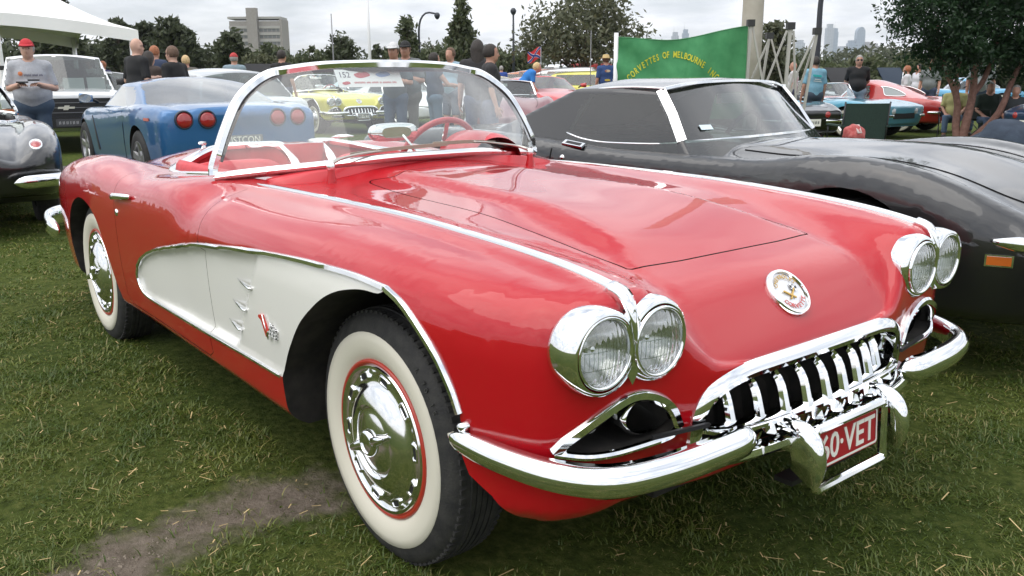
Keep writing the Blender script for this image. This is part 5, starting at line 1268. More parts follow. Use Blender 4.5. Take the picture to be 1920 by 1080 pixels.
# ---- boat-tailed coupe with hidden headlamps
def make_boattail(name, paint):
    S = dict(wb=2.489, track=.72, wr=.335, ww=.18, arch=(.37, .37, .335), zb=.24, sm=.06, fm=.55, valley=.015,
        z0=T_(-3.55, .70, -3.3, .77, -2.9, .80, -1.0, .84, -.7, .85, -.3, .85, .2, .82, .6, .77, .9, .72),
        zc=T_(-3.55, .70, -3.3, .77, -2.9, .835, -2.5, .855, -2.1, .835, -1.6, .80, -1.2, .79, -.6, .81, 0, .84, .4, .80, .9, .72),
        yc=T_(-3.55, .55, -3.2, .66, -2.6, .72, -2.0, .70, -1.4, .68, -.8, .68, 0, .71, .5, .70, .9, .66),
        side=[(-3.35, .76, .62), (-3.1, .82, .64), (-2.8, .865, .66), (-2.49, .882, .67), (-2.1, .865, .66), (-1.6, .835, .64), (-1.2, .83, .63), (-.6, .85, .64), (0, .882, .66), (.4, .87, .65), (.65, .83, .64)],
        nose=(.94, .62, 4.0), tail=(-3.56, .62, 4.0), wheel='chrome', white=True)
    S['skirt'] = lambda u, x, y: .10*u**1.5+.05*np.maximum(0, (u-.85)/.15)**2
    root, Sf = generic_car(name, S, paint, 1.1)
    ws = lambda x, y: .85+(-.70-.16*(y/.66)**2-x)*1.0
    side = lambda x, y: .85+(.70-.34*np.clip(-(x+1.6)/1.8, 0, 1)**1.4-np.abs(y))/.36
    rear = lambda x, y: 1.262-.34*np.maximum(0, -(x+1.45))**1.25-.04*(y/.5)**2
    roof = lambda x, y: 1.262-.06*(y/.55)**2-.10*(x+1.4)**2
    belt = lambda x, y: Sf.Z(x, y)
    d1 = np.array([(-1.62, .82), (-1.55, 1.13), (-1.03, 1.13), (-.80, .86), (-.80, .80), (-1.62, .80)])
    heightfield_cabin(root, (ws, side, rear, roof), belt, (-3.3, -.66), .74, paint, thin_glass('coupe_glass', (.45, .52, .50), 1.0, .06), d1, 100, 60, pw=.022, rear_glass=False)
    for sg in (-1, 1):
        def SP(x, z): return np.array([x, sg*(.70-.34*max(0, min(1, -(x+1.6)/1.8))**1.4-(z-.85)*.36+.006), z])
        q = bspl([(-1.98, .90), (-1.90, 1.06), (-1.84, 1.10), (-2.05, 1.08), (-2.30, 1.00), (-2.46, .91), (-2.40, .875), (-2.15, .875)], closed=True, per=5)
        P = np.array([SP(x, z) for x, z in q]); c = P.mean(0)
        me('quarter_window', np.concatenate([P, [c]]), [(i, (i+1) % len(P), len(P)) for i in range(len(P))], mat('quarter_glass', (.25, .30, .30), .06, coat=1), root)
        v, f = sweep(P, circ(.010, 6), upv=np.tile([0, sg, 0.], (len(P), 1)), closed=True); me('quarter_window_trim', v, f, CHROME, root)
        a, b = SP(-.86, .86), SP(-1.12, 1.14); v, f = bar(a, b, .03, .012, up=(0, sg, 0)); me('pillar_moulding', v, f, CHROME, root, smooth=False)
        strip(root, 'rear_bumper', [(-3.15, .84*sg, .50), (-3.42, .76*sg, .50), (-3.58, .5*sg, .50), (-3.60, .3*sg, .50)], .03, .05, CHROME)
        for y in (.36, .54): disc(root, 'tail_lamp', (-3.555+.04*(y > .5), y*sg, .62), (-1, 0, 0), .05, TLAMP, .012); 
        strip(root, 'front_bumper', [(.70, .82*sg, .50), (.92, .70*sg, .50), (.99, .45*sg, .50)], .03, .055, CHROME)
    return root
def make_boattail_open(name, paint):
    S = dict(wb=2.489, track=.72, wr=.335, ww=.18, arch=(.37, .37, .335), zb=.24, sm=.06, fm=.55, valley=.015, interior=CABIN,
        z0=T_(-3.55, .70, -3.3, .77, -2.9, .82, -1.0, .84, -.7, .85, -.3, .85, .2, .82, .6, .77, .9, .72),
        zc=T_(-3.55, .70, -3.3, .77, -2.9, .835, -2.5, .855, -2.1, .835, -1.6, .80, -1.2, .79, -.6, .81, 0, .84, .4, .80, .9, .72),
        yc=T_(-3.55, .55, -3.2, .66, -2.6, .72, -2.0, .70, -1.4, .68, -.8, .68, 0, .71, .5, .70, .9, .66),
        side=[(-3.35, .76, .62), (-3.1, .82, .64), (-2.8, .865, .66), (-2.49, .882, .67), (-2.1, .865, .66), (-1.6, .835, .64), (-1.2, .83, .63), (-.6, .85, .64), (0, .882, .66), (.4, .87, .65), (.65, .83, .64)],
        nose=(.94, .62, 4.0), tail=(-3.56, .62, 4.0), wheel='chrome', white=True, cockpit=[(-.95, 0), (-1.0, .5), (-1.2, .62), (-1.8, .62), (-2.0, .5), (-2.05, 0)])
    S['skirt'] = lambda u, x, y: .10*u**1.5+.05*np.maximum(0, (u-.85)/.15)**2
    root, Sf = generic_car(name, S, paint, 1.0)
    seats(root, -1.85, CABIN, .55)
    lo = bspl([(-.98, -.68, .84), (-.80, -.45, .86), (-.72, 0, .87), (-.80, .45, .86), (-.98, .68, .84)], n=21); hi = bspl([(-1.14, -.60, 1.17), (-1.05, -.4, 1.19), (-1.0, 0, 1.20), (-1.05, .4, 1.19), (-1.14, .60, 1.17)], n=21)
    sc = empty_part('windscreen', root); me('glass', np.concatenate([lo, hi]), grid_faces(2, 21), CGLASS, sc)
    for p in (lo, hi, np.array([lo[0], hi[0]]), np.array([lo[-1], hi[-1]])): v, f = sweep(p, circ(.016, 6)); me('screen_frame', v, f, CHROME, sc)
    for sg in (-1, 1):
        for y in (.38, .58):
            disc(root, 'headlamp', (.93-.03*(y > .5), y*sg, .60), (1, 0, 0), .07, HLAMP, .015)
        strip(root, 'front_bumper', [(.70, .82*sg, .50), (.92, .70*sg, .50), (.99, .45*sg, .50)], .03, .055, CHROME)
        strip(root, 'rear_bumper', [(-3.15, .84*sg, .50), (-3.42, .76*sg, .50), (-3.58, .5*sg, .50), (-3.60, .3*sg, .50)], .03, .05, CHROME)
        for y in (.36, .54):
            disc(root, 'tail_lamp', (-3.555+.04*(y > .5), y*sg, .62), (-1, 0, 0), .062, TLAMP, .012)
    me('grille', *box((.90, 0, .50), (.06, .7, .13)), BLACK, root, smooth=False)
    plate(root, (-3.60, 0, .47), (-1, 0, 0), .37, .14, mat('plate_pale', ()), mat('plate_ink', ()), '')
    return root
# ---- sedan / wagon family for the far rows
def make_sedan(name, paint, roofp=None, L=4.7, H=1.42, hood=.95, wagon=False, glass=None):
    fo, ro = .85, L-.85-2.75
    xt = -2.75-ro
    S = dict(wb=2.75, track=.73, wr=.33, ww=.19, arch=(.37, .37, .33), zb=.24, sm=.08, fm=.55, valley=.005,
        z0=T_(xt, hood-.10, xt+.3, hood-.02, -2.2, hood, -.6, hood-.01, 0, hood-.04, .5, hood-.10, fo, hood-.22),
        zc=T_(xt, hood-.12, xt+.3, hood-.05, -2.2, hood-.02, -.6, hood-.03, 0, hood-.06, .5, hood-.11, fo, hood-.24),
        yc=T_(xt, .62, xt+.4, .70, -1.5, .74, 0, .73, .5, .70, fo, .60),
        side=[(xt+.25, .80, .66), (xt+.6, .86, .66), (-2.0, .89, .67), (-1.0, .89, .67), (0, .885, .66), (fo-.4, .85, .62)], nose=(fo, .52, 4.5), tail=(xt, .60, 5.0), wheel='brushed')
    root, Sf = generic_car(name, S, paint, .8)
    xr = xt+.35 if wagon else -2.85
    ws = lambda x, y: hood+(-.55-.12*(y/.7)**2-x)*.85
    side = lambda x, y: hood+(.80-np.abs(y))/.42
    rear = lambda x, y: hood+(x-(xr-.35 if not wagon else xr-.12)-.1*(y/.7)**2)*(.85 if not wagon else 2.5)
    roof = lambda x, y: H-.06*(y/.6)**2-.04*(x+1.5)**2
    belt = lambda x, y: Sf.Z(x, y)
    heightfield_cabin(root, (ws, side, rear, roof), belt, (xr-.4, -.5), .82, paint, glass or DGLASS, None, 70, 44, pw=.035, roofm=roofp)
    for sg in (-1, 1):
        disc(root, 'headlamp', (fo-.06, .62*sg, .66), (1, .15*sg, 0), .08, HLAMP, .02)
        disc(root, 'tail_lamp', (xt+.03, .62*sg, .68), (-1, 0, 0), .07, TLAMP, .02)
        x0 = -1.55; P = np.array([Sf.side(x0, z, sg, .001)[0] for z in (.32, .5, .7, hood-.08)]); v, f = sweep(P, circ(.004, 4)); me('door_gap', v, f, MATS['gap_black'], root)
        q, n = Sf.side(x0+.12, .78, sg, .01); me('door_handle', *box(q, (.14, .02, .025)), CHROME, root, smooth=False)
    me('grille', *box((fo-.02, 0, .58), (.06, .9, .13)), BLACK, root, smooth=False)
    strip(root, 'front_bumper', [(fo-.25, -.86, .44), (fo+.0, -.7, .44), (fo+.06, 0, .44), (fo+.0, .7, .44), (fo-.25, .86, .44)], .08, .11, CHROME)
    strip(root, 'rear_bumper', [(xt+.25, -.86, .46), (xt, -.7, .46), (xt-.06, 0, .46), (xt, .7, .46), (xt+.25, .86, .46)], .08, .11, CHROME)
    return root
# ---- white pick-up
def make_pickup(name, paint):
    S = dict(wb=3.35, track=.80, wr=.36, ww=.24, arch=(.42, .42, .36), zb=.36, sm=.04, fm=.7, valley=.0,
        z0=T_(-4.4, 1.05, -2.2, 1.06, -.4, 1.06, .3, 1.04, .75, 1.01, .85, .98), zc=T_(-4.4, 1.03, -2.2, 1.04, -.4, 1.04, .3, 1.01, .75, .98, .85, .95), yc=T_(-4.4, .88, -2, .88, .3, .87, .85, .85),
        side=[(-4.3, .95, .85), (-3.3, .955, .85), (-2.0, .955, .85), (-1.0, .955, .85), (0, .955, .85), (.6, .94, .84)], nose=(.86, .90, 9.0), tail=(-4.42, .86, 12.0), wheel='alloy')
    root, Sf = generic_car(name, S, paint, 1.0)
    ws = lambda x, y: 1.05+(-.42-.10*(y/.8)**2-x)*.92
    side = lambda x, y: 1.05+(.90-np.abs(y))/.26
    rear = lambda x, y: 1.05+(x+2.08)*6
    roof = lambda x, y: 1.66-.05*(y/.7)**2-.02*(x+1.4)**2
    heightfield_cabin(root, (ws, side, rear, roof), lambda x, y: Sf.Z(x, y), (-2.15, -.38), .92, paint, DGLASS, None, 80, 50, pw=.04)
    fr = empty_part('front_end', root)
    me('grille', *box((.862, 0, .76), (.03, 1.36, .30)), BLACK, fr, smooth=False)
    for z in (.84, .76, .68): me('grille_bar', *box((.882, 0, z), (.014, 1.34, .012)), mat('grey_trim', (.18, .18, .19), .4, .4), fr, smooth=False)
    for sg in (-1, 1):
        me('headlamp', *box((.866, .80*sg, .835), (.035, .26, .13)), HLAMP, fr, smooth=False); me('indicator', *box((.866, .80*sg, .715), (.035, .26, .08)), mat('amber_lens', ()), fr, smooth=False)
        m = empty_part('door_mirror', root); v, f = sweep(np.array([(-.62, .96*sg, 1.16), (-.62, 1.16*sg, 1.18)]), circ(1, 10), scale=np.array([[.03, .05], [.05, .08]])); me('mirror_shell', v, f, BLACK, m)
    v, f = prism(np.array([(-.20, .025), (-.06, .025), (-.045, .06), (.075, .06), (.06, .025), (.20, .025), (.185, -.025), (.045, -.025), (.03, -.06), (-.09, -.06), (-.075, -.025), (-.215, -.025)])*.62, 'x', .885, .90); o = me('badge', v+np.array([0, 0, .76]), f, mat('badge_silver', (.6, .58, .5), .5, .3), fr, smooth=False)
    me('front_bumper', *box((.90, 0, .52), (.12, 1.86, .17)), BLACK, fr, smooth=False)
    plate(root, (.968, 0, .52), (1, 0, 0), .37, .12, mat('plate_dark', (.06, .06, .065), .4), mat('plate_grey', (.35, .35, .36), .5), '')
    # show cards on the dash and wiper
    for (x, y, w, h) in ((-.62, .25, .34, .24), (-.66, .62, .30, .26)):
        v, f = box((0, 0, 0), (w, h, .004)); me('dash_card', frame_pts(v, (x, y, 1.13), (0, 1, 0), (-.5, 0, 1)), f, mat('card_paper', ()), root, smooth=False)
    seats(root, -1.6, CABIN, .85, (-.4, .4), .55)
    # bed opening
    me('load_bed', *box((-3.25, 0, 1.045), (2.0, 1.5, .03)), BLACK, root, smooth=False)
    return root

# ================================================================== organic shapes by distance fields
def surface_net(fn, lo, hi, h):
    lo = np.asarray(lo, float); n = np.maximum(np.ceil((np.asarray(hi)-lo)/h).astype(int), 2)+1
    ax = [lo[i]+np.arange(n[i])*h for i in range(3)]; G = np.stack(np.meshgrid(*ax, indexing='ij'), -1); F = fn(G.reshape(-1, 3)).reshape(n)
    s = F < 0; c = np.zeros(n-1, int)
    for dx in (0, 1):
        for dy in (0, 1):
            for dz in (0, 1): c += s[dx:n[0]-1+dx, dy:n[1]-1+dy, dz:n[2]-1+dz]
    act = (c > 0) & (c < 8); idx = -np.ones(act.shape, int); ii = np.argwhere(act); idx[act] = np.arange(len(ii))
    acc = np.zeros((len(ii), 3)); cnt = np.zeros(len(ii))
    cor = [(a, b, d) for a in (0, 1) for b in (0, 1) for d in (0, 1)]
    for a in cor:
        for k in range(3):
            if a[k]: continue
            b = list(a); b[k] = 1
            fa = F[ii[:, 0]+a[0], ii[:, 1]+a[1], ii[:, 2]+a[2]]; fb = F[ii[:, 0]+b[0], ii[:, 1]+b[1], ii[:, 2]+b[2]]
            m = (fa < 0) != (fb < 0); t = np.where(m, fa/np.where(m, fa-fb, 1), 0); p = np.tile(np.array(a, float), (len(ii), 1)); p[:, k] += t
            acc += np.where(m[:, None], p, 0); cnt += m
    v = lo+(ii+acc/np.maximum(cnt, 1)[:, None])*h
    q = []
    for k in range(3):
        a = [slice(None)]*3; b = [slice(None)]*3; a[k] = slice(0, -1); b[k] = slice(1, None)
        sa, sb = s[tuple(a)], s[tuple(b)]; e = np.argwhere(sa != sb); u, w = [(1, 2), (2, 0), (0, 1)][k]
        e = e[(e[:, u] > 0) & (e[:, w] > 0) & (e[:, u] < n[u]-1) & (e[:, w] < n[w]-1)]
        if not len(e): continue
        def cell(du, dw):
            x = e.copy(); x[:, u] -= du; x[:, w] -= dw; return idx[x[:, 0], x[:, 1], x[:, 2]]
        Q = np.stack([cell(1, 1), cell(0, 1), cell(0, 0), cell(1, 0)], 1); fl = ~sa[e[:, 0], e[:, 1], e[:, 2]]; Q[fl] = Q[fl][:, ::-1]
        q.append(Q)
    return v, np.concatenate(q)
def fast_mesh(name, v, q, material, parent=None, smooth=True, midx=None):
    """quads or tris from arrays"""
    d = bpy.data.meshes.new(name); v = np.asarray(v, np.float32); q = np.asarray(q, np.int32); k = q.shape[1]
    d.vertices.add(len(v)); d.vertices.foreach_set('co', v.ravel()); d.loops.add(q.size); d.loops.foreach_set('vertex_index', q.ravel()); d.polygons.add(len(q))
    d.polygons.foreach_set('loop_start', np.arange(len(q), dtype=np.int32)*k); d.polygons.foreach_set('use_smooth', np.full(len(q), smooth))
    for m_ in (material if isinstance(material, (list, tuple)) else [material]): d.materials.append(m_)
    if midx is not None: d.polygons.foreach_set('material_index', np.asarray(midx, np.int32))
    d.update(calc_edges=True); d.validate()
    o = bpy.data.objects.new(name, d); COL.objects.link(o); o.parent = parent
    return o
def rcone(p, a, b, ra, rb, sc=None):
    a, b = np.asarray(a, float), np.asarray(b, float)
    if sc is not None: p, a, b = p*sc, a*sc, b*sc
    ba = b-a; t = np.clip(((p-a)@ba)/max(ba@ba, 1e-9), 0, 1); return np.linalg.norm(p-a-t[:, None]*ba, axis=1)-(ra+(rb-ra)*t)
def ellip(p, c, r):
    r = np.asarray(r, float); q = p-np.asarray(c, float); k0 = np.linalg.norm(q/r, axis=1); k1 = np.linalg.norm(q/r**2, axis=1); return k0*(k0-1)/np.maximum(k1, 1e-6)
def smin(a, b, k=.03):
    h = np.clip(.5+.5*(b-a)/k, 0, 1); return b+(a-b)*h-k*h*(1-h)
def SM(ds, k=.03):
    r = ds[0]
    for d in ds[1:]: r = smin(r, d, k)
    return r
ARMS = {
    'down': [(-.02, .245, 1.14), (.05, .26, .90)], 'phone': [(-.03, .27, 1.14), (.24, .12, 1.19)], 'crossed': [(.03, .26, 1.16), (.20, -.02, 1.20)],
    'hips': [(-.12, .36, 1.20), (.04, .20, 1.02)], 'behind': [(-.12, .25, 1.16), (-.16, .06, .98)], 'reach': [(.16, .26, 1.18), (.40, .22, 1.16)], 'lap': [(.05, .25, 1.16), (.26, .14, 1.02)]}
def cloth(name, c, c2=None, sc=30): return noisy(name, c, c2 or tuple(x*.88 for x in c), sc, .85, .25, 60)
SKIN = noisy('skin', (.50, .28, .20), (.42, .21, .15), 12, .5); SKIN2 = noisy('skin_pale', (.58, .36, .27), (.52, .30, .22), 12, .5)
HAIRC = {'brown': (.09, .05, .03), 'dark': (.02, .015, .012), 'fair': (.42, .30, .15), 'grey': (.22, .21, .20), 'auburn': (.25, .09, .04)}
HAND_MESH = {}
def hand_mesh(m_):
    if m_.name in HAND_MESH: return HAND_MESH[m_.name]
    # local: wrist at origin, fingers along +x, palm facing -z, thumb towards +y
    def f(p):
        ds = [ellip(p, (.045, 0, 0), (.052, .042, .017)), rcone(p, (-.02, 0, 0), (.02, 0, 0), .027, .028)]
        r = SM(ds, .015)
        for i, (y, L) in enumerate(((.030, .068), (.010, .076), (-.011, .070), (-.030, .054))):
            a = (.085, y, .0); b = (.085+L*.5, y*1.12, -.012); c = (.085+L*.78, y*1.14, -.040)
            r = smin(r, np.minimum(rcone(p, a, b, .0095, .009), rcone(p, b, c, .009, .0075)), .006)
        th = np.minimum(rcone(p, (.015, .032, -.005), (.05, .062, -.015), .014, .011), rcone(p, (.05, .062, -.015), (.085, .066, -.028), .011, .009))
        return smin(r, th, .010)
    v, q = surface_net(f, (-.06, -.06, -.07), (.18, .09, .05), .0062); o = fast_mesh('hand', v, q, m_); HAND_MESH[m_.name] = o.data; bpy.data.objects.remove(o)
    return HAND_MESH[m_.name]
def person(name, label, px, dist, face, z=0., h=1.75, arms='down', shirt=(.5, .5, .52), pants=(.05, .07, .12), hair='brown', hat=None, skin=None, fat=1.0, sleeve=.55, res=.021, sit=False, glasses=False, long=False, bald=False, lean=0, group=None, arm2=None, shorts=False, dress=False, wpos=None):
    """face: heading in degrees relative to the view (180 = looks at the camera)"""
    skin = skin or SKIN; k = h/1.75
    root = empty(name, (0, 0, 0)); p0 = spot(px, dist, z) if wpos is None else np.array(wpos); root.location = p0; root.rotation_euler = (0, 0, YAW+R(face)); root.scale = (k, k, k)
    tag(root, label, 'person', group)
    le, lw = ARMS[arms]; re_, rw = ARMS[arm2 or arms]
    J = {}
    dz = -.50 if sit else 0
    def bend(p):      # lean the upper body forward about the hips
        p = np.array(p, float)
        if lean and p[2] > .95+dz:
            a = R(lean); q = p-[0, 0, .95+dz]; p = np.array([q[0]*math.cos(a)+q[2]*math.sin(a), q[1], -q[0]*math.sin(a)+q[2]*math.cos(a)])+[0, 0, .95+dz]
        return p
    up = lambda x, y, zz: bend((x, y, zz+dz))
    for s, e, w_ in ((1, le, lw), (-1, re_, rw)):
        J['sh', s] = up(-.01, .185*s, 1.425); J['el', s] = up(e[0], e[1]*s, e[2]); J['wr', s] = up(w_[0], w_[1]*s, w_[2]+(.02*s if arms == 'crossed' else 0))
        J['hip', s] = np.array([0, .092*s, .93+dz]); 
        if sit: J['kn', s] = np.array([.42, .13*s, .47]); J['an', s] = np.array([.46, .13*s, .08])
        else: J['kn', s] = np.array([.025, .105*s, .50]); J['an', s] = np.array([-.01, .115*s, .085])
    hc = up(.02, 0, 1.638); nk = up(0, 0, 1.50); ch = up(0, 0, 1.32); wa = up(0, 0, 1.10); pe = np.array([0, 0, .96+dz])
    ys = np.array([1, 1/1.38, 1])
    def torso(p, g=0.0):
        return SM([rcone(p, pe, wa, .118*fat+g, .108*fat+g, ys), rcone(p, wa, ch, .110*fat+g, .122+g, ys), rcone(p, ch, up(-.01, 0, 1.42), .122+g, .098+g, ys), rcone(p, J['sh', 1], J['sh', -1], .062+g, .062+g), ellip(p, up(.035*fat, 0, 1.08), (.13*fat**1.5+g, .155*fat+g, .16))], .05)
    def head(p):
        q = (p-hc)
        r = SM([ellip(p, hc+[0, 0, .012], (.098, .078, .112)), ellip(p, hc+[.028, 0, -.062], (.066, .056, .066))], .04)
        r = smin(r, rcone(p, hc+[.095, 0, .008], hc+[.113, 0, -.028], .010, .015), .015)
        for s in (1, -1): r = smin(r, ellip(p, hc+[-.006, .079*s, -.012], (.020, .010, .032)), .008)
        r = np.maximum(r, -ellip(p, hc+[.094, .032, .012], (.014, .016, .010))); r = np.maximum(r, -ellip(p, hc+[.094, -.032, .012], (.014, .016, .010)))
        return smin(r, rcone(p, nk+[-.01, 0, -.06], hc+[-.01, 0, -.06], .062, .056), .03)
    def arm(p, s, g=0.0): return np.minimum(rcone(p, J['sh', s], J['el', s], .054+g, .043+g), rcone(p, J['el', s], J['wr', s], .043+g, .030+g))
    def legs(p, g=0.0):
        r = rcone(p, pe+[0, .05, -.02], pe+[0, -.05, -.02], .115*fat+g, .115*fat+g, np.array([1, 1/1.2, 1]))
        for s in (1, -1): r = smin(r, np.minimum(rcone(p, J['hip', s], J['kn', s], .088+g, .060+g), rcone(p, J['kn', s], J['an', s], .058+g, .045+g)), .04)
        return r
    def allb(p):
        r = smin(torso(p), head(p), .03)
        for s in (1, -1): r = smin(r, arm(p, s), .03)
        return smin(r, legs(p), .04)
    pts = np.array([x for x in J.values()]+[hc+[0, 0, .13], pe]); lo, hi = pts.min(0)-.19, pts.max(0)+.19; lo[2] = max(lo[2], .0)
    v, q = surface_net(allb, lo, hi, res); fast_mesh('body', v, q, skin, root)
    # shirt
    sl = sleeve
    def shirt_f(p):
        r = torso(p, .014)
        for s in (1, -1):
            a, b = J['sh', s], J['sh', s]+(J['el', s]-J['sh', s])*min(sl*1.6, 1.0)
            c = rcone(p, a, b, .066, .062)
            if sl > .65: c = np.minimum(c, rcone(p, J['el', s], J['el', s]+(J['wr', s]-J['el', s])*min(1, (sl-.6)*2.4), .056, .042))
            d = (b-a)/np.linalg.norm(b-a)
            if sl <= .65: c = np.maximum(c, (p-b)@d)
            r = smin(r, c, .03)
        n = (nk-ch)/np.linalg.norm(nk-ch)
        r = np.maximum(r, -(p-(pe+[0, 0, -.06 if not dress else -.45]))@np.array([0, 0, 1.])) if not dress else r
        r = np.maximum(r, -rcone(p, nk-n*.075+[.012, 0, 0], nk+n*.2, .066, .085)); r = np.maximum(r, (p-(nk+n*.035))@n)
        if dress: r = np.maximum(smin(r, rcone(p, pe, pe+[0, 0, -.42], .16, .21, ys), .05), -(p[:, 2]-.52))
        return r
    v, q = surface_net(shirt_f, lo, hi, res); fast_mesh('dress' if dress else 'shirt', v, q, cloth('cloth_%d_%d_%d' % tuple(int(x*99) for x in shirt), shirt), root)
    def trous(p):
        r = np.maximum(legs(p, .014), (p-(pe+[0, 0, .055]))@np.array([0, 0, 1.])); r = np.maximum(r, -(p[:, 2]-(.10 if not shorts else (.52 if not sit else .40))))
        return r
    if not dress: v, q = surface_net(trous, lo, hi, res); fast_mesh('shorts' if shorts else 'trousers', v, q, cloth('cloth_%d_%d_%d' % tuple(int(x*99) for x in pants), pants), root)
    for s in (1, -1):
        a = J['an', s]
        v, q = surface_net(lambda p: np.maximum(SM([rcone(p, a+[-.03, 0, -.02], a+[-.03, 0, -.045], .046, .046), rcone(p, a+[-.02, 0, -.045], a+[.14, .01*s, -.052], .045, .036)], .03), -(p[:, 2]-max(a[2]-.083, .003))), a-[.12, .08, .09], a+[.24, .08, .06], .014); fast_mesh('shoe', v, q, mat('shoe_leather', (.06, .05, .045), .6), root)
        # hands
        fw = J['wr', s]-J['el', s]; fw /= np.linalg.norm(fw)
        ho = bpy.data.objects.new('hand', hand_mesh(skin)); COL.objects.link(ho); ho.parent = root
        zc = np.array([0, s, 0.]) if abs(fw[2]) > .7 else np.array([0, 0, 1.]); yc_ = np.cross(zc, fw); yc_ /= np.linalg.norm(yc_); zc = np.cross(fw, yc_)
        if yc_@np.array([.8, -s*1.0, .3]) < 0: yc_, flip = -yc_, True
        mm = Matrix(((fw[0], yc_[0], zc[0], J['wr', s][0]), (fw[1], yc_[1], zc[1], J['wr', s][1]), (fw[2], yc_[2], zc[2], J['wr', s][2]), (0, 0, 0, 1))); ho.matrix_local = mm
    # belt
    # head dress
    if hat == 'cap' or isinstance(hat, tuple):
        hm = cloth('cap_%d_%d_%d' % tuple(int(x*99) for x in hat), hat)
        def capf(p): return np.maximum(ellip(p, hc+[-.004, 0, .022], (.112, .092, .118)), -(p[:, 2]-(hc[2]+.035+(p[:, 0]-hc[0])*-.05)))
        def brim(p): q = p-(hc+[.12, 0, .045]); return np.maximum(np.maximum(ellip(p, hc+[.075, 0, .040], (.125, .085, .05)), np.abs(q[:, 2]+.10*(q[:, 0]))-.008), -(p[:, 0]-hc[0]-.04))
        v, q = surface_net(lambda p: np.minimum(capf(p), brim(p)), hc-[.15, .12, .06], hc+[.24, .12, .18], .009); fast_mesh('cap', v, q, hm, root)
    elif hat == 'straw':
        v, f = lathe([(0, .14), (.07, .135), (.092, .10), (.098, .045), (.12, .035), (.19, .045), (.192, .038), (.10, .026)], 28, 'z'); me('straw_hat', v+hc+[0, 0, .02], f, noisy('straw', (.45, .32, .14), (.55, .42, .2), 60, .8), root)
    if not bald:
        hm = noisy('hair_'+hair, HAIRC[hair], tuple(x*1.8 for x in HAIRC[hair]), 50, .6, .6, 90)
        def hairf(p):
            q = p-hc; r = ellip(p, hc+[-.014, 0, .020], (.108, .090, .116)); face_cut = np.maximum(q[:, 0]-.035+np.maximum(q[:, 2]-.03, 0)*-1.4, q[:, 2]-.085); r = np.maximum(r, -np.maximum(-(q[:, 0]-.035), q[:, 2]-.075)*1.0)
            r = np.maximum(r, -(q[:, 2]+(.05 if not long else .30)))
            if long: r = smin(r, np.maximum(rcone(p, hc+[-.05, 0, -.02], hc+[-.085, 0, -.26], .092, .075, np.array([1.2, .9, 1])), -(q[:, 2]+.30)), .03)
            if hat is not None: r = np.maximum(r, q[:, 2]-.04)
            return r
        v, q = surface_net(hairf, hc-[.22, .14, .36 if long else .12], hc+[.14, .14, .18], .012); 
        if len(q): fast_mesh('hair', v, q, hm, root)
    # features
    if res < .0225:
        for s in (1, -1):
            v, f = lathe([(0, .006), (.007, .004), (.0095, 0)], 10, 'x'); me('eye', v+hc+[.084, .032*s, .012], f, mat('eye_dark', (.03, .02, .02), .2), root)
            v, f = sweep(np.array([hc+[.094, .016*s, .034], hc+[.090, .034*s, .038], hc+[.078, .052*s, .032]]), circ(.004, 5)); me('brow', v, f, mat('brow', (.10, .06, .04), .8), root)
        v, f = sweep(np.array([hc+[.082, -.026, -.068], hc+[.092, 0, -.066], hc+[.082, .026, -.068]]), circ(.005, 5)); me('mouth', v, f, mat('lip', (.33, .12, .10), .5), root)
    if glasses:
        for s in (1, -1): v, f = box(hc+[.098, .034*s, .012], (.008, .048, .032)); me('sunglasses', v, f, BLACK, root, smooth=False)
        for s in (1, -1): v, f = bar(hc+[.096, .062*s, .016], hc+[.0, .082*s, .012], .005, .008); me('sunglasses_arm', v, f, BLACK, root, smooth=False)
    return root

# ================================================================== trees
def leaf_mat(name, c1, c2):
    if name in MATS: return MATS[name]
    m = bpy.data.materials.new(name); m.use_nodes = True; t = m.node_tree; t.nodes.clear(); MATS[name] = m
    ge = t.nodes.new('ShaderNodeNewGeometry'); r = t.nodes.new('ShaderNodeValToRGB'); r.color_ramp.elements[0].color = (*c1, 1); r.color_ramp.elements[1].color = (*c2, 1); t.links.new(ge.outputs['Random Per Island'], r.inputs[0])
    d = t.nodes.new('ShaderNodeBsdfDiffuse'); tr = t.nodes.new('ShaderNodeBsdfTranslucent'); g = t.nodes.new('ShaderNodeBsdfGlossy'); g.inputs['Roughness'].default_value = .45; g.inputs[0].default_value = (.6, .6, .6, 1)
    t.links.new(r.outputs[0], d.inputs[0]); t.links.new(r.outputs[0], tr.inputs[0])
    a = t.nodes.new('ShaderNodeMixShader'); a.inputs[0].default_value = .35; t.links.new(d.outputs[0], a.inputs[1]); t.links.new(tr.outputs[0], a.inputs[2])
    b = t.nodes.new('ShaderNodeMixShader'); b.inputs[0].default_value = .04; t.links.new(a.outputs[0], b.inputs[1]); t.links.new(g.outputs[0], b.inputs[2])
    o = t.nodes.new('ShaderNodeOutputMaterial'); t.links.new(b.outputs[0], o.inputs[0])
    return m
def leaves(rng, centers, radii, per, size, droop=.3):
    """clumps of diamond leaves"""
    n = len(centers)*per; c = np.repeat(centers, per, 0); rr = np.repeat(radii, per)
    d = rng.normal(size=(n, 3)); d /= np.linalg.norm(d, axis=1, keepdims=True); p = c+d*(rr*rng.random(n)**.45)[:, None]*np.array([1, 1, .75])
    a = rng.normal(size=(n, 3)); a[:, 2] -= droop; a /= np.linalg.norm(a, axis=1, keepdims=True); b = np.cross(a, rng.normal(size=(n, 3))); b /= np.maximum(np.linalg.norm(b, axis=1, keepdims=True), 1e-6)
    s = size*(.6+.8*rng.random(n))[:, None]
    v = np.stack([p-a*s, p+b*s*.42, p+a*s, p-b*s*.42], 1).reshape(-1, 3); q = np.arange(n*4).reshape(-1, 4)
    return v, q
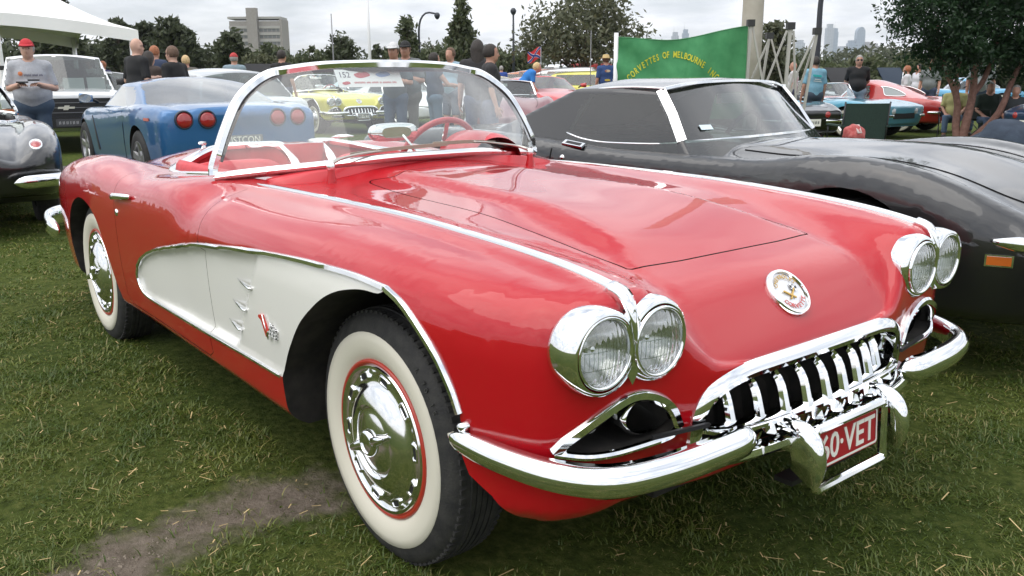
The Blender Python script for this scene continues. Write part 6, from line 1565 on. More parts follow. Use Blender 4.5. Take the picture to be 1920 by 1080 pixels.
def tree(name, label, base, H, blobs, n_clump, per, leaf, lm, seed, trunk_r=.2, trunk_m=None, limbs=None, clump_r=.5, group=None, cat='tree', hollow=.45):
    """blobs: list of (dx,dy,z,rx,ry,rz) crown volumes relative to the base"""
    rng = np.random.default_rng(seed); root = empty(name, base); tag(root, label, cat, group)
    bl = np.array(blobs, float); vol = bl[:, 3]*bl[:, 4]*bl[:, 5]; w = vol**(.8)/np.sum(vol**.8); pick = rng.choice(len(bl), n_clump, p=w)
    d = rng.normal(size=(n_clump, 3)); d /= np.linalg.norm(d, axis=1, keepdims=True); rad = hollow+(1-hollow)*rng.random(n_clump)**.6; rad *= 1+.12*rng.normal(size=n_clump)
    c = bl[pick, :3]+d*rad[:, None]*bl[pick, 3:]; c[:, 2] = np.maximum(c[:, 2], .25)
    v, q = leaves(rng, c, clump_r*(.55+.9*rng.random(n_clump)), per, leaf); fast_mesh('crown', v, q, lm, root, smooth=False)
    tm = trunk_m or noisy('bark', (.10, .075, .055), (.16, .13, .10), 14, .9, .8, 30)
    b = MB(); top = bl[:, :3].mean(0)
    if limbs is None:
        P = bspl([(0, 0, -.05), (rng.normal()*.05*H/4, rng.normal()*.05*H/4, H*.22), (top[0]*.5, top[1]*.5, H*.5), (top[0], top[1], H*.85)], n=14); v, f = tube(P, np.interp(np.linspace(0, 1, 14), [0, .05, 1], [trunk_r*1.35, trunk_r, trunk_r*.2]), 10); b.add(v, f)
        for k in rng.choice(n_clump, min(n_clump, 9), replace=False):
            t = np.clip(c[k][2]/H*.6, .15, .7); i = int(t*13); a = P[i]; P2 = bspl([a, (a+c[k])/2+[0, 0, .08*H*rng.random()], c[k]], n=7); v, f = tube(P2, np.linspace(trunk_r*.45, trunk_r*.08, 7), 7); b.add(v, f)
    else:
        for pts, r0, r1 in limbs: P = bspl(pts, n=14); v, f = tube(P, np.linspace(r0, r1, 14), 10); b.add(v, f)
    b.build('trunk', tm, root)
    return root

# ================================================================== ground
def gz(x, y):
    """the field falls away gently on the far right"""
    d = (x-CPOS[0])*GF[0]+(y-CPOS[1])*GF[1]; l = (x-CPOS[0])*GR[0]+(y-CPOS[1])*GR[1]
    return -.17*sstep(9.5, 15, d)*sstep(1.0, 5.0, l)
DIRT = [(-.43, -1.75), (-.47, -1.57), (-.54, -1.37), (-.57, -1.18), (-.62, -.97), (-.57, -.79), (-.45, -.70), (-.31, -.70), (-.25, -.81), (-.27, -.93), (-.33, -1.08), (-.30, -1.21), (-.22, -1.30), (-.15, -1.6)]
def grass_ground_mat():
    m = bpy.data.materials.new('grass_ground'); m.use_nodes = True; t = m.node_tree; b = t.nodes['Principled BSDF']; b.inputs['Roughness'].default_value = .95; b.inputs['Specular IOR Level'].default_value = .1
    co = t.nodes.new('ShaderNodeNewGeometry')
    def noise(sc, de=6, ro=.6):
        n = t.nodes.new('ShaderNodeTexNoise'); n.inputs['Scale'].default_value = sc; n.inputs['Detail'].default_value = de; n.inputs['Roughness'].default_value = ro; t.links.new(co.outputs['Position'], n.inputs['Vector']); return n
    def ramp(src, stops):
        r = t.nodes.new('ShaderNodeValToRGB'); e = r.color_ramp.elements
        while len(e) < len(stops): e.new(.5)
        for i, (p, c) in enumerate(stops): e[i].position = p; e[i].color = (*c, 1)
        t.links.new(src, r.inputs[0]); return r
    fine = ramp(noise(26, 8, .7).outputs['Fac'], [(.32, (.034, .048, .012)), (.5, (.070, .095, .024)), (.68, (.13, .145, .05))])
    big = ramp(noise(.55, 4).outputs['Fac'], [(.35, (.75, .85, .62)), (.65, (1.2, 1.12, .95))])
    mu = t.nodes.new('ShaderNodeMix'); mu.data_type = 'RGBA'; mu.blend_type = 'MULTIPLY'; mu.inputs[0].default_value = 1; t.links.new(fine.outputs[0], mu.inputs[6]); t.links.new(big.outputs[0], mu.inputs[7])
    soil = ramp(noise(18, 8, .7).outputs['Fac'], [(.3, (.13, .105, .08)), (.7, (.27, .225, .18))])
    at = t.nodes.new('ShaderNodeAttribute'); at.attribute_name = 'soil'
    nn = noise(9, 5); ad = t.nodes.new('ShaderNodeMath'); ad.operation = 'ADD'; t.links.new(at.outputs['Fac'], ad.inputs[0]); t.links.new(nn.outputs['Fac'], ad.inputs[1])
    mr = t.nodes.new('ShaderNodeMapRange'); mr.inputs[1].default_value = .85; mr.inputs[2].default_value = 1.3; t.links.new(ad.outputs[0], mr.inputs[0])
    mx = t.nodes.new('ShaderNodeMix'); mx.data_type = 'RGBA'; t.links.new(mr.outputs[0], mx.inputs[0]); t.links.new(mu.outputs[2], mx.inputs[6]); t.links.new(soil.outputs[0], mx.inputs[7]); t.links.new(mx.outputs[2], b.inputs['Base Color'])
    bp = t.nodes.new('ShaderNodeBump'); bp.inputs['Strength'].default_value = .9; bp.inputs['Distance'].default_value = .03; t.links.new(noise(45, 8, .75).outputs['Fac'], bp.inputs['Height']); t.links.new(bp.outputs[0], b.inputs['Normal'])
    return m
def make_ground():
    # polar-ish sheet: fine near the camera, reaching the horizon
    r = np.concatenate([np.linspace(0, 8, 81), np.geomspace(8.4, 4500, 60)]); a = np.linspace(0, 2*np.pi, 181)[:-1]
    X = CPOS[0]+r[:, None]*np.cos(a); Y = CPOS[1]+r[:, None]*np.sin(a); Zz = gz(X, Y)+np.where(r[:, None] < 60, .012*np.sin(X*1.3+.4)*np.sin(Y*1.7)+.006*np.sin(X*4.1)*np.cos(Y*3.3), 0)
    s = sdist(np.stack([X.ravel(), Y.ravel()], 1), DIRT); Zz = Zz-.012*sstep(-.05, .12, s).reshape(Zz.shape)
    v = np.stack([X, Y, Zz], -1).reshape(-1, 3); o = me('ground', v, grid_faces(len(r), 180, False, True), grass_ground_mat())
    at = o.data.attributes.new('soil', 'FLOAT', 'POINT'); at.data.foreach_set('value', np.clip(.5+s/.32, 0, 1).astype(np.float32)*(s > -.4))
    tag(o, kind='structure'); return o
def make_grass(n=385000):
    rng = np.random.default_rng(7)
    # scatter in the wedge the photograph looks over, denser near the camera
    u = rng.random(n*2); d = .55+(11.5-.55)*u**1.55; hw = .66*d+.25; l = (rng.random(n*2)*2-1)*hw
    x = CPOS[0]+GF[0]*d+GR[0]*l; y = CPOS[1]+GF[1]*d+GR[1]*l
    s = sdist(np.stack([x, y], 1), DIRT); patch = np.sin(x*5.1+1.3*np.sin(y*4.3))*np.sin(y*6.2+np.sin(x*3.7))
    keep = rng.random(n*2) < np.clip(.04+.96*sstep(.06, -.13, s+.06*patch+.05*np.sin(x*31+np.sin(y*17)*2)*np.sin(y*29)), 0, 1)*(.72+.28*patch)
    keep &= ~((np.abs(y) < .75) & (x < .25) & (x > -3.6))          # under the red car nothing shows
    x, y, d = x[keep][:n], y[keep][:n], d[keep][:n]; k = len(x)
    Hh = (.012+.022*rng.random(k)**1.6+.016*(rng.random(k) > .97))*(.85+.45*np.sin(x*7.1+2*np.sin(y*5.2))*np.cos(y*8.3+np.sin(x*6.1))+.25*np.sin(x*23)*np.sin(y*19)); wd = (.0016+.0014*rng.random(k))*np.clip(d/3, .8, 3.4)
    a = rng.random(k)*6.283; be = .5+1.3*rng.random(k); dx, dy = np.cos(a), np.sin(a); sx, sy = -dy*wd, dx*wd
    z0 = gz(x, y)+.012*np.sin(x*1.3+.4)*np.sin(y*1.7)+.006*np.sin(x*4.1)*np.cos(y*3.3)-.006
    def P(t, w): f = Hh*be*t*t; return np.stack([x+dx*f+sx*w, y+dy*f+sy*w, z0+Hh*t*(1-.25*be*t)], 1)
    v = np.stack([P(0, -1), P(0, 1), P(.55, .8), P(.55, -.8), P(1, 0)], 1).reshape(-1, 3); b = np.arange(k)*5
    t1 = np.stack([b, b+1, b+2], 1); t2 = np.stack([b, b+2, b+3], 1); t3 = np.stack([b+3, b+2, b+4], 1)
    m = leaf_mat('grass_blade', (.066, .104, .022), (.16, .175, .055))
    e = m.node_tree.nodes['Color Ramp'].color_ramp.elements if 'Color Ramp' in m.node_tree.nodes else [n_ for n_ in m.node_tree.nodes if n_.type == 'VALTORGB'][0].color_ramp.elements
    x_ = e.new(.82); x_.color = (.125, .170, .034, 1); e[-1].color = (.34, .28, .14, 1)
    t = m.node_tree; ge = [q for q in t.nodes if q.type == 'NEW_GEOMETRY'][0]; rm = [q for q in t.nodes if q.type == 'VALTORGB'][0]; nz = t.nodes.new('ShaderNodeTexNoise'); nz.inputs['Scale'].default_value = 3.2; nz.inputs['Detail'].default_value = 5; t.links.new(ge.outputs['Position'], nz.inputs['Vector'])
    mp = t.nodes.new('ShaderNodeValToRGB'); mp.color_ramp.elements[0].position = .36; mp.color_ramp.elements[0].color = (.68, .80, .60, 1); mp.color_ramp.elements[1].position = .66; mp.color_ramp.elements[1].color = (1.55, 1.35, 1.25, 1); t.links.new(nz.outputs['Fac'], mp.inputs[0])   # greener and drier patches of turf
    mu = t.nodes.new('ShaderNodeMix'); mu.data_type = 'RGBA'; mu.blend_type = 'MULTIPLY'; mu.inputs[0].default_value = 1; t.links.new(rm.outputs[0], mu.inputs[6]); t.links.new(mp.outputs[0], mu.inputs[7])
    for q in t.nodes:
        if q.type in ('BSDF_DIFFUSE', 'BSDF_TRANSLUCENT'): t.links.new(mu.outputs[2], q.inputs[0])
    o = fast_mesh('grass', v, np.concatenate([t1, t2, t3]), m, None, smooth=True)
    tag(o, 'short mown green grass around the parked cars', 'grass', kind='stuff'); return o

def make_litter():
    """dry clippings, dead leaves and crumbs of soil trodden into the turf"""
    rng = np.random.default_rng(19); n = 1900; d = .6+7.5*rng.random(n)**1.3; l = (rng.random(n)*2-1)*(.66*d+.2); x = CPOS[0]+GF[0]*d+GR[0]*l; y = CPOS[1]+GF[1]*d+GR[1]*l
    ok = ~((np.abs(y) < .8) & (x < .3) & (x > -3.4)); ok &= (np.sin(x*2.3+np.sin(y*3))*np.sin(y*2.9+1)+.9*rng.random(n)) > .25; x, y = x[ok], y[ok]; k = len(x); a = rng.random(k)*6.283; L = .006+.020*rng.random(k)**2; w = .0011+.0009*rng.random(k); z = gz(x, y)+.012*np.sin(x*1.3+.4)*np.sin(y*1.7)+.006*np.sin(x*4.1)*np.cos(y*3.3)+.010+.014*rng.random(k)
    c, s = np.cos(a), np.sin(a); t = (rng.random(k)-.5)*.6
    v = np.stack([np.stack([x-c*L-s*w, y-s*L+c*w, z-t*L], 1), np.stack([x-c*L+s*w, y-s*L-c*w, z-t*L], 1), np.stack([x+c*L+s*w, y+s*L-c*w, z+t*L], 1), np.stack([x+c*L-s*w, y+s*L+c*w, z+t*L], 1)], 1).reshape(-1, 3)
    o = fast_mesh('dry_clippings', v, np.arange(k*4).reshape(-1, 4), leaf_mat('straw', (.13, .11, .05), (.30, .26, .14)), None); tag(o, 'straw coloured clippings scattered through the grass', 'clippings', kind='stuff')
    m = 3200; i = rng.random((m*4, 2)); px = -.75+.75*i[:, 0]; py = -1.8+1.15*i[:, 1]; sd = sdist(np.stack([px, py], 1), DIRT); j = (sd > -.03); px, py = px[j][:m], py[j][:m]; m = len(px); r = .0014+.006*rng.random(m)**5
    oc = np.array([(1, 0, 0), (-1, 0, 0), (0, 1, 0), (0, -1, 0), (0, 0, 1), (0, 0, -.3)], float); tri = np.array([(0, 2, 4), (2, 1, 4), (1, 3, 4), (3, 0, 4)])
    V = oc[None]*r[:, None, None]*(.6+.8*rng.random((m, 6, 1)))+np.stack([px, py, np.full(m, -.010)+.012*np.sin(px*1.3+.4)*np.sin(py*1.7)], 1)[:, None]
    o = fast_mesh('soil_crumbs', V.reshape(-1, 3), (tri[None]+np.arange(m)[:, None, None]*6).reshape(-1, 3), noisy('soil_crumb', (.12, .095, .07), (.25, .21, .165), 60, .95), None, smooth=False); tag(o, 'crumbs of soil on the bare patch by the front wheel', 'soil', kind='stuff')
def make_haze():
    c = CPOS+GF*1450; o = me('haze', *box((c[0], c[1], 170), (3400, 3400, 346), YAW), None, smooth=False)
    m = bpy.data.materials.new('haze'); m.use_nodes = True; t = m.node_tree; t.nodes.clear(); v = t.nodes.new('ShaderNodeVolumePrincipled'); v.inputs['Color'].default_value = (.90, .94, 1, 1); v.inputs['Density'].default_value = .00017; v.inputs['Anisotropy'].default_value = .2
    u = t.nodes.new('ShaderNodeOutputMaterial'); t.links.new(v.outputs[0], u.inputs['Volume']); o.data.materials.append(m); tag(o, 'thin pale haze filling the air over the field', 'haze', kind='stuff')

# ================================================================== structures and street furniture
def apartment():
    root = empty('apartment_block', spot(493, 420)); root.rotation_euler = (0, 0, YAW+R(90)); tag(root, 'grey brown apartment slab with a tall stair tower rising behind the trees', 'building')
    W1, W2 = noisy('block_wall', (.26, .24, .22), (.30, .28, .26), 2, .9), noisy('block_band', (.34, .33, .31), (.38, .37, .35), 2, .9)
    G = mat('block_glass', (.13, .14, .14), .3); top = height(30, 420)
    # local x = across the view (left +), y = away
    me('core_wall', *box((0, 0, top/2-1), (23.2, 11.8, top-2)), W1, root, smooth=False)
    me('stair_tower', *box((.6, 6.6, (top+3.6)/2), (4.6, 3.4, top+3.6)), W1, root, smooth=False)
    nf = int((top-6)//2.9)
    for k in range(nf):
        z = 4+k*2.9
        for x0, x1 in ((3.1, 11.7), (-11.7, -1.9)):
            me('floor_band', *box(((x0+x1)/2, 6.05, z+2.15), (x1-x0, .5, 1.15)), W2, root, smooth=False)
            n = max(3, int((x1-x0)/1.9))
            for i in range(n): me('window', *box((x0+(i+.5)*(x1-x0)/n, 5.93, z+.85), ((x1-x0)/n*.8, .12, 1.25)), G, root, smooth=False)
    me('end_wall', *box((-11.9, -.1, top/2-.6), (1.2, 12.6, top-1.2)), W1, root, smooth=False)
    me('roof_parapet', *box((0, 0, top-.6), (24.2, 12.6, 1.0)), W2, root, smooth=False)
apartment()
def tower_mat(name, c, c2, fl):
    m = mat(name, c, .35); t = m.node_tree; co = t.nodes.new('ShaderNodeTexCoord'); b = t.nodes.new('ShaderNodeTexBrick'); b.inputs['Scale'].default_value = 1; b.inputs['Color1'].default_value = (*c, 1); b.inputs['Color2'].default_value = (*[x*.85 for x in c], 1); b.inputs['Mortar'].default_value = (*c2, 1)
    b.inputs['Mortar Size'].default_value = .6; b.inputs['Brick Width'].default_value = 5; b.inputs['Row Height'].default_value = fl; b.offset = 0
    mp = t.nodes.new('ShaderNodeMapping'); mp.inputs['Rotation'].default_value = (R(90), 0, 0); t.links.new(co.outputs['Object'], mp.inputs[0]); t.links.new(mp.outputs[0], b.inputs[0]); t.links.new(b.outputs[0], t.nodes['Principled BSDF'].inputs['Base Color']); return m
TA = tower_mat('tower_glass_blue', (.16, .24, .34), (.30, .36, .42), 4.2); TB = tower_mat('tower_stone', (.36, .34, .33), (.16, .17, .2), 3.8); TC = tower_mat('tower_pale', (.42, .46, .50), (.24, .28, .33), 4.0)
D_ = 2600
for k, (px, w, top, m_, cap, lab) in enumerate([
    (1551, 13, 48, TC, 'flat', 'tall slim pale skyscraper beside the curved lamp post'), (1562, 9, 56, TA, 'spire', 'skyscraper with thin spire just right of the slim pale one'), (1575, 14, 90, TC, 'flat', 'low pale office block between the two tallest skyscrapers'),
    (1593, 14, 79, TA, 'flat', 'mid height blue office tower left of the round topped tower'), (1608, 15, 54, TA, 'round', 'tall blue glass tower with rounded top'), (1622, 12, 82, TB, 'flat', 'tan office block right of the round topped tower'), (1634, 18, 85, TB, 'flat', 'wide tan slab building near the dark tree'),
    (1497, 16, 78, TC, 'flat', 'grey slab building left of the curved lamp post'), (1520, 26, 92, TC, 'flat', 'low wide pale building below the curved lamp post'), (1265, 12, 62, TC, 'spire', 'pale tower with thin mast left of its pair above the banner'), (1284, 11, 57, TA, 'spire', 'tower with thin mast right of its pair above the banner')]):
    rt = empty('city_tower', spot(px, D_)); rt.rotation_euler = (0, 0, YAW+R(90)); tag(rt, lab, 'building', 'distant city skyline')
    W = w/1620.76*D_; H = height(top, D_)
    if cap == 'round':
        q = bspl([(-W/2, 0), (-W/2, H*.8), (-W*.38, H*.95), (0, H), (W*.38, H*.95), (W/2, H*.8), (W/2, 0)], per=4); me('shaft', *prism(q, 'y', -W*.4, W*.4), m_, rt, smooth=False)
    else:
        me('shaft', *box((0, 0, H*.46), (W, W*.8, H*.92)), m_, rt, smooth=False); me('crown', *box((0, 0, H*.96), (W*.72, W*.6, H*.08)), m_, rt, smooth=False)
        if cap == 'spire': v, f = tube(np.array([(W*.2, 0, H*.98), (W*.2, 0, H*1.16)]), np.array([W*.05, W*.01]), 6); me('mast', v, f, BRUSHED, rt)
def lamp_post(name, label, px, d, py, arm=None, m_=None, r=.06, cap=True):
    root = empty(name, spot(px, d, float(gz(*spot(px, d)[:2])))); root.rotation_euler = (0, 0, YAW+R(90)); tag(root, label, 'lamp post' if cap else 'pole'); H = height(py, d)-root.location[2]; m_ = m_ or mat('post_dark', (.03, .035, .045), .5)
    if arm:
        P = bspl([(0, 0, 0), (0, 0, H*.55), (0, 0, H*.80), (arm*-.12, 0, H*.93), (arm*-.45, 0, H), (arm*-1.0, 0, H*.985)], n=26)
    else: P = np.array([(0, 0, 0), (0, 0, H*.5), (0, 0, H)])
    v, f = tube(P, np.linspace(r*1.3, r*.7, len(P)), 10, up=(0, 1, 0)); me('post', v, f, m_, root)
    if cap:
        c = P[-1]; v, f = lathe([(0, .10), (.10, .08), (.17, -.02), (.19, -.10), (.14, -.22), (.06, -.32), (0, -.33)], 14, 'z'); me('lantern', v*.8+c, f, m_, root)
    return root
lamp_post('curved_lamp_post', 'lamp post with curved arm and lantern above the centre trees', 790, 46, 23, arm=.95)
lamp_post('lamp_post', 'straight lamp post with lantern left of the tall spreading tree', 965, 44, 18)
lamp_post('tall_lamp_post', 'tall dark pole curving at its top in front of the skyline', 1531, 26.5, -60, arm=1.2, r=.085)
lamp_post('flagpole', 'white flagpole standing behind the windscreen top', 697, 34, -60, m_=mat('pole_white', (.75, .75, .76), .4), r=.055, cap=False)
lamp_post('thin_mast', 'thin grey mast in front of the round bushy tree', 629, 40, 24, r=.03, m_=mat('mast_grey', (.2, .2, .21), .5), cap=False)
lamp_post('thin_whip_pole', 'very thin pole between the spreading tree and the banner', 1109, 22, 58, r=.012, m_=MATS['mast_grey'], cap=False)
# concrete column behind the banner
def column():
    p = spot(1407, 15.5); rt = empty('concrete_column', p); rt.rotation_euler = (0, 0, YAW); tag(rt, 'thick beige column rising out of the picture behind the banner', 'column')
    v, f = tube(np.array([(0, 0, -.1), (0, 0, 2.0), (0, 0, 4.5), (0, 0, 7)]), np.array([.185, .178, .17, .165]), 24); me('shaft', v, f, noisy('column_beige', (.42, .38, .32), (.47, .43, .37), 6, .85, .1, 40), rt)
    v, f = lathe([(.19, 0), (.19, .25), (.182, .27)], 24, 'z'); me('collar', v, f, MATS['column_beige'], rt)
column()
def banner():
    d = 14.0; A = spot(1156, d, height(70, d)); B = spot(1400, d, height(50, d)); rt = empty('green_banner', spot(1280, d)); tag(rt, 'green cloth banner with yellow lettering sagging between two poles', 'banner')
    inv = np.array(rt.location); n, m_ = 90, 34; e = B-A; L = np.linalg.norm(e[:2]); u = np.linspace(0, 1, n); w = np.linspace(0, 1, m_)
    ex = e/np.linalg.norm(e); nx = np.cross(ex, [0, 0, 1.]); nx /= np.linalg.norm(nx)
    G = np.zeros((n, m_, 3)); bot = .55
    sag = -.13*np.interp(u, [0, .25, .42, .6, .8, 1], [0, .62, 1.0, .8, .3, 0]); sag = np.convolve(np.pad(sag, 8, mode='edge'), np.ones(17)/17, 'valid'); sag[0] = sag[-1] = 0
    def sheet(uu, ww):
        top = A+e*uu; zt = top[2]+np.interp(uu, u, sag); z = zt+(bot-zt)*ww
        fold = .030*math.sin(uu*9+ww*5)*math.sin(math.pi*uu)+.020*math.sin(uu*31+2*ww)*(1-ww*.3)*(1 if uu > .55 else .35)+.03*math.sin(14*(uu*1.2-ww))*math.exp(-uu*4)+.05*ww*math.sin(uu*6)
        return np.array([top[0], top[1], z])+nx*fold
    for i in range(n):
        for j in range(m_): G[i, j] = sheet(u[i], w[j])
    me('cloth', G.reshape(-1, 3)-inv, grid_faces(n, m_), noisy('banner_green', (.045, .24, .09), (.075, .31, .125), 5, .75), rt)
    # lettering in an arc, laid on the cloth
    s = 'CORVETTES OF MELBOURNE INC'; YL = mat('banner_yellow', (.62, .60, .04), .6); b = MB(); k = len(s)
    us = np.linspace(.105, .775, k)
    for i, ch in enumerate(s):
        if ch == ' ': continue
        t = (us[i]-.44)/.335; z = height(104, d)-(height(104, d)-height(147, d))*(t*t*1.0); uu = us[i]
        v, f = text_mesh(ch, .135, (.62, 1), .0, bold=.003)
        if not len(v): continue
        a = -t*.62; c_, s_ = math.cos(a), math.sin(a); top = A+e*uu; zt = top[2]+np.interp(uu, u, sag)
        out = []
        for x, y, _ in v:
            X, Y = x*c_-y*s_, x*s_+y*c_; u2 = uu+X/L; zt2 = (A+e*u2)[2]+np.interp(u2, u, sag); w2 = (z+Y-zt2)/(bot-zt2); out.append(sheet(u2, w2)+np.cross([0, 0, 1.], ex)*.02*0-nx*(-.012 if nx@(CPOS-A) > 0 else .012))
        me('letter', np.array(out)-inv, f, YL, rt, smooth=False)
    # pale hem rope
    P = np.array([sheet(x, 0) for x in u])-inv; v, f = tube(P, .008, 6); me('hem', v, f, mat('hem_green', (.10, .30, .14), .7), rt)
    for q, nm in ((A, 'banner_pole'),):
        v, f = tube(np.array([(q[0], q[1], 0), (q[0], q[1], q[2]+.06)]), .035, 12); me('banner_pole', v-inv, f, mat('pole_white', ()), rt)
banner()
def gazebo():
    d = 13.6; rt = empty('gazebo_frame', spot(1460, d)); tag(rt, 'half folded metal gazebo frame with black caps and crossed bars', 'gazebo frame'); o = np.array(rt.location)
    M = mat('gazebo_metal', (.50, .48, .44), .4, .6); CP = mat('cap_black', (.03, .03, .03), .5)
    def pt(px, py, dd=0): return spot(px, d+dd, height(py, d+dd))-o
    legs = [(1404, 48, 1402, .3), (1478, 54, 1474, -.5), (1440, 72, 1420, .9), (1528, 64, 1505, .1)]
    for i, (px, py, pb, dd) in enumerate(legs):
        a = pt(px, py, dd); b = spot(pb, d+dd)-o; v, f = bar(b, a, .045 if i < 2 else .035, up=tuple(GF)); me('leg', v, f, M, rt, smooth=False)
        v, f = box(a+[0, 0, .02], (.11, .11, .10), YAW); me('leg_cap', v, f, CP, rt, smooth=False)
    for (x0, y0, x1, y1, dd) in [(1408, 52, 1440, 185, .3), (1440, 76, 1412, 150, .6), (1472, 60, 1432, 180, 0), (1444, 76, 1485, 205, .5), (1484, 60, 1500, 215, -.4), (1524, 70, 1492, 150, 0), (1527, 72, 1500, 180, .2), (1492, 130, 1476, 212, -.2), (1412, 70, 1436, 170, -.2), (1498, 140, 1478, 205, .3)]:
        v, f = bar(pt(x0, y0, dd), pt(x1, y1, dd), .028, .020, up=tuple(GF)); me('scissor_bar', v, f, M, rt, smooth=False)
gazebo()
def marquee():
    A = spot(270, 22, height(53, 22)); rt = empty('white_marquee', spot(60, 24)); tag(rt, 'white peaked marquee roof reaching in from the top left corner', 'marquee'); o = np.array(rt.location)
    B = spot(156, 27, height(69, 27)); zc = (A[2]+B[2])/2; e1 = (B-A)*np.array([1, 1, 0]); L = np.linalg.norm(e1); e1 /= L; e2 = np.array([-e1[1], e1[0], 0.]); 
    if e2@GR > 0: e2 = -e2
    cs = [A, B, B+e2*L*1.15, A+e2*L*1.15]; pk = sum(cs)/4+np.array([0, 0, 2.6]); n = 16
    WM = noisy('marquee_white', (.80, .80, .78), (.86, .86, .84), 1.5, .6); b = MB()
    for i in range(4):
        P0, P1 = cs[i], cs[(i+1) % 4]; G = np.zeros((n, n, 3))
        for a in range(n):
            for c in range(n):
                s, t = a/(n-1), c/(n-1); q = P0*(1-s)+P1*s; cat = 4*s*(1-s); edge = q+np.array([0, 0, .35*cat])-(q-(sum(cs)/4))*np.array([1, 1, 0])*.12*cat
                r = edge*(1-t)+pk*t; r[2] = edge[2]+(pk[2]-edge[2])*(t**1.35); G[a, c] = r
        b.add(G.reshape(-1, 3)-o, grid_faces(n, n))
        vb = MB(); P = np.array([G[k, 0] for k in range(n)])-o; v = np.concatenate([P, P-[0, 0, .28]]); vb.add(v, grid_faces(2, n)); vb.build('valance', WM, rt)
    b.build('canopy', WM, rt)
    for c in cs:
        q = c+(sum(cs)/4-c)*.04; v, f = tube(np.array([(q[0], q[1], 0), (q[0], q[1], c[2])])-o*np.array([1, 1, 0]), .06, 12); me('post', v, f, MATS['pole_white'], rt)
    v, f = tube(np.array([(pk[0], pk[1], pk[2]-2.6), (pk[0], pk[1], pk[2]+.1)])-o, .05, 10); me('king_pole', v, f, MATS['pole_white'], rt)
marquee()
# big square post of the marquee at the left edge
p = spot(3, 19.5); q = empty('marquee_post', p); tag(q, 'pale square post at the left edge under the marquee', 'post'); v, f = box((0, 0, 1.25), (.16, .16, 2.5), YAW); me('shaft', v, f, MATS['marquee_white'], q, smooth=False); v, f = box((0, 0, 1.46), (.17, .17, .09), YAW); me('strap', v, f, BLACK, q, smooth=False)
# camp chair, bag, tarp, seated party on the right
def camp_chair(px, d, face, col, label, nm='camp_chair', z=None):
    z = float(gz(*spot(px, d)[:2])) if z is None else z
    rt = empty(nm, spot(px, d, z)); rt.rotation_euler = (0, 0, YAW+R(face)); tag(rt, label, 'chair'); F = cloth('canvas_%d' % int(col[1]*999), col); M = mat('chair_frame', (.05, .05, .055), .5, .5)
    def sheet(nm2, c, pw):
        c = np.array(c); n = 10; G = np.zeros((n, n, 3))
        for i in range(n):
            for j in range(n):
                s, t = i/(n-1), j/(n-1); G[i, j] = (c[0]*(1-s)+c[1]*s)*(1-t)+(c[3]*(1-s)+c[2]*s)*t; G[i, j] += np.array(pw)*4*s*(1-s)
        me(nm2, G.reshape(-1, 3), grid_faces(n, n), F, rt)
    sheet('backrest', [(-.22, -.27, .42), (-.22, .27, .42), (-.30, .27, .92), (-.30, -.27, .92)], (-.04, 0, 0)); sheet('seat', [(-.22, -.25, .43), (-.22, .25, .43), (.25, .25, .46), (.25, -.25, .46)], (0, 0, -.05))
    for s in (-1, 1):
        for a, b2 in (((-.30, .28*s, .94), (-.22, .28*s, .40)), ((-.24, .28*s, 0), (.26, .28*s, .46)), ((.24, .28*s, 0), (-.24, .28*s, .44)), ((.26, .28*s, .46), (.24, .28*s, .64))): v, f = tube(np.array([a, b2]), .011, 8); me('frame_tube', v, f, M, rt)
        v, f = bar((-.27, .28*s, .64), (.26, .28*s, .64), .05, .02); me('armrest', v, f, F, rt, smooth=False)
    return rt
camp_chair(1617, 11.3, 0, (.022, .045, .036), 'dark green camp chair seen from behind, beyond the black bonnet')
rt = empty('red_bag', spot(1613, 9.8, .47)); tag(rt, 'crumpled red bag with pale stripe lying above the black bonnet', 'bag')
rng = np.random.default_rng(3); v, q = surface_net(lambda p: ellip(p, (0, 0, .10), (.13, .11, .12))+.012*np.sin(p[:, 0]*40)*np.sin(p[:, 1]*37+p[:, 2]*30), (-.2, -.2, -.05), (.2, .2, .28), .014); v[:, 2] = np.maximum(v[:, 2], 0)
fast_mesh('bag_body', v, q, cloth('bag_red', (.33, .05, .05), (.42, .12, .11)), rt); v, f = sweep(np.array([(-.05, .05, .19), (.04, -.02, .215), (.11, -.07, .13)]), np.array([(-.025, -.004), (.025, -.004), (.025, .006), (-.025, .006)])); me('bag_stripe', v, f, mat('stripe_pale', (.6, .5, .48), .8), rt)
rt = empty('folding_table', spot(1613, 9.8, 0)); tag(rt, 'small folding table under the red bag', 'table'); me('table_top', *box((0, 0, .455), (.42, .4, .03)), mat('table_grey', (.25, .25, .25), .6), rt, smooth=False)
for sx in (-1, 1):
    for sy in (-1, 1): v, f = tube(np.array([(sx*.18, sy*.16, 0), (sx*.18, sy*.16, .45)]), .012, 8); me('leg', v, f, mat('chair_frame', ()), rt)
zR = -.17
def tarp():
    rt = empty('navy_tarpaulin', spot(1905, 14.2, zR)); tag(rt, 'dark navy tarpaulin heaped over something low at the right edge', 'tarpaulin'); 
    v, q = surface_net(lambda p: SM([ellip(p, (0, 0, .1), (.75, .95, .42)), ellip(p, (.2, -.5, .1), (.5, .5, .62))], .15)+.03*np.sin(p[:, 0]*9+p[:, 2]*7)*np.sin(p[:, 1]*8), (-1.1, -1.3, -.05), (1.1, 1.3, .9), .05); v[:, 2] = np.maximum(v[:, 2], 0); fast_mesh('sheet', v, q, cloth('tarp_navy', (.016, .026, .045), (.03, .045, .07), 8), rt)
tarp()
def open_hood(px, d, rel, w, m_, label, z=0):
    rt = empty('raised_bonnet', spot(px, d, z)); return rt
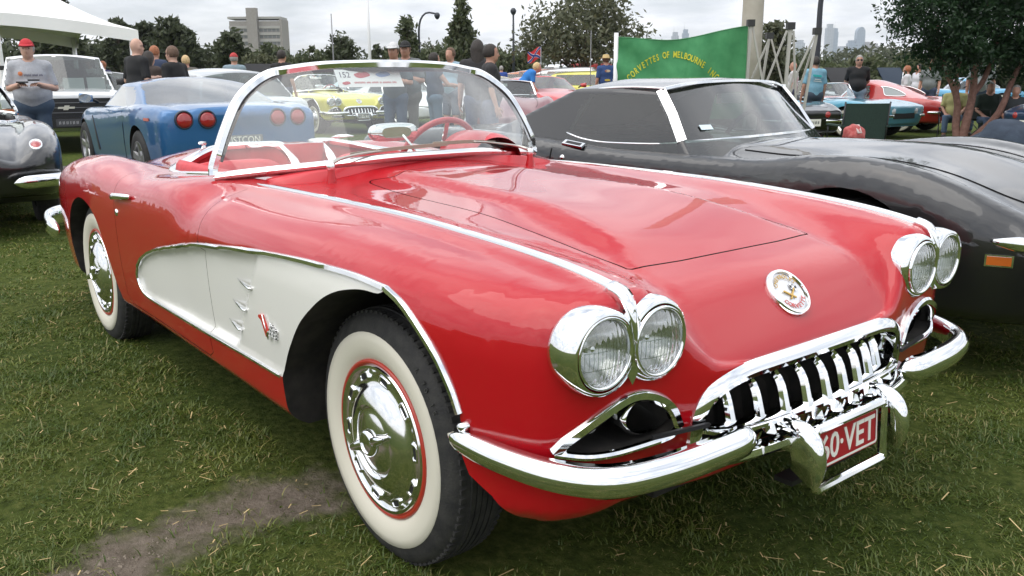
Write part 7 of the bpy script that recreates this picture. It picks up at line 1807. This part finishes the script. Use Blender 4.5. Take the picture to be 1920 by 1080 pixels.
# flag on its staff
def flag():
    d = 27; rt = empty('small_flag', spot(1016, d)); tag(rt, 'small red flag with a blue diagonal cross flying behind the cars', 'flag'); zt = height(88, d); v, f = tube(np.array([(0, 0, 0), (0, 0, zt)]), .015, 8); me('staff', v, f, MATS['mast_grey'], rt)
    n = 16; W, H = .40, .34; G = np.zeros((n, n, 3))
    def P(s, t): return -GR*(W*s)+np.array([0, 0, zt-H*t-.16*s+.03*math.sin(s*7)])+GF*(.05*math.sin(s*9+t*2))
    for i in range(n):
        for j in range(n): G[i, j] = P(i/(n-1), j/(n-1))
    me('flag_cloth', G.reshape(-1, 3), grid_faces(n, n), mat('flag_red', (.55, .03, .035), .8), rt)
    for a, b, nm in (((0, 0), (1, 1), 'x'), ((0, 1), (1, 0), 'y')):
        for w_, m_, off in ((.13, mat('flag_white', (.75, .75, .75), .8), .012), (.09, mat('flag_blue', (.03, .05, .22), .8), .02)):
            L = [P(a[0]+(b[0]-a[0])*k/9, min(max(a[1]+(b[1]-a[1])*k/9-w_, 0), 1))-GF*off for k in range(10)]; U = [P(a[0]+(b[0]-a[0])*k/9, min(max(a[1]+(b[1]-a[1])*k/9+w_, 0), 1))-GF*off for k in range(10)]; me('flag_cross', np.array(L+U), grid_faces(2, 10), m_, rt)
flag()
# asphalt lane between the rows
AS = noisy('asphalt', (.085, .083, .08), (.13, .128, .122), 25, .9, .4, 120)
def strip_road(name, d0, d1, p0, p1, zoff=.006):
    v = [spot(p0, d0), spot(p1, d0), spot(p1, d1), spot(p0, d1)]; v = [(a[0], a[1], zoff+.012) for a in v]; o = me(name, v, [(0, 1, 2, 3)], AS, smooth=False); tag(o, kind='structure')
strip_road('service_lane', 9.6, 12.4, -900, 1060)

# ================================================================== trees
EUC = leaf_mat('gum_leaf', (.075, .088, .048), (.15, .155, .09)); DRK = leaf_mat('dark_leaf', (.048, .064, .034), (.10, .115, .062)); MID = leaf_mat('mid_leaf', (.062, .084, .038), (.125, .14, .07)); PAL = leaf_mat('pale_leaf', (.075, .085, .045), (.13, .135, .075)); NEAR = leaf_mat('near_leaf', (.010, .032, .012), (.030, .070, .024))
RBARK = noisy('red_bark', (.17, .085, .065), (.26, .14, .11), 16, .85, .5, 40)
zt = zR; tb = spot(1815, 18.3, zt)
lx, ly = GR, GF
def L3(a, b, z): return tuple(lx*a+ly*b+np.array([0, 0, z]))
tree('near_shrub_tree', 'dark leafed tree with several reddish stems at the right edge', tb, 5.0,
     [(*(lx*.35)[:2], 3.0, 1.6, 1.5, 1.25), (*(lx*-.75)[:2], 2.75, 1.0, 1.0, .95), (*(lx*1.5)[:2], 2.7, 1.3, 1.2, 1.3), (*(lx*.6)[:2], 4.2, 1.7, 1.6, .9), (*(lx*-.2+ly*-.6)[:2], 2.0, .9, .7, .55), (*(lx*1.1+ly*-.5)[:2], 1.9, .9, .7, .5), (*(lx*-1.25)[:2], 2.55, .5, .5, .5), (*(lx*-.55)[:2], 1.75, .75, .6, .45), (*(lx*1.55)[:2], 1.55, .9, .7, .55), (*(lx*.35+ly*.4)[:2], 1.75, .8, .6, .45)],
     760, 70, .046, NEAR, 11, trunk_m=RBARK, clump_r=.30, hollow=.25,
     limbs=[([L3(0, 0, -.05), L3(-.06, .1, .35), L3(-.12, .05, .9), L3(-.5, .1, 1.7), L3(-.7, .1, 2.5)], .085, .03), ([L3(.05, 0, -.05), L3(.10, 0, .4), L3(.22, .1, 1.0), L3(.20, .1, 1.8), L3(.3, .1, 3.0)], .095, .035), ([L3(.12, 0, -.05), L3(.40, -.1, .25), L3(.72, -.1, .65), L3(1.0, 0, 1.4), L3(1.5, 0, 2.5)], .085, .03),
            ([L3(.2, .1, .95), L3(.45, .15, 1.3), L3(.6, .1, 2.0), L3(.65, .1, 2.9)], .06, .025), ([L3(-.12, .05, .9), L3(-.15, .1, 1.4), L3(.0, .1, 2.2)], .05, .02)])
def bg_tree(label, px, d, py, w, m_, seed, n=90, per=40, leaf=.16, name='park_tree', low=.28, shape='round', tr=.16, group='park trees beyond the cars'):
    base = spot(px, d, float(gz(*spot(px, d)[:2]))); H = height(py, d)-base[2]; W = w/1620.76*d/2
    if shape == 'round': bl = [(0, 0, H*.68, W*.8, W*.8, H*.28), (*(GR*W*.45)[:2], H*.52, W*.6, W*.6, H*.2), (*(-GR*W*.45)[:2], H*.55, W*.6, W*.6, H*.2), (*(GR*W*.1)[:2], H*.86, W*.45, W*.45, H*.12)]
    elif shape == 'cone': bl = [(0, 0, H*.30, W, W, H*.16), (0, 0, H*.48, W*.8, W*.8, H*.16), (0, 0, H*.66, W*.6, W*.6, H*.15), (0, 0, H*.82, W*.36, W*.36, H*.13), (0, 0, H*.94, W*.16, W*.16, H*.07)]
    else: bl = [(0, 0, H*.45, W, W, H*.42), (*(GR*W*.5)[:2], H*.35, W*.6, W*.6, H*.3), (*(-GR*W*.5)[:2], H*.38, W*.6, W*.6, H*.32)]
    return tree(name, label, base, H, bl, n, per, leaf, m_, seed, trunk_r=tr*max(.6, H/7), clump_r=W*.22+.15, group=group)
bg_tree('big spreading gum tree left of the banner, sky showing through its leaves', 1098, 40, -12, 235, EUC, 21, 165, 44, .12, tr=.2)
bg_tree('tall slender tree left of the spreading gum', 866, 44, -8, 66, MID, 22, 130, 44, .15, shape='cone')
bg_tree('conical tree below the curved lamp post', 768, 46, 33, 68, MID, 23, 110, 42, .15, shape='cone')
bg_tree('bushy pointed tree behind the thin mast', 645, 46, 48, 66, DRK, 24, 110, 42, .15, shape='cone')
bg_tree('tall dark tree left of the apartment block', 335, 58, 28, 76, DRK, 25, 110, 42, .2)
bg_tree('round dark tree beside the marquee tip', 282, 62, 34, 64, DRK, 26, 90, 40, .2)
bg_tree('dark tree behind the marquee roof edge', 232, 62, 30, 60, DRK, 27, 90, 40, .2)
bg_tree('dark tree whose top shows over the marquee roof', 112, 50, -14, 90, DRK, 28, 100, 40, .2)
bg_tree('dark tree behind the red capped man', 60, 60, 55, 170, DRK, 29, 130, 42, .22, shape='bush')
bg_tree('wide dark tree behind the white pickup', 165, 64, 58, 150, DRK, 30, 130, 42, .22, shape='bush')
bg_tree('tree just left of the apartment block', 437, 56, 55, 62, DRK, 31, 90, 40, .18)
bg_tree('low bushy tree behind the bald man', 385, 60, 72, 90, DRK, 32, 90, 40, .2, shape='bush')
bg_tree('low tree at the foot of the apartment block', 520, 66, 66, 70, MID, 33, 80, 40, .2, shape='bush')
bg_tree('bush between the apartment block and the thin mast', 585, 64, 76, 80, MID, 34, 80, 40, .2, shape='bush')
bg_tree('round bush left of the conical tree', 720, 70, 74, 44, DRK, 35, 60, 40, .2, shape='bush')
bg_tree('leafy tree between the conical and the slender tree', 815, 60, 66, 90, MID, 36, 100, 40, .2, shape='bush')
bg_tree('hedge tree under the straight lamp post', 950, 66, 78, 110, MID, 37, 110, 40, .2, shape='bush')
bg_tree('small tree right of the concrete column', 1446, 34, 40, 70, EUC, 38, 90, 40, .12)
bg_tree('low shrub tree behind the gazebo frame', 1480, 44, 92, 110, MID, 39, 90, 40, .15, shape='bush')
bg_tree('low tree in front of the skyline', 1545, 60, 103, 90, MID, 40, 80, 36, .2, shape='bush')
bg_tree('low tree below the tan slab building', 1640, 52, 102, 110, MID, 41, 100, 36, .2, shape='bush')
bg_tree('low tree behind the dark leafed tree', 1740, 52, 96, 160, MID, 42, 120, 36, .2, shape='bush')
bg_tree('low tree at the far right edge', 1870, 50, 88, 170, DRK, 43, 120, 36, .2, shape='bush')
tree('reed_clump', 'pale feathery reeds below the apartment block', spot(498, 44), 2.6, [(0, 0, 1.3, 1.3, .8, .9)], 60, 50, .16, PAL, 50, trunk_r=.04, clump_r=.4, cat='plant')
def far_wood():
    rng = np.random.default_rng(60); c = []; r = []
    for px in np.arange(-160, 2120, 9):
        d = 120+rng.random()*50; top = height(96+rng.normal()*5+6*math.sin(px*.013)+(10 if 560 < px < 760 else 0), d); b = spot(px, d)
        for k in range(5): c.append((b[0]+rng.normal()*1.5, b[1]+rng.normal()*1.5, top*(.12+.86*rng.random()))); r.append(1.0+rng.random()*1.0)
    v, q = leaves(rng, np.array(c), np.array(r), 30, .42); o = fast_mesh('far_tree_belt', v, q, leaf_mat('far_leaf', (.07, .085, .052), (.125, .135, .085)), None, smooth=False); tag(o, 'continuous belt of distant trees along the horizon', 'trees', kind='stuff')
far_wood()

# ================================================================== the cars
hero, HS = make_hero()
tag(hero, 'red and white open two-seater roadster with whitewall tyres in the foreground', 'car')
GRP = 'cars at the show'
shark, SS = make_shark('black_coupe', BLK, 1.9); at_world(shark, -.23, 2.37, 6.5, .05)
tag(shark, 'black hardtop coupe with bright window mouldings parked beside the red roadster', 'car')
BLUE = mat('blue_metallic', (.030, .14, .33), .35, .35, 1.0)
late = make_latecoupe('blue_coupe', BLUE); place(late, (-3.52, 0), 452, 9.6, 37)
tag(late, 'blue coupe with four round red tail lamps seen from behind', 'car')
YEL = mat('yellow_paint', (.60, .55, .05), .3, 0, 1); WHT = mat('white_paint', (.74, .75, .76), .3, 0, 1); BLKV = mat('black_vinyl', (.02, .02, .02), .5); MAR = mat('maroon_paint', (.16, .035, .04), .3, 0, 1); SKYB = mat('sky_blue_paint', (.10, .34, .55), .3, 0, 1); NAVY = mat('navy_paint', (.012, .035, .085), .3, 0, 1)
def c1_copy(name, sw, label):
    c = copy_tree(hero, None, sw); c.name = name; tag(c, label, 'car'); return c
yel = c1_copy('yellow_roadster', {'red_paint': YEL, 'red_rim': CHROME, 'plate_red': MATS['plate_pale'], 'plate_white': MATS['plate_ink'], 'red_vinyl': BLKV, 'red_dash': BLKV}, 'yellow and white open roadster with whitewalls seen through the windscreen')
place(yel, (.78, 0), 679, 19.5, 180+38.6)
blk = c1_copy('black_roadster', {'red_paint': BLK, 'white_cove_paint': BLK, 'red_vinyl': BLKV, 'red_dash': BLKV, 'wheel_red': BLKV, 'plate_red': BLK}, 'black roadster cut off by the left edge, only its tail in view')
place(blk, (-3.75, -.8), 98, 6.8, 34)
REDB = mat('coupe_red', (.50, .022, .02), .3, 0, 1)
bt = make_boattail('red_coupe', REDB); place(bt, (-3.45, 0), 1800, 21.5, 42, zR); tag(bt, 'red fastback coupe with tapered tail and whitewalls beyond the turquoise bonnet', 'car')
TQ = mat('turquoise_paint', (.12, .38, .52), .3, 0, 1)
bo = make_boattail_open('turquoise_roadster', TQ); place(bo, (.9, 0), 1704, 19.6, -150, zR); tag(bo, 'turquoise open roadster pointing right, nose just behind the green camp chair', 'car')
bb = copy_tree(bo, None, {'turquoise_paint': BLK}); bb.name = 'black_convertible'; place(bb, (-3.56, 0), 1530, 17.5, 12, zR); tag(bb, 'black convertible seen from behind with round tail lamps behind the gazebo frame', 'car')
b2 = copy_tree(bt, None, {'coupe_red': SKYB}); b2.name = 'sky_blue_coupe'; place(b2, (-2.0, 0), 1845, 34, 80, zR); tag(b2, 'sky blue fastback coupe parked behind the red one', 'car')
b3 = copy_tree(bo, None, {'turquoise_paint': NAVY}); b3.name = 'navy_convertible'; place(b3, (-3.55, 0), 1945, 16.6, -75, zR); tag(b3, 'navy convertible cut off by the right edge behind the tree stems', 'car')
b4 = copy_tree(bo, None, {'turquoise_paint': WHT}); b4.name = 'white_convertible'; place(b4, (.9, 0), 1470, 27, -150, zR); tag(b4, 'white convertible behind the gazebo frame, left of the turquoise one', 'car')
def shark_copy(name, paint, label):
    c = copy_tree(shark, None, {'black_paint': paint, 'tinted_glass': CGLASS}); c.name = name; tag(c, label, 'car'); return c
sh2 = shark_copy('white_coupe', WHT, 'white coupe with chrome bumper next to the yellow roadster'); place(sh2, (.95, 0), 838, 21.8, 180+38)
m3 = shark_copy('maroon_coupe', MAR, 'dusty maroon coupe nose between the windscreen and the black coupe'); place(m3, (.95, 0), 968, 16.2, 180+8)
pb = shark_copy('pale_blue_coupe', mat('ice_blue_paint', (.50, .62, .68), .3, 0, 1), 'pale ice blue coupe behind the yellow roadster'); place(pb, (.95, 0), 745, 27.5, 180+38)
lc2 = copy_tree(late, None, {'blue_metallic': REDB}); lc2.name = 'red_late_coupe'; place(lc2, (.9, 0), 1085, 21.5, 180+22); tag(lc2, 'bright red low coupe behind the maroon nose', 'car')
lc3 = copy_tree(late, None, {'blue_metallic': mat('amber_paint', (.62, .42, .05), .3, 0, 1)}); lc3.name = 'amber_coupe'; place(lc3, (0, 0), 975, 29, 180+40); tag(lc3, 'amber yellow coupe behind the bright red coupe', 'car')
pk = make_pickup('white_pickup', WHT); place(pk, (.86, 0), 120, 14.6, 180+30); tag(pk, 'white pickup truck with black grille behind the red capped man', 'truck')
sd1 = make_sedan('white_sedan', WHT, None, 4.8, 1.40); place(sd1, (.8, 0), 222, 21, 180+34); tag(sd1, 'white sedan between the pickup and the bald man', 'car')
def sedan_copy(name, sw, px, d, rel, label, z=0):
    c = copy_tree(sd1, None, sw); c.name = name; place(c, (-1.5, 0), px, d, rel, z); tag(c, label, 'car'); return c
sedan_copy('grey_convertible_top', {'white_paint': mat('silver_paint', (.45, .47, .48), .3, .5, 1)}, 405, 16.5, 37, 'silver grey car whose roof shows above the blue coupe')
sedan_copy('white_hatchback', {}, 400, 30, 120, 'white car far behind the silver grey roof')
sedan_copy('pale_sedan', {'white_paint': mat('pale_green_paint', (.5, .55, .5), .3, 0, 1)}, 440, 38, 60, 'pale sedan behind the man in grey tee and red cap')
sedan_copy('white_sedan_far', {}, 690, 40, 100, 'white car behind the top edge of the windscreen')
sd2 = make_sedan('red_and_white_sedan', mat('coral_paint', (.52, .10, .05), .3, 0, 1), WHT, 4.9, 1.55, 1.0, True, CGLASS); place(sd2, (-1.6, 0), 1095, 34, 180+75); tag(sd2, 'coral and white wagon with white roof behind the bright red coupe', 'car')
c_ = copy_tree(sd2, None, {'coral_paint': mat('orange_paint', (.45, .13, .04), .3, 0, 1), 'white_paint': mat('orange_paint', ())}); c_.name = 'orange_wagon'; place(c_, (-1.6, 0), 1035, 39, 180+60); tag(c_, 'orange wagon in front of the red and white van', 'car')
c_ = copy_tree(sd1, None, {'white_paint': YEL}); c_.name = 'yellow_sedan'; place(c_, (-1.5, 0), 1112, 31.5, 180+60); tag(c_, 'yellow car between the bright red coupe and the wagon', 'car')
def van():
    rt = empty('delivery_van'); M = mat('van_red', (.40, .03, .03), .35, coat=.8); d = 30
    tag(rt, 'old red and white delivery van with white cab and roof', 'van')
    def rb(nm, c, s, m_, par, bev=.12):
        o = me(nm, *box(c, s), m_, par, smooth=False); bm = bmesh.new(); bm.from_mesh(o.data); bmesh.ops.bevel(bm, geom=bm.edges[:], offset=bev, segments=4, affect='EDGES', profile=.5); bm.to_mesh(o.data); bm.free(); return o
    rb('box_body', (-2.2, 0, 1.25), (2.6, 1.9, 1.5), M, rt, .15); rb('box_roof', (-2.2, 0, 2.05), (2.7, 1.95, .32), WHT, rt, .14); cab = rb('cab', (-.45, 0, 1.25), (1.2, 1.7, 1.25), WHT, rt, .22); rb('hood', (.55, 0, .95), (1.2, 1.2, .6), M, rt, .2)
    for sg in (-1, 1):
        rb('fender', (.5, .72*sg, .72), (1.1, .38, .42), M, rt, .15); disc(rt, 'headlamp', (1.08, .68*sg, .85), (1, 0, 0), .1, HLAMP, .04); me('door_window', *box((-.45, .855*sg, 1.5), (.7, .02, .4)), mat('van_glass', (.10, .12, .13), .1, coat=1), cab, smooth=False)
        for x in (.45, -2.6): car_wheel(rt, (x, .72*sg, .36), sg, .36, .2, 'brushed')
        disc(rt, 'side_roundel', (-2.2, .955*sg, 1.4), (0, sg, 0), .28, mat('roundel', (.7, .6, .55), .6), .01)
    me('windscreen', *box((.155, 0, 1.5), (.02, 1.3, .42)), mat('van_glass', ()), cab, smooth=False); me('grille', *box((1.16, 0, .88), (.04, .7, .4)), CHROME, rt, smooth=False); rb('roof_vent', (-2.0, 0, 2.28), (.8, .7, .2), WHT, rt, .08)
    place(rt, (-1, 0), 1065, 52, 112)
van()
def raised_bonnet(name, px, d, py, w, m_, label, rel=0, z=0):
    """a car with its bonnet propped open: low body plus the tilted panel"""
    c = copy_tree(bo, None, {'turquoise_paint': m_}); c.name = name; place(c, (.2, 0), px, d, rel, z); tag(c, label, 'car')
    MATB = mat('bonnet_underside', (.03, .03, .032), .8) if m_ is BLK else mat('bonnet_navy', (.02, .035, .06), .7); L = 1.0; a = R(55); n = 12; hb = empty_part('raised_bonnet', c); G = []
    for i in range(n):
        for j in range(n):
            s, t = i/(n-1), j/(n-1); G.append((.55-L*math.cos(a)*t*-1*-1, (s-.5)*1.2, .80+L*math.sin(a)*t+.05*math.sin(math.pi*t)*(1-(2*s-1)**2)))
    v = np.array(G); v2 = v-np.array([.02, 0, .02]); me('bonnet_skin', np.concatenate([v, v2]), grid_faces(n, n)+[tuple(x+n*n for x in q[::-1]) for q in grid_faces(n, n)], MATB, hb); v, f = tube(np.array([(.2, .4, .8), (.25, .42, 1.5)]), .01, 6); me('prop', v, f, CHROME, hb)
    return c
raised_bonnet('black_car_open_bonnet', 505, 26, 110, 90, BLK, 'black car with raised bonnet behind the windscreen corner', 218)
raised_bonnet('dark_car_open_bonnet', 1580, 29, 120, 120, BLK, 'black car with raised bonnet between the two standing men on the right', 210, zR)
raised_bonnet('navy_car_open_bonnet', 1678, 30, 122, 100, NAVY, 'navy car with raised bonnet above the red coupe roof', 210, zR)
raised_bonnet('black_car_open_bonnet', 1440, 36, 118, 80, BLK, 'black car with raised bonnet seen through the gazebo bars', 210, zR)

# ================================================================== people
PG = 'visitors at the show'
TEE = (.40, .41, .44); JEAN = (.055, .085, .13); BK = (.012, .012, .013)
m1 = person('person', 'man in red cap, pale grey tee and jeans looking down at a device', 60, 11.4, 180+22, h=1.70, arms='phone', shirt=TEE, pants=JEAN, hat=(.50, .03, .04), fat=1.28, skin=SKIN2, hair='grey', res=.016)
dv_ = empty('camera_device', (0, 0, 0)); tag(dv_, 'small black folding camera held by the man in the red cap', 'camera'); dv_.location = m1.location; dv_.rotation_euler = m1.rotation_euler
k_ = 1.70/1.75
for s_ in (-1, 1): v, f = box((.345*k_, .065*s_, 1.235*k_+.012*s_), (.10, .125, .02)); me('device_half', v, f, BLACK, dv_, smooth=False)
# chest print of the tee
v, f = blur_text((4, 3, 2), .03, .22, .0); o = me('shirt_print', frame_pts(v, (.165, .05, 1.31), (0, 1, 0), (0, 0, 1)), f, mat('print_dark', (.08, .08, .12), .8), m1, smooth=False)
v, f = lathe([(0, .01), (.028, .0)], 12, 'x'); me('shirt_badge', v+[.150, -.10, 1.33], f, mat('print_orange', (.6, .2, .08), .8), m1)
person('person', 'bald man in black tee with sunglasses, back turned', 262, 14.0, -35, h=1.82, arms='phone', shirt=BK, pants=(.10, .09, .07), bald=True, glasses=True, fat=1.25, skin=SKIN2, res=.018)
person('person', 'dark haired woman in brown top just right of the bald man', 284, 15.2, -20, h=1.66, shirt=(.05, .035, .03), hair='dark', long=True, res=.024)
person('person', 'tall person in navy denim jacket behind the bald man', 296, 18.5, -10, h=1.86, shirt=(.03, .045, .09), sleeve=1.0, hair='auburn', res=.026)
person('person', 'woman with short fair brown hair in black top looking left', 330, 14.0, 70, h=1.70, shirt=BK, hair='brown', glasses=True, arms='phone', skin=SKIN2, res=.018)
person('person', 'fair haired person in patterned grey top behind the short haired woman', 353, 19, 20, h=1.68, shirt=(.14, .13, .11), hair='fair', res=.026)
person('person', 'man in red cap and blue grey tee seen from behind near the silver roof', 443, 20.5, 5, h=1.76, shirt=(.22, .29, .33), hat=(.45, .05, .05), hair='grey', res=.026)
person('person', 'dark haired man in black tee left of the windscreen corner', 532, 19, -20, h=1.78, shirt=BK, hair='dark', res=.026)
person('person', 'person with reddish face in navy top far behind the pickup', 198, 26, 160, h=1.70, shirt=(.04, .04, .12), hair='auburn', res=.03)
person('person', 'person in white top far behind the white sedan', 174, 27, 150, h=1.76, shirt=(.5, .5, .5), hair='brown', res=.03)
person('person', 'dark clad man with crossed arms and white cap seen through the windscreen', 742, 13.6, 170, h=1.72, arms='crossed', shirt=(.10, .12, .13), pants=(.06, .09, .13), hat=(.6, .6, .6), res=.022)
person('person', 'man in dark wide hat next to the white capped man behind the glass', 764, 14.2, 175, h=1.76, arms='crossed', shirt=(.16, .17, .17), pants=(.16, .15, .13), hat=(.015, .015, .015), fat=1.3, res=.022)
person('person', 'woman in dark sleeveless top seen through the windscreen reaching to a white bonnet', 816, 15.5, -60, h=1.62, arms='reach', shirt=(.03, .05, .08), pants=(.10, .16, .22), hair='dark', sleeve=.2, res=.024)
person('person', 'person in pale blue shirt and shorts at the right side of the windscreen', 848, 16.8, 150, h=1.74, shirt=(.28, .40, .48), shorts=True, pants=(.12, .14, .18), hair='brown', res=.024)
person('person', 'long dark haired woman in dark clothes at the windscreen top corner', 898, 12.2, 0, h=1.70, shirt=(.03, .028, .03), hair='dark', long=True, res=.022)
person('person', 'dark haired man in dark clothes right of the long haired woman', 921, 11.6, -80, h=1.62, shirt=(.03, .025, .025), hair='dark', res=.022)
person('person', 'person in royal blue top far behind near the lamp post', 942, 34, 0, h=1.60, shirt=(.03, .07, .30), hair='grey', res=.03)
person('person', 'man in bright blue tee bending over the bright red coupe', 976, 22.6, -75, h=1.74, arms='reach', lean=42, shirt=(.02, .17, .50), pants=(.03, .04, .05), hair='fair', sleeve=.5, res=.022)
hm = person('person', 'man in straw hat and blue patterned shirt left of the banner pole', 1138, 24, 12, h=1.74, shirt=(.03, .07, .20), pants=(.12, .11, .10), hat='straw', hair='brown', res=.020)
for (y, z, w, h2, c) in ((0, 1.36, .16, .07, (.6, .45, .3)), (.05, 1.36, .05, .05, (.5, .10, .08)), (0, 1.12, .17, .06, (.55, .40, .06))):
    t = np.linspace(0, 2*np.pi, 14, endpoint=False); v = np.stack([np.full(14, -.152), y+np.cos(t)*w/2, z+np.sin(t)*h2/2], 1); me('shirt_print', v, [tuple(range(14))], mat('print_%d' % int(c[1]*100), c, .8), hm, smooth=False)
person('person', 'bald man in pale shirt left of the light blue tee', 1490, 25.4, 60, z=zR, h=1.74, shirt=(.5, .5, .5), bald=True, res=.024)
tm_ = person('person', 'man in light blue tee seen from behind with print on his back', 1530, 20.2, 8, z=zR, h=1.78, shirt=(.20, .40, .52), pants=(.05, .07, .10), hair='dark', fat=1.15, res=.019)
for (y, z, w, h2, c) in ((.02, 1.34, .20, .045, (.05, .45, .45)), (0, 1.22, .20, .02, (.55, .6, .6)), (0, 1.26, .15, .02, (.5, .55, .6))):
    v = np.array([(-.160, y-w/2, z-h2/2), (-.160, y+w/2, z-h2/2+.02), (-.160, y+w/2, z+h2/2+.02), (-.160, y-w/2, z+h2/2)]); me('shirt_print', v, [(0, 1, 2, 3)], mat('tprint_%d' % int(c[2]*100), c, .8), tm_, smooth=False)
person('person', 'man in black polo and sunglasses with hands behind his back', 1611, 22.4, 165, z=zR, h=1.85, arms='behind', shirt=BK, pants=(.25, .33, .42), hair='grey', glasses=True, fat=1.1, res=.017)
person('person', 'woman in white top with brown hair behind the red coupe', 1703, 25, 60, z=zR, h=1.62, shirt=(.6, .6, .62), hair='auburn', res=.026)
person('person', 'man in grey polo behind the red coupe roof', 1747, 25.5, 140, z=zR, h=1.80, shirt=(.17, .19, .19), hair='brown', res=.026)
person('person', 'person in white shirt between the woman in white and the grey polo', 1724, 27, 100, z=zR, h=1.68, shirt=(.62, .62, .66), hair='dark', res=.028)
person('person', 'man in pale shirt and jeans standing behind the dark leafed tree', 1843, 20.5, 165, z=zR, h=1.90, shirt=(.48, .52, .52), pants=(.10, .15, .24), hat=(.55, .55, .5), hair='grey', res=.024)
camp_chair(1862, 19.3, 160+50, (.012, .022, .018), 'dark camp chair with a grey haired sitter behind the tree stems')
person('person', 'grey haired person sitting in the dark camp chair', 1862, 19.25, 170, z=zR, h=1.70, sit=True, arms='lap', shirt=(.015, .03, .02), pants=(.08, .12, .20), hair='grey', res=.024)
person('person', 'sitter in jeans with crossed hands left of the tree stems', 1798, 20.2, 150, z=zR, h=1.70, sit=True, arms='lap', shirt=(.45, .42, .18), pants=(.12, .18, .28), hair='dark', res=.024)
camp_chair(1798, 20.3, 150, (.02, .03, .05), 'camp chair under the sitter in jeans')
person('person', 'grey haired person in dark top at the right edge', 1912, 18.2, 150, z=zR, h=1.62, sit=True, arms='lap', shirt=(.03, .035, .04), hair='grey', res=.024)
camp_chair(1912, 18.3, 150, (.03, .05, .08), 'camp chair at the right edge under the grey haired sitter')
# ground last
make_ground(); make_grass(); make_litter(); make_haze()
